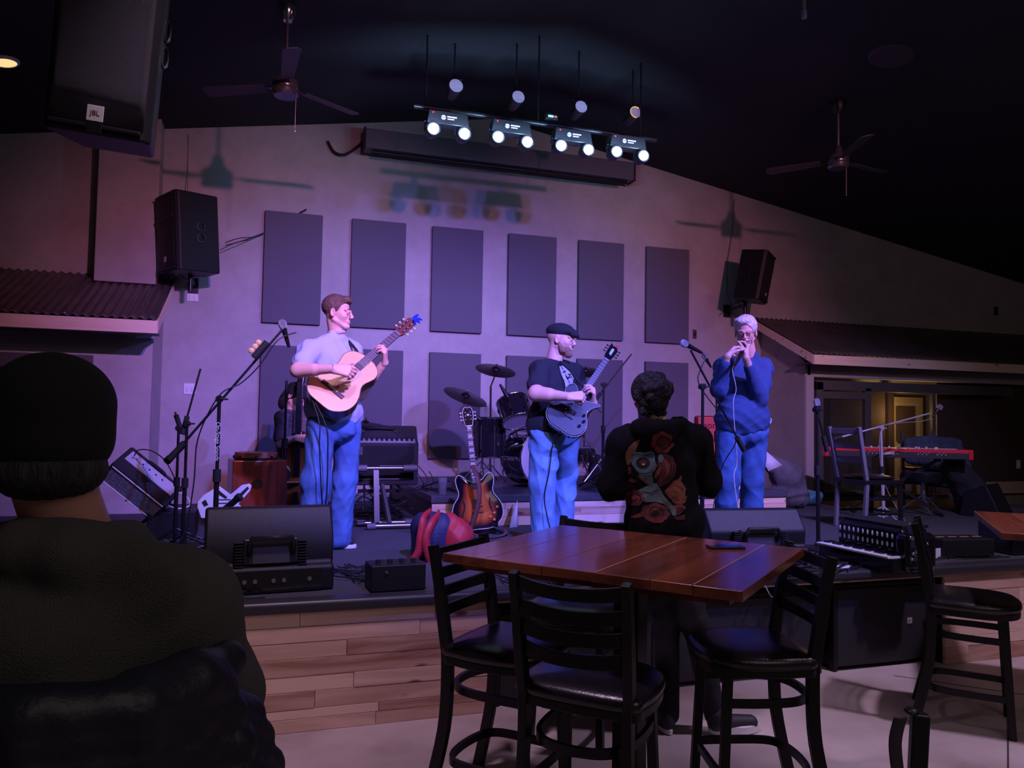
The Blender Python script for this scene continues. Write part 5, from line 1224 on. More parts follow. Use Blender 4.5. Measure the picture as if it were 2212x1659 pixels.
for sx in (-1, 1): E_((sx*.085, .0, -.015), (.02, .024, .03), .006, True)
hair = sdobj('hair', hs, mat('brown_hair', (.13, .075, .05), .6, var=.4, vscale=60, stretch=(1, 1, .2), bump=.8, bscale=200), pg, lambda X, Y, Z: .002*np.sin(160*X+70*Z)*np.sin(150*Y+5*np.sin(80*Z)))
# shirt
s = SD(.006); hipc = G(722, 893, .02)
torso_sd(s, nkb-UZ*.035, shL, shR, hipc, .012, 0.0, 1.0)
s.cap(shR, shR*.42+elR*.58, .062, .074, .03); s.cap(shL, shL*.45+elL*.55, .060, .070, .03); s.ell(shR*.40+elR*.60+(elR-shR)*.17, (.05, .05, .03), None, .004, True)
s.cap(G(700, 880, -.02), G(745, 892, .08), .135, .128, .04); s.ell(G(722, 945, .02), (.26, .26, .085), None, .008, True)
s.ell(nkb+UZ*.050, (.064, .064, .062), None, .01, True); s.cap(nkb+UZ*.02+f_head*.05+CV*.05, nkb-UZ*.07+f_head*.085+CV*.085, .03, .012, .01, True)
cq = [nkb+UZ*(.022-.020*math.sin(a))+RV*.058*math.cos(a)+CV*.060*math.sin(a) for a in [PI*.5+.45+k*(2*PI-.9)/14 for k in range(15)]]
s.chain(cq, [.010]*15, .004)
shirt = sdobj('shirt', s, mat('light_blue_cotton', (.40, .46, .66), .9, bump=.12, bscale=260, var=.06), pg, creases(.0105, .4, .4))
# collar flaps, placket
q = MB(); q.tube([aY(752, 736, YG+.02), aY(763, 748, YG-.04), aY(770, 757, YG-.07), GL(.06, .45, -.08)], .010, 6); q.tube([aY(693, 716, YG-.02), aY(680, 760, YG+.12), aY(668, 860, YG-.0), GL(-.08, .02, -.05)], .008, 6) if False else None
mpart(q, 'guitar_strap', M['rubber'], pg)
q = MB(); q.tube([Vector(wrR*.96+elR*.04+.030*(math.cos(a)*npv((0, -.5, .86))+math.sin(a)*npv((.0, .86, .5)))) for a in [k*PI/8 for k in range(16)]], .0045, 6, closed=True); mpart(q, 'bracelet', mat('bead_blue', (.25, .35, .6), .4), pg)
# jeans: wide legs
s = SD(.007); hR, hL = G(694, 918, -.06), G(752, 918, .08)
s.ell(G(722, 925, .01), (.150, .115, .11), np.stack([RV, -CV, UZ], 1), .03); aR, aL = G(666, 1172, -.08), G(733, 1165, .13)
kR, kL = G(683, 1040, -.10), G(745, 1035, .10)
s.chain([hR, kR, aR], [.097, .100, .090], .035); s.chain([hL, kL, aL], [.093, .090, .080], .03)
s.ell(G(722, 858, .01), (.3, .3, .075), None, .006, True)
for a_ in (aR, aL): s.ell(a_-UZ*.125, (.13, .13, .07), None, .008, True)
jeans = sdobj('jeans', s, 'jeans', pg, creases(.0105, 2.7, .7))
s = SD(.006); s.cap(aR-UZ*.0, aR-UZ*.14, .04, .036); s.cap(aL, npv((aL[0], aL[1], ST+.08)), .04, .036); sdobj('socks', s, mat('pale_sock', (.4, .5, .7), .9), pg)
fx = aZ(715, 1184, ST); tx = aZ(770, 1185, ST); shoe(pg, (fx.x, fx.y, ST), (tx.x, tx.y, ST)); shoe(pg, (aR[0]-.03, aR[1]+.05, ST), (aR[0]+.12, aR[1]-.18, ST))
# cloth tied to the headstock, cords, bridge pickup bead
q = MB()
for a, b in (((.0, .975), (.05, 1.02)), ((.0, .975), (.035, .95)), ((-.01, .975), (-.0, 1.035)), ((.01, .97), (.055, .985))): q.tube([GL(a[0], a[1], .0), GL((a[0]+b[0])/2+.008, (a[1]+b[1])/2, .02), GL(b[0], b[1], .0)], [.008, .012, .004], 6)
tag(q.build('blue_ribbon', mat('vivid_blue', (.01, .05, .75), .6)), 'vivid blue ribbon tied to the classical guitar headstock', 'ribbon')
q = MB(); q.ell(GL(.012, .175, .012), .012, n=14, m=10); q.build('contact_pickup', mat('red_chrome', (.7, .2, .25), .1, .8)); bpy.data.objects['contact_pickup'].name = 'contact_pickup'; tag(bpy.data.objects['contact_pickup'], 'shiny red round contact pickup stuck near the classical guitar bridge', 'pickup')
cable([GL(.01, .17, .005), GL(-.03, .13, .004), GL(-.10, .12, .004), GL(-.168, .15, .002)], 'thin cord lying across the classical guitar top', .0015)
cable([GL(-.10, .02, -.02), aY(704, 920, YG-.30), aY(708, 980, YG-.28), aY(706, 1060, YG-.26), aY(702, 1112, YG-.2), (G(700, 1150)[0], YG-.25, ST+.01), (G(720, 1150)[0], YG-.6, ST+.006)], 'black cord hanging down the front of the guitarist\'s jeans', .0045)
cable([GL(-.08, .01, -.02), aY(690, 915, YG-.28), aY(690, 960, YG-.29), aY(694, 1060, YG-.27), aY(697, 1112, YG-.22), (G(694, 1150)[0], YG-.3, ST+.01)], 'second black cord beside the first on the guitarist\'s jeans', .0045)

# ---------------------------------------------------------------- B: flat cap man with dark electric guitar
YB_ = 5.42
Bp = lambda u, v, dy=0.0: npv(aY(u, v, YB_+dy))
pb = thing('person', 'bearded man in a black flat cap, black t-shirt and jeans playing a dark electric guitar', 'person', (Bp(1195, 1180)[0], YB_, ST))
Rh = fr(RV*.95+CV*.28-UZ*.05, UZ+RV*.03); hc = Bp(1211, 733); sk2 = mat('pink_skin', (.76, .42, .34), .48, var=.06, vscale=16)
s1 = SD(.0035); nkb = Bp(1196, 780, .02); PB = head_sd(s1, hc, Rh, nkb, 1.0, fat=.006)
tail, head = aY(1208, 928, YB_-.33), aY(1329, 748, YB_-.12)
eg = lespaul('dark blue-black electric guitar with fretted neck held by the man in the flat cap'); gn = Vector((-.22, -1, .25)); eg.matrix_world = place_axis(tail, head, gn) @ Matrix.Diagonal([(head-tail).length/.94]*3+[1])
def EL(x, y, z): return npv(eg.matrix_world @ Vector((x, y, z)))
shR, shL = Bp(1165, 801, -.06), Bp(1241, 807, .16); elR = Bp(1158, 850, -.22); wrR = Bp(1228, 857, -.40)
s2 = SD(.0045); s2.chain([shR, elR, wrR], [.056, .052, .030], .02); s2.cap(elR, elR*.6+wrR*.4, .052, .047, .02)
elL = Bp(1262, 890, .06); Nk = EL(0, .43, -.012); wrL = Nk+RV*.060-UZ*.085-CV*.01
s2.chain([shL, elL, wrL], [.055, .05, .030], .02); s2.cap(shR, nkb-UZ*.10, .05, .06, .03); s2.cap(shL, nkb-UZ*.10, .05, .06, .03); s2.cap(nkb-UZ*.01, nkb-UZ*.14, .055, .07, .03); s2.cap(nkb-UZ*.17, Bp(1196, 900), .085, .12, .04)
s3 = SD(.0028); hand_sd(s3, wrR, (RV*.95+UZ*.05), CV*-.75-UZ*.65, 1, (60, 64, 68, 72), (35, 30), 1.05); s3.cap(wrR, wrR*.85+elR*.15, .029, .033, .01)
s4 = SD(.0028); hand_sd(s4, wrL, (UZ*.85+CV*.42-RV*.05), -RV*.95+UZ*.05, -1, (48, 50, 52, 54), (30, 15), 1.08, 3); s4.cap(wrL, wrL*.85+elL*.15, .029, .033, .01)
sdobj('body', [s1, s2, s3, s4], sk2, pb)
eyes_q = eyes(pb, PB, Rh); mpart(eyes_q, 'eyebrows', mat('ginger_brow', (.4, .2, .12), .8), pb)
hs = SD(.004); E_ = HP(PB, Rh, 1.0)
E_((0, .040, -.078), (.058, .052, .045)); E_((0, .066, -.110), (.040, .034, .030)); 
for sx in (-1, 1): hs.cap(PB(sx*.068, .0, -.03), PB(sx*.058, .03, -.085), .012, .022, .02)
hs.cap(PB(-.022, .098, -.052), PB(.022, .098, -.052), .007, None, .006); E_((0, .110, -.066), (.020, .02, .009), .006, True); E_((0, .10, -.02), (.07, .05, .028), .01, True)
sdobj('beard', hs, mat('ginger_beard', (.34, .17, .11), .85, var=.4, vscale=60, bump=1.0, bscale=260), pb, lambda X, Y, Z: .0015*np.sin(200*X+90*Z)*np.sin(190*Y))
hs = SD(.004); E_ = HP(PB, Rh, 1.0)
E_((0, -.008, .062), (.088, .108, .062)); E_((0, .06, .055), (.075, .065, .030)); hs.cap(PB(-.035, .125, .030), PB(.035, .125, .030), .012, None, .03); hs.cap(PB(-.05, .10, .034), PB(.05, .10, .034), .014, None, .02)
hs.ell(PB(0, .0, -.03), npv((.14, .16, .055)), Rh @ np.array(Matrix.Rotation(math.radians(-6), 3, 'X')), .008, True)
sdobj('flat_cap', hs, mat('black_cap_cloth', (.012, .012, .018), .9, bump=.5, bscale=300), pb)
s = SD(.006); hipc = Bp(1196, 925, .03)
torso_sd(s, nkb-UZ*.03, shL, shR, hipc, .018, .055, 1.02)
s.cap(shR, shR*.36+elR*.64, .070, .078, .03); s.cap(shL, shL*.4+elL*.6, .068, .076, .03); s.cap(Bp(1180, 915, -.04), Bp(1222, 920, .08), .15, .14, .05); s.ell(Bp(1198, 998, .03), (.32, .32, .14), None, .008, True); s.ell(nkb+UZ*.045, (.070, .070, .060), None, .01, True)
tee = sdobj('t_shirt', s, mat('black_cotton', (.012, .013, .022), .9, bump=.15, bscale=260), pb, creases(.0105, 2.2, .4))
dg = mat('pale_print', (.42, .42, .55), .85)
pr1 = decal([(1208, 791), (1212, 798), (1218, 796), (1219, 789), (1225, 797), (1233, 806), (1238, 815), (1240, 818), (1236, 830), (1226, 838), (1222, 836), (1219, 822), (1212, 808)], tee, dg, 'dog_print', pb)
decal([(1215, 803), (1222, 801), (1223, 803), (1216, 806)], tee, M['rubber'], 'print_eye', pr1 if False else pb, .004); decal([(1229, 803), (1234, 809), (1230, 812), (1226, 808)], tee, M['rubber'], 'print_eye', pb, .004); decal([(1225, 815), (1231, 812), (1233, 816), (1227, 818)], tee, M['rubber'], 'print_nose', pb, .004)
q = MB(); q.tube([Vector(nkb-UZ*.01+RV*.045+CV*.085), aY(1232, 800, YB_-.17), aY(1243, 815, YB_-.20), EL(.10, .40, .0)], .010, 6); mpart(q, 'guitar_strap', M['rubber'], pb)
s = SD(.007); s.ell(Bp(1196, 935, .02), (.19, .165, .12), np.stack([RV, -CV, UZ], 1), .03)
hR, hL = Bp(1176, 945, -.07), Bp(1218, 945, .10); kR, kL = Bp(1172, 1040, -.08), Bp(1220, 1030, .12); aR, aL = Bp(1172, 1165, -.05), Bp(1214, 1160, .14)
s.chain([hR, kR, aR], [.115, .100, .088], .035); s.chain([hL, kL, aL], [.110, .095, .080], .03); s.ell(Bp(1196, 880, .01), (.32, .32, .09), None, .006, True)
sdobj('jeans', s, mat('washed_denim', (.12, .26, .52), .85, var=.35, vscale=6, bump=.15, bscale=220), pb, creases(.0140, 3.0, .6))
for a_ in (aR, aL): shoe(pb, (a_[0]-.06, a_[1]+.05, ST), (a_[0]+.14, a_[1]-.16, ST), sole='rubber')
cable([EL(.02, .0, -.02), aY(1196, 950, YB_-.28), aY(1186, 1020, YB_-.26), aY(1177, 1090, YB_-.24), (Bp(1180, 1180)[0], YB_-.3, ST+.01), (Bp(1230, 1180)[0], YB_-.5, ST+.006)], 'black cord hanging down the flat cap man\'s jeans', .0045)

# ---------------------------------------------------------------- C: harmonica player
YH = 5.3
Hp = lambda u, v, dy=0.0: npv(aY(u, v, YH+dy))
ph_ = thing('person', 'grey-haired man with glasses in a blue sweater playing harmonica', 'person', (Hp(1605, 1180)[0], YH, ST))
Rh = fr(CV*.93-RV*.36-UZ*.22, UZ-RV*.06+CV*.1); hc = Hp(1611, 717, -.03); s1 = SD(.0035); nkb = Hp(1620, 775, .05); PH = head_sd(s1, hc, Rh, nkb, 1.0, fat=.003)
shL_, shR_ = Hp(1563, 792, .02), Hp(1650, 794, .05)
eA, wA = Hp(1553, 842, -.10), Hp(1570, 771, -.24); eB, wB = Hp(1641, 862, -.10), Hp(1612, 775, -.24)
s2 = SD(.0045); s2.cap(nkb-UZ*.02, Hp(1610, 880), .05, .11, .04); s2.cap(eA, wA, .04, .028); s2.cap(eB, wB, .04, .028)
mouth = PH(0, .112, -.068); mt_ = mouth-RV*.012-UZ*.002+CV*.045
s3 = SD(.0028); hand_sd(s3, wA, (mt_-RV*.02-wA)+UZ*.02, CV*-.30+RV*.95, -1, (36, 42, 50, 56), (30, 25), 1.12); s3.cap(wA, wA*.8+eA*.2, .028, .031, .01)
s4 = SD(.0028); hand_sd(s4, wB, (mt_+RV*.015-wB)+UZ*.02+CV*.02, RV*-.92+CV*-.30, 1, (40, 46, 54, 58), (30, 25), 1.12); s4.cap(wB, wB*.8+eB*.2, .028, .031, .01)
sdobj('body', [s1, s2, s3, s4], mat('older_skin', (.74, .42, .35), .48, var=.07, vscale=20), ph_)
mpart(eyes(ph_, PH, Rh), 'eyebrows', mat('grey_brow', (.5, .45, .45), .8), ph_)
hs = SD(.004); E_ = HP(PH, Rh, 1.0)
E_((0, -.016, .046), (.089, .104, .094)); E_((0.02, .066, .096), (.062, .046, .032), .02); E_((0, .105, -.02), (.085, .085, .085), .006, True); E_((0, .125, .03), (.08, .06, .05), .008, True); E_((0, .0, -.10), (.12, .16, .07), .01, True)
for sx in (-1, 1): E_((sx*.09, .006, -.015), (.02, .02, .03), .006, True)
sdobj('hair', hs, mat('silver_hair', (.62, .60, .66), .5, var=.25, vscale=50, stretch=(1, .25, 1), bump=.4, bscale=180), ph_, lambda X, Y, Z: .0022*np.sin(150*X+60*Z)*np.sin(130*Y+5*np.sin(70*Z)))
q = MB()
for sx in (-1, 1):
    q.tube([Vector(PH(sx*.033+.022*a, .108-.006*abs(a), -.008+.014*b)) for a, b in ((-1, 1), (1, 1), (1.05, 0), (1, -1), (-1, -1), (-1.05, 0))], .0018, 6, closed=True); q.cyl(Vector(PH(sx*.055, .104, .003)), Vector(PH(sx*.084, .0, .004)), .0016, n=6)
q.cyl(Vector(PH(-.011, .11, .002)), Vector(PH(.011, .11, .002)), .0016, n=6); mpart(q, 'glasses', mat('glasses_frame', (.03, .02, .025), .3), ph_)
s = SD(.006); hipc = Hp(1603, 915, .02); torso_sd(s, nkb-UZ*.035, shL_, shR_, hipc, .014, .05, 1.04)
s.chain([shL_, eA, wA*.80+eA*.2], [.066, .062, .043], .03); s.chain([shR_, eB, wB*.8+eB*.2], [.068, .066, .044], .03)
s.cap(Hp(1590, 905, 0), Hp(1618, 905, 0.02), .165, .165, .05); s.ell(Hp(1603, 990, .03), (.34, .34, .145), None, .008, True); s.cap(nkb-UZ*.01, nkb+UZ*.035, .066, .062, .02); s.ell(nkb+UZ*.07, (.057, .057, .045), None, .008, True)
sw = sdobj('sweater', s, mat('blue_sweater', (.03, .065, .21), .9, bump=.2, bscale=350), ph_, creases(.0125, .9, .25))
s = SD(.007); s.ell(Hp(1603, 935, .02), (.195, .15, .12), np.stack([RV, -CV, UZ], 1), .03)
hA, hB = Hp(1578, 945, -.0), Hp(1628, 945, .03); kA, kB = Hp(1572, 1035, -.04), Hp(1624, 1035, .02); aA, aB = Hp(1566, 1140, .0), Hp(1622, 1145, .05)
s.chain([hA, kA, aA], [.105, .088, .080], .03); s.chain([hB, kB, aB], [.112, .095, .085], .03); s.ell(Hp(1603, 875, .01), (.34, .34, .10), None, .006, True)
sdobj('jeans', s, mat('deep_denim', (.045, .12, .34), .85, var=.35, vscale=7, bump=.15, bscale=220), ph_, creases(.0135, 4.0, .6))
for a_ in (aA, aB): shoe(ph_, (a_[0], a_[1]+.06, ST), (a_[0]-.06, a_[1]-.2, ST), sole='rubber')
t = thing('harmonica', 'small silver harmonica held at the grey-haired man\'s mouth', 'harmonica', Vector(mouth+CV*.006), rot=Matrix(Rh.tolist()).to_euler())
MB().box((0, .004, 0), (.10, .024, .024)).build('cover', 'chrome', t, bevel=.004)
a = Vector(mt_+CV*.03-UZ*.03-RV*.0); b = Vector(Hp(1585, 786, -.36)); mic('m', a, b-Vector((0, 0, .02)), 'hand-held microphone cupped with the harmonica')
cable([b-Vector((0, 0, .02)), aY(1582, 800, YH-.34), aY(1590, 840, YH-.31), aY(1584, 870, YH-.3), aY(1588, 940, YH-.29), aY(1592, 1000, YH-.26), aY(1586, 1040, YH-.26), (Hp(1560, 1100)[0], YH-.3, ST+.01)], 'thin pale microphone cord hanging before the harmonica player', .0035, m=mat('pale_cord', (.6, .6, .68), .5))
q = MB(); c = aY(1660, 908, YH-.02); q.tube([c+Vector((.022*math.cos(a), -.005, .026*math.sin(a))) for a in [k*PI/7 for k in range(14)]], .005, 6, closed=True); q.ell(c, (.018, .006, .02), n=12, m=8); tag(q.build('belt_tag', mat('pale_tag', (.6, .6, .7), .4)), 'pale round tag clipped at the harmonica player\'s hip', 'tag')
# ---------------------------------------------------------------- D: young person in a printed hoodie, back to the camera
YK = 3.60
Kp = lambda u, v, dy=0.0: npv(aY(u, v, YK+dy))
pk_ = thing('person', 'person seen from behind in a black hoodie with a skull and roses print', 'person', (Kp(1440, 1180)[0], YK, 0))
Rh = fr(-CV*.95-RV*.25-UZ*.05, UZ); hc = Kp(1402, 858); s1 = SD(.004); nkb = Kp(1418, 922, .0); PK = head_sd(s1, hc, Rh, nkb, .98)
s2 = SD(.006); sA, sB = Kp(1345, 962), Kp(1500, 955); s2.cap(nkb, Kp(1430, 1100), .07, .13, .05)
body = sdobj('body', [s1, s2], 'skin', pk_)
hs = SD(.004); E_ = HP(PK, Rh, 1.0); E_((0, -.02, .035), (.098, .112, .100)); E_((0, -.055, -.035), (.078, .055, .050), .02)
rr = random.Random(3)
for k in range(46):
    a, b = rr.uniform(-PI*.95, -.05) , rr.uniform(-.5, 1.2); c_ = (math.cos(a)*math.cos(b)*.095, -.02+math.sin(a)*math.cos(b)*.108, .03+math.sin(b)*.095); E_(c_, (rr.uniform(.012, .024),)*3, .010)
for k in range(10):
    x = -.07+.014*k; E_((x, -.065+.3*x*x*8*.1, -.075+rr.uniform(-.012, .008)), (.012, .012, .022), .008)
E_((0, .095, -.03), (.09, .07, .10), .006, True)
sdobj('hair', hs, mat('dark_hair', (.012, .009, .010), .6, var=.3, vscale=40, bump=1.0, bscale=120), pk_, lambda X, Y, Z: .003*np.sin(120*X+60*np.sin(20*Z))*np.sin(100*Z+40*np.sin(14*X)))
s = SD(.006); hip = Kp(1437, 1135); torso_sd(s, nkb-UZ*.05, sA, sB, hip, .025, .0, .98)
eA, eB = Kp(1325, 1050, .02), Kp(1528, 1042, .02); wA, wB = Kp(1360, 1052, .26), Kp(1490, 1045, .26)
s.chain([sA, eA, wA], [.082, .074, .055], .03); s.chain([sB, eB, wB], [.082, .074, .055], .03)
s.cap(Kp(1410, 1125), Kp(1462, 1125), .135, .135, .05); s.ell(Kp(1437, 1240, .0), (.34, .34, .135), None, .008, True)
# hood folded on the back
s.chain([Kp(1362, 930, .02), Kp(1385, 926, -.09), Kp(1425, 928, -.115), Kp(1462, 920, -.07), Kp(1472, 916, .03)], [.035, .045, .048, .042, .035], .03); s.ell(Kp(1415, 940, -.09), (.11, .05, .055), np.stack([RV, -CV, UZ], 1), .03)
s.ell(nkb+UZ*.06+CV*-.02, (.062, .062, .07), None, .01, True)
hood = sdobj('hoodie', s, mat('black_fleece', (.006, .0055, .008), .95, spec=.15, bump=.5, bscale=260), pk_, creases(.0105, 1.9, .4))
C1 = mat('print_teal', (.075, .12, .14), .85); C2 = mat('print_red', (.17, .028, .032), .85); C3 = mat('print_dark_red', (.085, .016, .022), .85); C4 = mat('print_orange', (.22, .065, .035), .85); C5 = mat('print_ochre', (.18, .09, .03), .85); C6 = mat('print_black', (.006, .005, .006), .9)
def z8(pts): return [(1280+x/4.147, 780+y/4.147) for x, y in pts]
def ringpoly(cx, cy, rx, ry, n=18, w=0., k=5):
    return [(cx+rx*(1+w*math.sin(k*a))*math.cos(a), cy+ry*(1+w*math.sin(k*a))*math.sin(a)) for a in [2*PI*j/n for j in range(n)]]
D_ = lambda p, m, n, o=.0025: decal(z8(p), hood, m, n, pk_, o)
D_([(292, 870), (300, 820), (330, 765), (380, 718), (430, 698), (380, 735), (345, 790), (325, 850), (330, 930), (310, 930)], C5, 'print_arc')
D_([(330, 830), (345, 800), (400, 815), (470, 820), (530, 805), (555, 830), (560, 890), (578, 940), (560, 980), (535, 1000), (545, 1080), (520, 1110), (480, 1100), (440, 1060), (400, 990), (350, 920)], C1, 'print_skull')
D_(ringpoly(625, 730, 100, 95, 26, .08, 7), C2, 'print_rose'); D_(ringpoly(640, 740, 58, 55, 20, .1, 5), C3, 'print_rose_heart', .004); D_(ringpoly(645, 745, 24, 24, 12), C2, 'print_rose_heart', .0055)
D_(ringpoly(452, 912, 62, 52, 18), C6, 'print_eye_socket', .004); D_([(412, 905), (450, 880), (495, 905), (455, 945)], C3, 'print_eye', .0055); D_(ringpoly(455, 925, 14, 8, 10), mat('print_light', (.45, .4, .32), .8), 'print_eye_glint', .007)
D_([(610, 830), (650, 830), (720, 860), (745, 920), (720, 1010), (660, 1100), (600, 1130), (590, 1090), (560, 1040), (590, 980), (580, 900)], C3, 'print_hair'); D_([(640, 880), (690, 930), (690, 1000), (640, 1070), (665, 990), (650, 930)], C2, 'print_hair_strand', .004)
D_(ringpoly(612, 872, 26, 40, 14), C1, 'print_ear', .005); D_([(560, 1000), (590, 960), (620, 950), (600, 1010), (575, 1050), (555, 1050)], C4, 'print_cheek', .005)
D_([(320, 940), (345, 960), (345, 1010), (320, 1010)], C2, 'print_petal'); D_([(318, 1070), (345, 1045), (395, 1080), (350, 1090)], C2, 'print_petal')
D_([(400, 1160), (490, 1145), (535, 1095), (575, 1090), (610, 1150), (640, 1210), (700, 1270), (745, 1330), (755, 1385), (720, 1385), (690, 1330), (640, 1280), (560, 1260), (470, 1265), (430, 1210)], C1, 'print_neck')
D_([(790, 1022), (803, 1040), (790, 1070), (745, 1085), (760, 1105), (810, 1100), (838, 1140), (830, 1190), (790, 1215), (840, 1240), (830, 1270), (770, 1290), (720, 1270), (680, 1210), (650, 1180), (660, 1150), (740, 1140), (780, 1170), (800, 1150), (780, 1130), (730, 1115), (725, 1075), (770, 1055)], C4, 'print_flame')
D_([(640, 1150), (700, 1180), (740, 1220), (790, 1235), (740, 1250), (690, 1230)], C2, 'print_flame_inner', .004)
D_(ringpoly(378, 1225, 88, 72, 24, .08, 7), C3, 'print_rose'); D_(ringpoly(385, 1230, 42, 34, 14), C2, 'print_rose_heart', .004)
D_(ringpoly(560, 1355, 130, 82, 28, .09, 7), C3, 'print_rose'); D_([(480, 1330), (530, 1300), (620, 1290), (670, 1330), (610, 1325), (540, 1340), (500, 1380)], C2, 'print_petal', .004); D_([(480, 1410), (560, 1400), (640, 1380), (680, 1400), (620, 1450), (540, 1450)], C2, 'print_petal', .004); D_(ringpoly(560, 1355, 36, 20, 14), C6, 'print_rose_heart', .0055)
D_([(720, 1290), (800, 1280), (838, 1310), (810, 1350), (765, 1380), (740, 1330)], C2, 'print_petal'); D_([(330, 1400), (400, 1370), (480, 1340), (430, 1400), (380, 1405)], C2, 'print_petal'); D_([(720, 1400), (830, 1375), (825, 1420), (760, 1425)], C3, 'print_petal')
def stroke(pts, w_, m, n, o=.0065):
    P = spline([(a, b, 0) for a, b in pts], 4); L_ = []; R__ = []
    for i, p in enumerate(P):
        d = (P[min(i+1, len(P)-1)]-P[max(i-1, 0)]).normalized(); ww = w_*(.25+.75*math.sin(PI*min(1, (i+.6)/(len(P)+.2)))); L_.append((p.x-d.y*ww, p.y+d.x*ww)); R__.append((p.x+d.y*ww, p.y-d.x*ww))
    D_(L_+R__[::-1], m, n, o)
for k in range(5): stroke([(640+18*k, 850+10*k), (700+14*k, 900+12*k), (705+8*k, 980+8*k), (650+10*k, 1060+6*k), (600+8*k, 1110)], 4.5, C2 if k % 2 else C6, 'print_hair_line')
for pts, m_ in (([(345, 850), (400, 835), (470, 845), (540, 825)], C6), ([(350, 925), (400, 990), (460, 1010), (540, 985)], C6), ([(400, 1020), (440, 1065), (490, 1095), (530, 1110)], C2), ([(410, 1030), (460, 1050), (500, 1045)], C4), ([(560, 1000), (590, 1060), (560, 1100)], C6), ([(450, 1165), (520, 1180), (600, 1150)], C6), ([(600, 1180), (650, 1260), (720, 1340)], C5)): stroke(pts, 4, m_, 'print_line')
for pts in ([(800, 1040), (775, 1075), (745, 1100), (790, 1120), (815, 1150), (790, 1190), (730, 1210)], [(665, 1165), (720, 1150), (760, 1165), (745, 1195), (700, 1215)], [(820, 1260), (770, 1270), (720, 1245), (690, 1215)], [(850, 1210), (825, 1235), (800, 1230)]): stroke(pts, 5, C5, 'print_flame_line'); 
for cx_, cy_, r_ in ((625, 730, 84), (378, 1225, 66), (560, 1355, 92), (780, 1335, 40)):
    for k in range(5):
        a0 = 1.3*k; stroke([(cx_+r_*(.35+.12*k)*math.cos(a0+j*.45), cy_+r_*(.35+.12*k)*.8*math.sin(a0+j*.45)) for j in range(5)], 4, C6, 'print_rose_line')
s = SD(.007); hA, hB = Kp(1412, 1170), Kp(1462, 1170); s.ell(Kp(1437, 1160), (.16, .12, .12), None, .03)
kB, aB = Kp(1500, 1345, -.06), npv(aY(1545, 1545, 3.55)); kA, aA = Kp(1440, 1350, .05), npv(aZ(1470, 1560, .09))+npv((0, .12, 0)); s.chain([hA, kA, aA], [.092, .068, .055], .03); s.chain([hB, kB, aB], [.092, .068, .056], .03)
sdobj('trousers', s, mat('black_denim', (.012, .012, .016), .9), pk_, creases(.005, .2))
f = aZ(1530, 1590, .0); g_ = aZ(1632, 1572, .0); f2 = Vector((f.x, f.y, 0)); shoe(pk_, (aB[0]-.05, aB[1]-.02, 0), (aB[0]+.23, aB[1]-.05, 0), sc=1.15, sh=.045); shoe(pk_, (aA[0]-.02, aA[1]-.06, 0), (aA[0]-.0, aA[1]+.2, 0), sc=1.0)

# ---------------------------------------------------------------- E: seated musician behind the guitarist with upright bass
YE = 7.35
Ep = lambda u, v, dy=0.0: npv(aY(u, v, YE+dy))
pe = thing('person', 'seated person in a cap and patterned shirt playing upright bass behind the guitarist', 'person', (Ep(628, 1050)[0], YE, ST))
Rh = fr(RV*.75+CV*.3-UZ*.45, UZ+RV*.35); hc = Ep(640, 856); s1 = SD(.004); nkb = Ep(628, 890, .02); PE = head_sd(s1, hc, Rh, nkb, 1.0)
shA, shB = Ep(612, 905, -.08), Ep(668, 905, .12); eA, wA = Ep(605, 958, -.12), Ep(640, 946, -.28)
s2 = SD(.005); s2.chain([shA, eA, wA], [.05, .043, .028], .02); s2.cap(nkb, Ep(640, 990), .07, .12, .05)
s3 = SD(.003); hand_sd(s3, wA, RV*1.0-UZ*.15, -CV*.8-UZ*.5, 1, (40, 44, 48, 50), (20, 20)); s2.cap(Ep(640, 1000), Ep(600, 1030, -.3), .09, .07); s2.cap(Ep(600, 1030, -.3), Ep(605, 1100, -.3), .06, .05)
sdobj('body', [s1, s2, s3], 'skin', pe)
hs = SD(.005); E_ = HP(PE, Rh, 1.0); E_((0, -.03, .03), (.09, .10, .09)); E_((0, -.07, -.07), (.085, .06, .11), .03); hs.ell(PE(0, .09, -.03), npv((.09, .07, .1)), Rh, .006, True); sdobj('hair', hs, MATS['dark_hair'], pe)
hs = SD(.004); E_ = HP(PE, Rh, 1.0); E_((0, -.005, .065), (.088, .104, .062)); hs.cap(PE(-.03, .13, .035), PE(.03, .13, .035), .012, None, .03); hs.cap(PE(-.04, .09, .045), PE(.04, .09, .045), .014, None, .03); hs.ell(PE(0, 0, -.02), npv((.14, .16, .055)), Rh, .006, True); sdobj('cap', hs, MATS['black_cap_cloth'], pe)
s = SD(.007); torso_sd(s, nkb-UZ*.03, shB, shA, Ep(632, 1000), .018, .02, 1.0); s.cap(shA, shA*.25+eA*.75, .064, .070, .03); s.ell(nkb+UZ*.05, (.075, .075, .06), None, .01, True)
sh_m = bpy.data.materials.new('patterned_shirt'); sh_m.use_nodes = True; nt = sh_m.node_tree; b = nt.nodes['Principled BSDF']; b.inputs['Roughness'].default_value = .9
tc = nt.nodes.new('ShaderNodeTexCoord'); br = nt.nodes.new('ShaderNodeTexBrick'); br.inputs['Scale'].default_value = 13; br.inputs['Color1'].default_value = (.09, .045, .05, 1); br.inputs['Color2'].default_value = (.17, .12, .13, 1); br.inputs['Mortar'].default_value = (.13, .09, .10, 1); br.inputs['Mortar Size'].default_value = .03
mp_s = nt.nodes.new('ShaderNodeMapping'); mp_s.inputs['Rotation'].default_value = (PI/2, 0, 0); nt.links.new(tc.outputs['Object'], mp_s.inputs[0]); nt.links.new(mp_s.outputs[0], br.inputs['Vector']); nt.links.new(br.outputs[0], b.inputs['Base Color'])
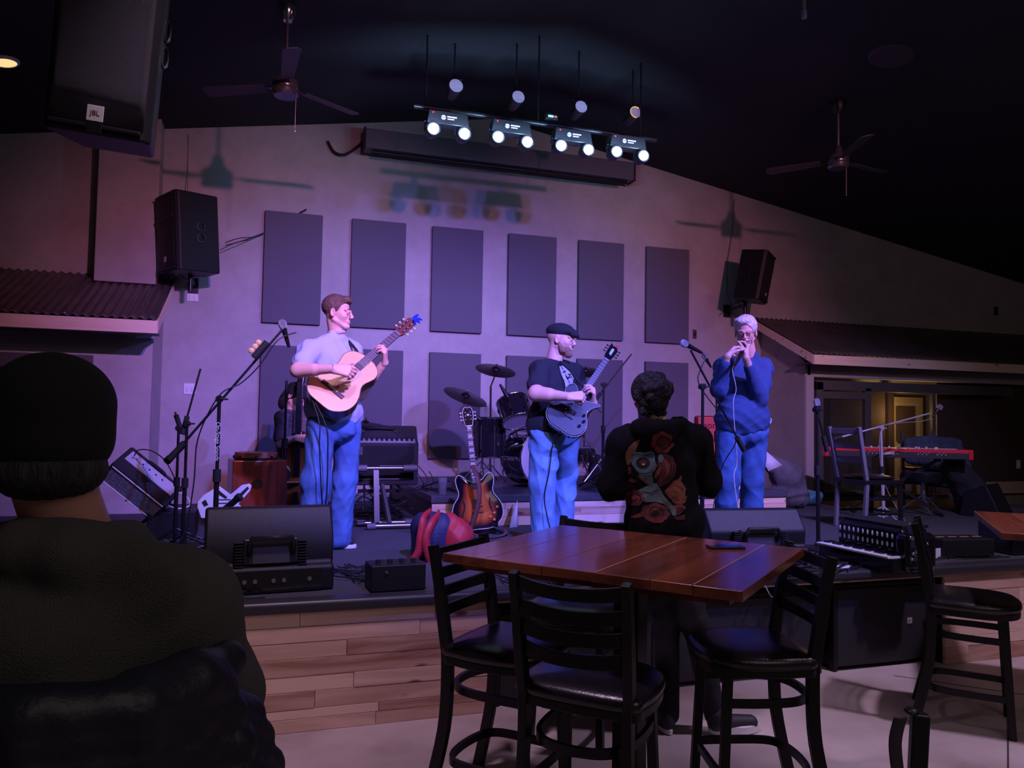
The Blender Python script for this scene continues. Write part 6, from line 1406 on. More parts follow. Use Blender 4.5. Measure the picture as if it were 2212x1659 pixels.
sdobj('shirt', s, sh_m, pe, creases(.004, .3))
s = SD(.008); s.ell(Ep(632, 1010), (.17, .15, .10), None, .03); s.chain([Ep(625, 1015), Ep(600, 1030, -.35), Ep(605, 1110, -.33)], [.09, .075, .06], .03); s.chain([Ep(650, 1015), Ep(665, 1035, -.25), Ep(668, 1110, -.25)], [.09, .075, .06], .03); sdobj('trousers', s, MATS['black_denim'], pe)
for u in (605, 668): a = Ep(u, 1110, -.3); shoe(pe, (a[0], a[1]+.05, ST), (a[0]+.03, a[1]-.2, ST))
t = thing('chair', 'black round-backed chair under the seated musician', 'chair', (Ep(618, 1050)[0], YE+.12, ST), math.radians(-35))
q = MB(); q.prism([(-.2, -.2), (.2, -.2), (.21, .1), (.15, .2), (-.15, .2), (-.21, .1)], .40, .45); q.build('seat', 'vinyl', t, bevel=.015)
q = MB(); q.prism(ringpoly(0, .74, .2, .24, 24), -.02, .02, Matrix(((1, 0, 0, 0), (0, 0, 1, .24), (0, 1, 0, 0), (0, 0, 0, 1)))); q.build('backrest', 'vinyl', t, bevel=.012)
for sx in (-1, 1):
    for sy in (-1, 1): MB().cyl((sx*.17, sy*.16, 0), (sx*.15, sy*.14, .41), .013, n=10).build('leg', 'blackmetal', t)
    MB().cyl((sx*.15, .2, .43), (sx*.12, .24, .62), .012, n=10).build('back_tube', 'blackmetal', t)
# upright bass
tail, head = aY(640, 1118, YE-.32), aY(652, 800, YE-.12)
t = thing('upright_bass', 'brown sunburst upright bass with long black fingerboard beside the guitarist\'s hip', 'upright bass'); t.matrix_world = place_axis(tail, head, (-.35, -1, .1))
pts = [(0, 0.02), (.16, .03), (.25, .10), (.265, .20), (.225, .30), (.165, .38), (.165, .45), (.20, .53), (.19, .62), (.10, .71), (.03, .76), (-.03, .76), (-.10, .71), (-.19, .62), (-.20, .53), (-.165, .45), (-.165, .38), (-.225, .30), (-.265, .20), (-.25, .10), (-.16, .03)]
pts = [(a*.78, b) for a, b in pts]; ol = outline(pts, 5)
MB().prism(ol, -.16, 0).build('ribs', mat('bass_ribs', (.05, .02, .012), .3, coat=.4), t, bevel=.006)
q = MB(); n = len(ol); rings = 8
for j in range(rings):
    b0 = len(q.v)
    for f_ in (1-j/rings, 1-(j+1)/rings): q.v += [(x*f_, .36+(y-.36)*f_, .03*(1-f_*f_)) for x, y in ol]
    for k in range(n): q.f.append((b0+k, b0+(k+1) % n, b0+n+(k+1) % n, b0+n+k)); q.t.append(.5)
bm_ = bpy.data.materials.new('bass_burst'); bm_.use_nodes = True; nt = bm_.node_tree; b = nt.nodes['Principled BSDF']; b.inputs['Roughness'].default_value = .25; at = nt.nodes.new('ShaderNodeAttribute'); at.attribute_name = 'tone'; r = ramp(nt, at.outputs['Fac'], [(.1, (.02, .008, .006)), (.55, (.16, .05, .015)), (1, (.34, .13, .03))]); nt.links.new(r.outputs[0], b.inputs['Base Color'])
q.pt = [min(1, jj/rings*1.2) for j in range(rings) for jj in (j, j+1) for _ in ol]
q.build('belly', bm_, t, smooth=180)
MB().box((0, .78, .035), (.055, .86, .03)).build('fingerboard', 'blackgloss', t, bevel=.004); MB().box((0, 1.28, .0), (.07, .18, .05)).build('scroll', mat('scroll_wood', (.03, .015, .012), .3), t, bevel=.02)
MB().box((0, .30, .06), (.12, .012, .11)).build('bridge', mat('maple', (.5, .3, .15), .5), t); MB().prism([(-.035, .03), (.035, .03), (.02, .22), (-.02, .22)], .03, .06).build('tailpiece', 'blackgloss', t)
q = MB()
for k in range(4): q.cyl(((k-1.5)*.016, .2, .07), ((k-1.5)*.010, 1.2, .055), .0009, n=5)
q.build('strings', 'cable', t)

# ---------------------------------------------------------------- F: foreground man from behind
YF = 1.40
Fp = lambda u, v, dy=0.0: npv(aY(u, v, YF+dy))
pf_ = thing('person', 'man from behind at the lower left in a dark cap and dark olive hooded sweater', 'person', (Fp(120, 1600)[0], YF, 0))
Rh = fr(-CV*.93-RV*.50-UZ*.03, UZ); hc = Fp(110, 935); s1 = SD(.0045); nkb = Fp(150, 1150, .02); PF = head_sd(s1, hc, Rh, nkb, 1.02, fat=.006)
s2 = SD(.007); s2.cap(nkb-UZ*.03, Fp(150, 1400, .03), .06, .09, .05); sdobj('body', [s1, s2], mat('neck_skin', (.60, .30, .24), .55, var=.05), pf_)
hs = SD(.005); E_ = HP(PF, Rh, 1.02); E_((0, -.015, .025), (.084, .102, .075)); E_((0, -.030, -.055), (.082, .084, .050), .015); E_((0, .10, -.04), (.12, .09, .12), .006, True)
sdobj('hair', hs, mat('grey_dark_hair', (.045, .045, .05), .8, var=.6, vscale=70, stretch=(1, 1, .15), bump=1.0, bscale=300), pf_, lambda X, Y, Z: .0015*np.sin(300*X+60*Z)*np.sin(280*Y))
hs = SD(.004); E_ = HP(PF, Rh, 1.02); E_((0, -.014, .042), (.091, .111, .083)); E_((0, -.022, -.01), (.090, .100, .070), .02); hs.cap(PF(-.05, .11, .035), PF(.05, .11, .035), .014, None, .03); hs.cap(PF(-.03, .16, .02), PF(.03, .16, .02), .008, None, .05); hs.ell(PF(0, .0, -.137), npv((.17, .20, .082)), Rh, .008, True)
cap_m = mat('foreground_cap_cloth', (.012, .012, .014), .95, bump=.5, bscale=500)
cp = sdobj('cap', hs, cap_m, pf_); q = MB(); q.ell(PF(0, -.012, .1175), (.009, .009, .005), n=14, m=8); mpart(q, 'cap_button', cap_m, pf_)
s = SD(.007); sL, sR = Fp(-190, 1330), Fp(385, 1318); torso_sd(s, nkb-UZ*.050, sL, sR, Fp(120, 1700), .035, .02, 1.06); eR, eL = Fp(460, 1500, .03), Fp(-290, 1500); s.chain([sR, eR], [.088, .078], .04); s.chain([sL, eL], [.088, .078], .04); s.cap(eR, Fp(420, 1640, .25), .076, .06, .03); s.cap(eL, Fp(-240, 1640, .25), .076, .06, .03)
s.chain([Fp(10, 1165, .04), Fp(50, 1185, -.06), Fp(140, 1198, -.08), Fp(240, 1190, -.04), Fp(280, 1160, .04)], [.03, .036, .036, .034, .03], .03); s.ell(Fp(160, 1250, -.055), (.17, .035, .085), np.stack([RV, -CV, UZ], 1), .03)
s.ell(nkb+UZ*.045, (.072, .072, .06), None, .01, True)
sdobj('sweater', s, mat('olive_knit', (.105, .10, .10), .95, spec=.2, bump=.6, bscale=420), pf_, creases(.0045, .6, .3))
s = SD(.008); s.ell(Fp(120, 1900), (.2, .16, .12), None, .03); s.cap(Fp(40, 1930), Fp(40, 1930)-CV*.45, .09, .07); s.cap(Fp(210, 1930), Fp(210, 1930)-CV*.45, .09, .07); s.cap(Fp(40, 1930)-CV*.45, npv(((Fp(40, 1930)-CV*.45)[0], (Fp(40, 1930)-CV*.45)[1], .12)), .065, .05); s.cap(Fp(210, 1930)-CV*.45, npv(((Fp(210, 1930)-CV*.45)[0], (Fp(210, 1930)-CV*.45)[1], .12)), .065, .05); sdobj('trousers', s, MATS['black_denim'], pf_)
# puffer jacket over his chair back
s = SD(.006)
zt = [1520, 1565, 1625, 1690, 1760, 1830, 1900]
for i, v in enumerate(zt):
    wl_ = 430+22*i; s.chain([Fp(-320, v+18, -.22), Fp(60, v+30, -.30), Fp(300, v+12-i*2, -.27), Fp(wl_+35, v-25+i*4, -.19)], [.036, .040, .040, .032], .003)
    s.chain([Fp(wl_+45, v+0, -.17), Fp(wl_+95, v+30, -.12), Fp(wl_+105, v+60, .02)], [.032, .034, .028], .003)
s.chain([Fp(300, 1505, -.24), Fp(420, 1465, -.20), Fp(490, 1425, -.14), Fp(505, 1425, -.02)], [.04, .036, .026, .02], .02)
jk = sdobj('puffer_jacket', s, mat('navy_nylon', (.016, .017, .032), .5, bump=.25, bscale=60), None, creases(.006, .9, .6)); tag(jk, 'dark navy quilted puffer jacket draped over the chair of the man in the foreground', 'jacket')
t = thing('bar_stool', 'bar stool under the man in the foreground, mostly hidden by his jacket', 'stool', (Fp(120, 1800)[0], YF, 0), -YAW+math.radians(0))
MB().lathe([(0, .66), (.2, .66), (.215, .69), (.2, .715), (0, .725)], n=30).build('seat', 'vinyl', t)
for sx in (-1, 1):
    for sy in (-1, 1): MB().bar((sx*.19, sy*.19, 0), (sx*.16, sy*.16, .66), .032, .032).build('leg', 'chairwood', t)

# ================================================================== FRONT: table, stools
tm = wood('table_planks', (.07, .018, .010), (.30, .085, .040), axis=1, rough=.22, coat=.6, knots=False, spread=.45, gs=6)
TZ = 1.06
cn = [aZ(955, 1195, TZ), aZ(1605, 1278, TZ), aZ(1663, 1175, TZ), aZ(1165, 1132, TZ)]
A = cn[0]; ux = (cn[1]-A).normalized(); uy = Vector((-ux.y, ux.x, 0)); TW = (cn[1]-A).length; TD = ((cn[2]-cn[1]).length+(cn[3]-A).length)/2
tc_ = A+ux*TW/2+uy*TD/2
t = thing('pub_table', 'tall square table with glossy reddish plank top in the foreground', 'table', (tc_.x, tc_.y, 0), math.atan2(ux.y, ux.x))
q = MB(); r2 = random.Random(8); xs_ = [-TW/2, -TW*.33, -TW*.12, TW*.06, TW*.235, TW*.36, TW/2]
for k in range(6): q.tone = [.35, .75, .45, .3, .85, .15][k]; q.box(((xs_[k]+xs_[k+1])/2, 0, TZ-.0175), (xs_[k+1]-xs_[k]-.0006, TD+r2.uniform(-.004, .004), .035))
q.build('table_top', tm, t, bevel=.003)
q = MB()
for x in (TW*.06, TW*.36): q.box((x, 0, TZ+.0004), (.004, TD*.98, .001))
q.build('pale_joint', mat('pale_joint', (.5, .32, .2), .5), t)
q = MB(); q.tone = .2; q.box((0, 0, TZ-.05), (TW-.12, TD-.12, .03)); q.build('under_frame', tm, t)
MB().box((0, 0, .57), (.11, .11, .93)).build('pedestal', 'chairwood', t, bevel=.006)
q = MB(); q.box((0, 0, .985), (.6, .07, .045)); q.box((0, 0, .985), (.07, .6, .045)); q.build('top_spider', 'chairwood', t)
q = MB(); q.bar((-.27, 0, .035), (.27, 0, .035), .07, .05); q.bar((0, -.27, .036), (0, .27, .036), .07, .05); q.box((0, 0, .085), (.2, .2, .05)); q.build('cross_base', 'chairwood', t, bevel=.006)
c = aZ(1567, 1181, TZ+.006)
t = thing('smartphone', 'dark smartphone lying face up on the plank table', 'phone', (c.x, c.y, TZ+.001), math.radians(-12))
MB().box((0, 0, .0045), (.155, .075, .009)).build('case', 'rubber', t, bevel=.004); MB().box((0, 0, .0095), (.145, .066, .001)).build('screen', 'blackgloss', t)
def stool(label, pL, pR, hs_=.655, hb=1.07, src=None, cat='stool'):
    """pL, pR: tops of back posts seen from behind-left/right; faces to the left-hand normal of pL->pR rotated +90 deg"""
    pL, pR = Vector(pL).xy, Vector(pR).xy; d = (pR-pL).normalized(); f = Vector((-d.y, d.x)); mid = (pL+pR)/2
    t = thing('bar_stool', label, cat, (mid.x, mid.y, 0), math.atan2(d.y, d.x), 'ladder-back bar stools'); w = .205; z = hs_; cm = 'chairwood'
    for s_ in (-1, 1):
        P = [Vector((s_*w*1.0, -.01, hb)), Vector((s_*w*.99, .015, hb-.12)), Vector((s_*w*.96, .055, z+.05)), Vector((s_*w*.93, .065, z-.06)), Vector((s_*w*.95, .055, z*.5)), Vector((s_*w*1.02, -.02, 0))]
        q = MB(); S_ = spline(P, 5); hw = [(.021, .017)]*len(S_)
        for i, p in enumerate(S_):
            dd = (S_[min(i+1, len(S_)-1)]-S_[max(i-1, 0)]).normalized(); yv = dd.cross(Vector((1, 0, 0))).normalized(); wy = .024 if i > 6 else .019
            q.v += [tuple(p+Vector((a*.017, 0, 0))+yv*b*wy) for a, b in ((-1, -1), (1, -1), (1, 1), (-1, 1))]
        n = len(S_)
        for i in range(n-1):
            for k in range(4): q.f.append((i*4+k, i*4+(k+1) % 4, i*4+4+(k+1) % 4, i*4+4+k)); q.t.append(.5)
        q.f += [(3, 2, 1, 0), tuple((n-1)*4+k for k in range(4))]; q.t += [.5, .5]
        q.build('back_leg', cm, t, bevel=.004, smooth=40)
        MB().bar((s_*.185, .43, 0), (s_*.165, .40, z-.03), .036, .036, (0, 1, 0)).build('leg', cm, t, bevel=.004)
    def slat(zc, h_, w_, y0):
        q = MB(); N_ = 14
        for i in range(N_+1):
            u = i/N_*2-1; y_ = y0-.040*(1-u*u)+.0; lo, hi = zc-h_/2+.012*(1-u*u)*-1, zc+h_/2-.016*(1-u*u)
            q.v += [(u*w_, y_-.008, lo), (u*w_, y_-.008, hi), (u*w_, y_+.008, hi), (u*w_, y_+.008, lo)]
        for i in range(N_):
            for k in range(4): q.f.append((i*4+k, i*4+(k+1) % 4, i*4+4+(k+1) % 4, i*4+4+k)); q.t.append(.5)
        q.f += [(3, 2, 1, 0), tuple(N_*4+k for k in range(4))]; q.t += [.5, .5]
        q.build('back_slat', cm, t, bevel=.002)
    for k, zc in enumerate((hb-.035, hb-.115, hb-.19, hb-.265)): slat(zc, .05, w*.97, (.0, .014, .03, .045)[k])
    ol = [(a*1.07, b*1.03) for a, b in outline([(-.17, .05), (.17, .05), (.215, .12), (.225, .26), (.20, .38), (.13, .45), (0, .47), (-.13, .45), (-.20, .38), (-.225, .26), (-.215, .12)], 4)]
    q = MB(); q.prism(ol, z-.055, z-.02); q.build('seat_frame', cm, t, bevel=.006)
    q = MB(); cy = .25
    R_ = [(1.0, -.02), (1.03, -.006), (1.02, .012), (.93, .026), (.7, .036), (.35, .041), (0.02, .042)]; n = len(ol)
    for f_, dz in R_: q.v += [(x*f_, cy+(y-cy)*f_, z+dz) for x, y in ol]
    for j in range(len(R_)-1):
        for k in range(n): q.f.append((j*n+k, j*n+(k+1) % n, (j+1)*n+(k+1) % n, (j+1)*n+k)); q.t.append(.5)
    q.f.append(tuple((len(R_)-1)*n+k for k in range(n))); q.t.append(.5); q.build('seat', 'vinyl', t, smooth=180)
    for zz, nm_ in ((z-.17, 'upper_hoop'), (z*.30, 'foot_hoop')):
        q = MB(); pts = [(.185, .40), (.19, .30), (.185, .12), (.13, .055), (0, .035), (-.13, .055), (-.185, .12), (-.19, .30), (-.185, .40), (-.12, .425), (.12, .425)]
        if nm_ == 'upper_hoop': pts = [(.175, .40), (.18, .25), (.16, .12), (.10, .05), (0, .03), (-.10, .05), (-.16, .12), (-.18, .25), (-.175, .40)]
        S_ = spline([(a, b, zz) for a, b in pts], 4); vs = []
        for i, p in enumerate(S_):
            dd = (S_[min(i+1, len(S_)-1)]-S_[max(i-1, 0)]).normalized(); sd_ = Vector((dd.y, -dd.x, 0))
            q.v += [tuple(p+sd_*a*.009+Vector((0, 0, b*.016))) for a, b in ((-1, -1), (1, -1), (1, 1), (-1, 1))]
        n2 = len(S_)
        for i in range(n2-1):
            for k in range(4): q.f.append((i*4+k, i*4+(k+1) % 4, i*4+4+(k+1) % 4, i*4+4+k)); q.t.append(.5)
        q.build(nm_, cm, t, smooth=40)
    return t
HB = 1.07
def two(m, ang, w=.205): m = Vector(m).xy; d = Vector((math.cos(ang), math.sin(ang))); return m-d*w, m+d*w
a, b = aZ(940, 1178, HB), aZ(1048, 1152, HB); m_ = (a+b)/2; s1_ = stool('black ladder-back bar stool at the left side of the plank table', *two(m_, math.atan2((b-a).y, (b-a).x)+PI))
s1_.rotation_euler[2] = math.atan2((b-a).y, (b-a).x)+PI if False else s1_.rotation_euler[2]
a, b = aZ(1105, 1232, HB), aZ(1365, 1262, HB); m_ = (a+b)/2; stool('black ladder-back bar stool at the near side of the table, its back to the camera', *two(m_, math.atan2((b-a).y, (b-a).x)))
a, b = aZ(1700, 1168, HB), aZ(1793, 1203, HB); m_ = (a+b)/2; stool('black ladder-back bar stool at the right side of the table, facing left', *two(m_, math.atan2((a-b).y, (a-b).x)))
stool('black ladder-back bar stool beyond the far side of the plank table', *two((1.75, 3.86), math.radians(135)))
stool('black ladder-back bar stool at the far right of the picture, seen from the side', *two((3.55, 3.48), math.atan2(-.68, -.73)))
# strap and coat corner on the near chair, lower right
c = aY(1960, 1600, 2.3)
t = thing('near_chair_back', 'corner of a dark chair back with a hanging strap at the lower right edge', 'chair', (c.x+.02, 2.3, 0), math.radians(-30))
q = MB(); q.bar((0, 0, 0), (.03, .0, c.z+.10), .05, .06); q.build('post', 'chairwood', t, bevel=.008)
q = MB(); q.ell((.0, .0, c.z+.105), (.026, .030, .014), n=14, m=8); q.build('post_cap', 'chairwood', t)
q = MB(); S_ = spline([(-.045, -.03, c.z+.09), (-.065, -.035, c.z), (-.055, -.035, c.z-.12), (-.03, -.03, c.z-.25)], 6)
for p in S_: q.v += [tuple(p+Vector((-.022, 0, 0))), tuple(p+Vector((.022, 0, 0)))]
for i in range(len(S_)-1): q.f.append((2*i, 2*i+1, 2*i+3, 2*i+2)); q.t.append(.5)
q.build('strap', mat('dark_leather', (.03, .028, .03), .4), t, solid=.006, smooth=180)
# right-hand table corner
c0 = aZ(2108, 1107, 1.06); c1 = aZ(2162, 1150, 1.06)
d = (c1-c0); tl = d.length; ux = d.normalized(); uy = Vector((-ux.y, ux.x, 0))
t = thing('pub_table', 'reddish plank table corner at the right edge of the picture', 'table', (c0.x, c0.y, 0), math.atan2(ux.y, ux.x))
q = MB(); L_ = 1.1
for k in range(5): q.tone = [.3, .8, .45, .9, .5][k]; q.box((tl-L_/2, .1+.2*k, 1.042), (L_, .198, .035))
q.build('table_top', wood('table_planks_side', (.10, .022, .014), (.34, .10, .05), axis=0, rough=.3, coat=.3, knots=False, spread=.45, gs=6), t, bevel=.003)
MB().box((tl-L_/2, .5, .52), (.1, .1, 1.0)).build('pedestal', 'chairwood', t); q = MB(); q.bar((tl-L_/2-.3, .5, .03), (tl-L_/2+.3, .5, .03), .06, .05); q.bar((tl-L_/2, .2, .031), (tl-L_/2, .8, .031), .06, .05); q.build('cross_base', 'chairwood', t)

# ================================================================== ON-STAGE SMALL THINGS AT THE RIGHT AND FRONT
# chair on stage with jackets behind the keyboard
def ladder_chair(label, loc, rz, jacket=False):
    t = thing('ladder_back_chair', label, 'chair', loc, rz)
    for s_ in (-1, 1):
        q = MB(); q.bar((s_*.19, -.20, 0), (s_*.19, -.17, .44), .034, .034, (1, 0, 0)); q.bar((s_*.19, -.17, .42), (s_*.20, -.26, .92), .034, .034, (1, 0, 0)); q.build('back_leg', mat('grey_blue_paint', (.13, .12, .15), .45), t, bevel=.004)
        MB().bar((s_*.19, .19, 0), (s_*.18, .18, .43), .032, .032).build('leg', 'chairwood', t, bevel=.003)
    for k in range(3): MB().box((0, -.245+.025*k+.0, .88-.13*k), (.38, .018, .055)).build('back_slat', MATS['grey_blue_paint'], t, bevel=.004)
    q = MB(); q.box((0, 0, .43), (.42, .42, .04)); q.build('seat_frame', 'chairwood', t, bevel=.006); q = MB(); q.ell((0, 0, .465), (.215, .215, .03), n=28, m=10); q.build('seat', 'vinyl', t)
    q = MB()
    for zz in (.15, .28): q.bar((-.19, .19, zz), (.19, .19, zz), .016, .022); q.bar((-.19, -.19, zz), (-.19, .19, zz), .016, .022); q.bar((.19, -.19, zz), (.19, .19, zz), .016, .022)
    q.build('stretchers', 'chairwood', t); return t
c = aZ(1880, 1060, 1.12); cc = aY(1870, 1110, 5.75)
ladder_chair('ladder-back chair with dark padded seat on the stage before the red keyboard', (cc.x+.03, 5.75, ST), math.radians(-93))
y = 7.0; c = aY(2010, 1000, y)
t = thing('folding_chair', 'chair behind the keyboard stand covered by dark jackets', 'chair', (c.x, y, ST), math.radians(170))
MB().box((0, 0, .44), (.44, .42, .04)).build('seat', 'vinyl', t, bevel=.01)
for sx in (-1, 1):
    MB().bar((sx*.2, -.2, 0), (sx*.2, -.22, .88), .03, .03).build('back_leg', 'steel', t); MB().bar((sx*.2, .2, 0), (sx*.19, .18, .43), .03, .03).build('leg', 'steel', t)
s = SD(.01); J_ = lambda u, v, dy=0: npv(aY(u, v, y+.1+dy)); s.chain([J_(1960, 955), J_(2015, 950), J_(2068, 957)], [.05, .055, .05], .04); s.chain([J_(1962, 970, -.01), J_(2015, 970, -.01), J_(2070, 972, -.01)], [.06, .06, .06], .05); s.chain([J_(1968, 990, -.03), J_(2015, 995, -.04), J_(2070, 990, -.03)], [.07, .07, .07], .05); s.chain([J_(1960, 1030), J_(2060, 1040)], [.08, .09], .06); s.cap(J_(2080, 1000), J_(2100, 1100), .08, .07, .05)
o = sdobj('jacket', s, mat('slate_jacket', (.05, .065, .11), .85, var=.3, vscale=5), None, creases(.01, .5)); tag(o, 'slate blue jacket draped over the chair behind the red keyboard', 'jacket')
y = 6.5; s = SD(.012); Q_ = lambda u, v, dy=0: npv(aY(u, v, y+dy)); s.chain([Q_(2060, 1010), Q_(2095, 1060), Q_(2100, 1130)], [.13, .16, .17], .06); s.ell(Q_(2080, 1150), (.25, .2, .12), None, .05); o = sdobj('coat_heap', s, mat('black_coat', (.015, .015, .022), .85), None, creases(.012, 2)); tag(o, 'black coat heaped over equipment under the right end of the keyboard', 'coat')
y = 6.6; t = thing('drum_throne', 'round black padded stool under the red keyboard', 'stool', (aY(1995, 1060, y).x, y, ST)); MB().lathe([(0, .34), (.17, .34), (.185, .37), (.18, .44), (0, .45)], n=30).build('seat', 'vinyl', t); MB().cyl((0, 0, .03), (0, 0, .35), .02, n=12).build('post', 'steel', t)
for k in range(3): MB().cyl((0, 0, .2), (.24*math.cos(2.1*k), .24*math.sin(2.1*k), .012), .010, n=8).build('leg', 'steel', t)
# fabric pile, teal bag, crate by the porch post
y = 7.3; s = SD(.012); Q_ = lambda u, v, dy=0: npv(aY(u, v, y+dy)); s.chain([Q_(1668, 1000), Q_(1700, 1030), Q_(1720, 1070)], [.10, .16, .14], .08); s.ell(Q_(1690, 1075), (.3, .2, .12), None, .05); s.ell(Q_(1672, 1035, -.15), (.06, .1, .05), None, .02, True)
o = sdobj('clothes_pile', s, mat('grey_fabric', (.11, .11, .13), .9, var=.4, vscale=4), None, creases(.016, 1)); tag(o, 'heap of grey coats and fabric behind the harmonica player at the porch', 'clothes')
q = MB(); q.add([Q_(1655, 975, -.2), Q_(1690, 1005, -.25), Q_(1660, 1018, -.25), Q_(1650, 1000, -.22)], [(0, 1, 2, 3)]); tag(q.build('white_cloth', mat('pale_cloth', (.6, .6, .72), .9), solid=.01), 'pale cloth on top of the grey coat heap', 'cloth')
y = aZ(1743, 1090, ST).y-.05; s = SD(.008); Q_ = lambda u, v, dy=0: npv(aY(u, v, y+dy)); s.ell(Q_(1743, 1078), (.18, .14, .075), None, .03); s.cap(Q_(1712, 1068), Q_(1768, 1070), .06, .055, .04); s.ell((Q_(1743, 1078)[0], y, ST-.045), (.5, .5, .047), None, .006, True)
o = sdobj('tote_bag', s, mat('teal_cloth', (.06, .25, .30), .85, var=.2, vscale=8), None, creases(.010, 3)); tag(o, 'teal cloth bag lying beside the porch post', 'bag')
q = MB(); q.box((Q_(1743, 1088)[0], y, Q_(1743, 1092)[2]-.01), (.42, .28, .02)); tag(q.build('flat_box', mat('pale_teal_box', (.2, .38, .42), .6), bevel=.004), 'flat pale box under the teal cloth bag', 'box') if False else None
q = MB(); q.prism([(-.05, 0), (.06, 0), (.06, .10), (.045, .22), (.03, .23), (.01, .1), (-.03, .05)], -.01, .01, Matrix.Translation((aY(1590, 1035, 6.75).x, 6.75, RZ)) @ Matrix(((1, 0, 0, 0), (0, 0, 1, 0), (0, 1, 0, 0), (0, 0, 0, 1)))); tag(q.build('white_bottle_bag', mat('bright_white', (.85, .85, .9), .4), bevel=.004), 'bright white bag standing on the riser between the harmonica player\'s legs', 'bag')
# accordion
KA, KB_ = aZ(1778, 1172, ST+.10), aZ(1935, 1205, ST+.10); dx = (KB_-KA).xy.normalized(); ang = math.atan2(dx.y, dx.x); LW = (KB_-KA).xy.length
c = (KA+KB_)/2; t = thing('accordion', 'black piano accordion with white keys and white register tabs lying on the stage', 'accordion', (c.x, c.y, ST), ang)
MB().box((.0, .015, .05), (LW+.02, .10, .09)).build('keyboard_housing', 'blackgloss', t, bevel=.008)
wk = MB(); n = 24; ww = LW/n
for k in range(n): wk.box((-LW/2+ww*(k+.5), -.005, .101), (ww-.0018, .12, .012))
wk.build('white_keys', 'ivory', t, bevel=.001, seg=1)
bk = MB()
for k in range(n-1):
    if k % 7 not in (2, 6): bk.box((-LW/2+ww*(k+1), .022, .112), (ww*.55, .07, .012))
bk.build('black_keys', 'blackgloss', t)
bd_ = MB(); bd_.box((.02, .19, .14), (LW*.88, .24, .27)); bd_.build('treble_case', 'blackgloss', t, bevel=.03, seg=4)
bl = MB()
for k in range(13): bl.box((.02, .20+.0*k, .276+.0), (LW*.86, .012, .02), None) if False else bl.box((.02, .115+.018*k, .281), (LW*.8, .010, .022))
bl.build('bellows', 'rubber', t, bevel=.004)
for r_ in range(2):
    q = MB()
    for k in range(12): q.ell((-LW*.36+LW*.065*k, .075+.0*r_, .165+.055*r_), (.011, .010, .020), n=12, m=8)
    q.build('register_tabs', 'ivory', t)
bs = MB(); bs.box((LW/2+.0, .17, .13), (.13, .25, .25)); bs.build('bass_case', 'blackgloss', t, bevel=.045, seg=5)
q = MB()
for k in range(8): q.ell((LW/2+.07-.01*(k % 3), .06+.02*k, .10+.03*(k % 4)), .011, n=10, m=6)
q.build('chrome_fittings', 'chrome', t)
# papers, boxes and cables at the stage edge
def flat(pts, label, name='paper', m='white', z=ST+.002): return tag(MB().add([aZ(u, v, z) for u, v in pts], [tuple(range(len(pts)))]).build(name, m, solid=.002), label, 'paper')
flat([(1797, 1212), (1838, 1222), (1835, 1229), (1808, 1229)], 'white paper slip on the stage edge left of the accordion')
q = MB(); c = aZ(2026, 1206, ST); q.box((c.x, c.y, ST+.035), (.055, .008, .07), .2); tag(q.build('paper_card', 'white'), 'small white card standing on the stage edge at the right', 'paper')
c = aZ(858, 1278, ST); t = thing('power_box', 'black power box with sockets at the stage edge left of the table', 'power box', (c.x, c.y+.08, ST), math.radians(4)); MB().box((0, 0, .075), (.30, .18, .14)).build('case', 'black', t, bevel=.008)
q = MB()
for k in range(4): q.cyl((-.1+.065*k, -.02, .145), (-.1+.065*k, -.02, .165), .014, n=10)
q.build('plugs', 'rubber', t); q = MB(); q.cyl((-.07, -.092, .11), (-.07, -.1, .11), .008, n=10); q.build('indicator', 'steel', t)
c = aZ(2095, 1205, ST); t = thing('power_box', 'black floor box with pale stripes at the right edge of the stage', 'power box', (c.x, c.y+.1, ST), math.radians(-8)); MB().box((0, 0, .07), (.42, .22, .13)).build('case', 'black', t, bevel=.01); q = MB()
for k in range(4): q.box((-.15+.1*k, .0, .136), (.07, .02, .004))
q.build('pale_stripes', mat('tan_stripe', (.3, .22, .12), .6), t)
c = aZ(2185, 1195, ST); t = thing('equipment_rack', 'black equipment rack with white buttons at the right picture edge', 'equipment', (c.x+.1, c.y+.05, ST)); MB().box((0, 0, .13), (.40, .3, .25)).build('case', 'blackgloss', t, bevel=.01); q = MB()
for k in range(4): q.box((-.12+.05*k, -.152, .2-.04*k), (.025, .006, .018))
q.build('buttons', 'white', t)
t = thing('floor_speaker', 'black wedge speaker leaning behind the right-hand table', 'speaker', (aZ(2110, 1120, ST).x+.35, 6.3, ST), math.radians(25)); MB().prism([(-.2, 0), (.2, 0), (.16, .25), (-.05, .34)], -.22, .22, Matrix(((0, 0, 1, 0), (1, 0, 0, 0), (0, 1, 0, 0), (0, 0, 0, 1)))).build('cabinet', 'black', t, bevel=.012)
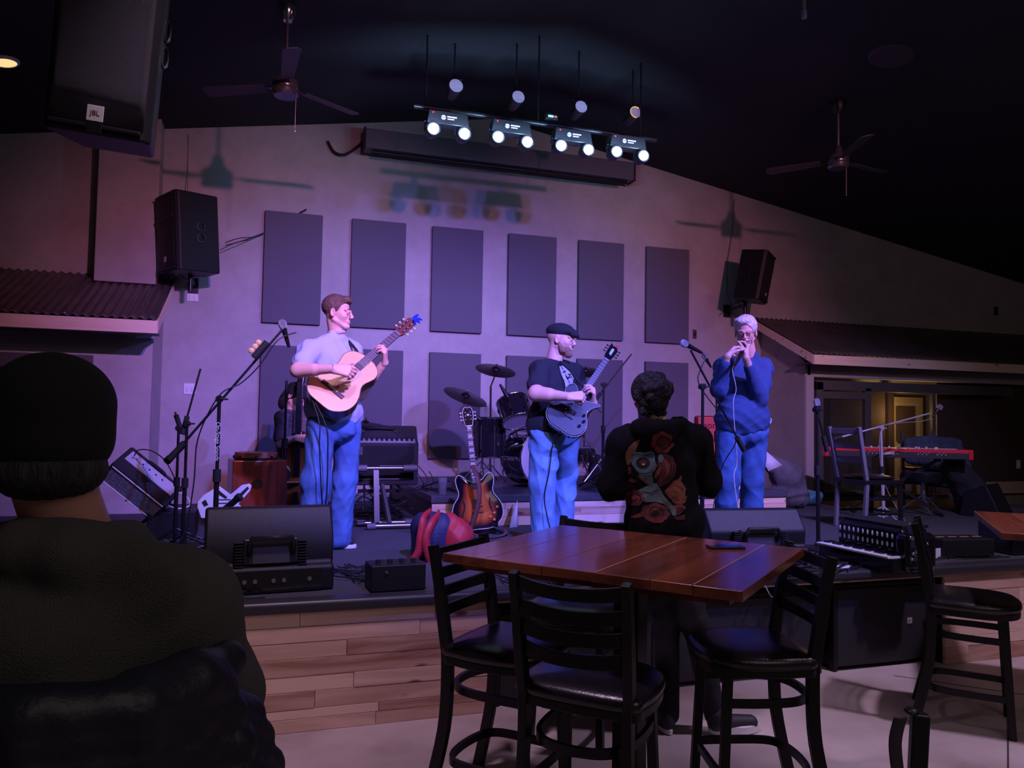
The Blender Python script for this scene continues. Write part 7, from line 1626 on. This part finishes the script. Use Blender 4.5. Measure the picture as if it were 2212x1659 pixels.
for gi, (u0, u1, v0, v1, n_, lb) in enumerate(((715, 905, 1215, 1262, 9, 'black cables tangled on the stage edge between monitor and power box'), (1060, 1300, 1215, 1262, 6, 'black cables lying on the stage edge behind the plank table'), (1640, 1790, 1215, 1250, 5, 'black cables lying on the stage edge right of the table'), (1990, 2190, 1160, 1205, 7, 'black cables tangled at the right of the stage'), (1720, 1900, 1185, 1235, 4, 'thin cables around the accordion'))):
    r2 = random.Random(90+gi); q = MB()
    for k in range(n_):
        pts = [aZ(r2.uniform(u0, u1), r2.uniform(v0, v1), ST+.008+.012*r2.random()) for _ in range(7)]; q.tube(spline(pts, 6), .0045, 6)
    o = q.build('cable_tangle', 'cable', smooth=180); tag(o, lb, 'cables', kind='stuff')
c = [aY(1640, 1245, 4.2), aY(1655, 1270, 4.06), aY(1668, 1290, 4.04), aY(1685, 1280, 4.05), aY(1690, 1250, 4.2)]; cable(c, 'thin grey cable drooping over the stage edge right of the table', .004, m=MATS['grey_cable'])
# backpack
yb = 5.15; Q_ = lambda u, v, dy=0: npv(aY(u+16, v, yb+dy)); c = Q_(940, 1160)
t = thing('backpack', 'red and navy backpack standing on the stage left of the sunburst guitar', 'backpack', (c[0], yb, ST))
R_ = np.stack([RV, -CV, UZ], 1); s = SD(.006); s.cap(Q_(900, 1135), Q_(935, 1140), .09, .10, .05); s.cap(Q_(905, 1195), Q_(945, 1198), .10, .11, .05); s.ell(Q_(915, 1165), (.13, .13, .17), R_, .04); s.ell(npv((c[0], yb, ST-.05)), (.5, .5, .05), None, .01, True)
sdobj('main_bag', s, mat('navy_nylon_bag', (.012, .014, .055), .6, bump=.3, bscale=80), t, creases(.008, .2))
s = SD(.006); s.ell(Q_(968, 1165, -.03), (.12, .12, .135), R_, .03); s.cap(Q_(955, 1130), Q_(985, 1150), .07, .06, .04); s.ell(npv((c[0], yb, ST-.05)), (.5, .5, .05), None, .01, True); sdobj('front_pocket', s, mat('red_nylon', (.36, .014, .022), .6, bump=.3, bscale=80), t, creases(.008, 1.2))
for pts in ([Q_(915, 1105, -.02), Q_(900, 1120, -.14), Q_(893, 1155, -.17), Q_(888, 1190, -.17), Q_(875, 1212, -.16)], [Q_(935, 1108, -.02), Q_(918, 1130, -.15), Q_(905, 1160, -.18), Q_(907, 1190, -.18), Q_(916, 1218, -.17)]):
    q, _ = strap([Vector(p) for p in pts], .05, '', None); o = q.build('shoulder_strap', MATS['red_nylon'], None, solid=.010, smooth=30); o.parent = t; o.matrix_parent_inverse = Matrix.Translation(-Vector(t.location))
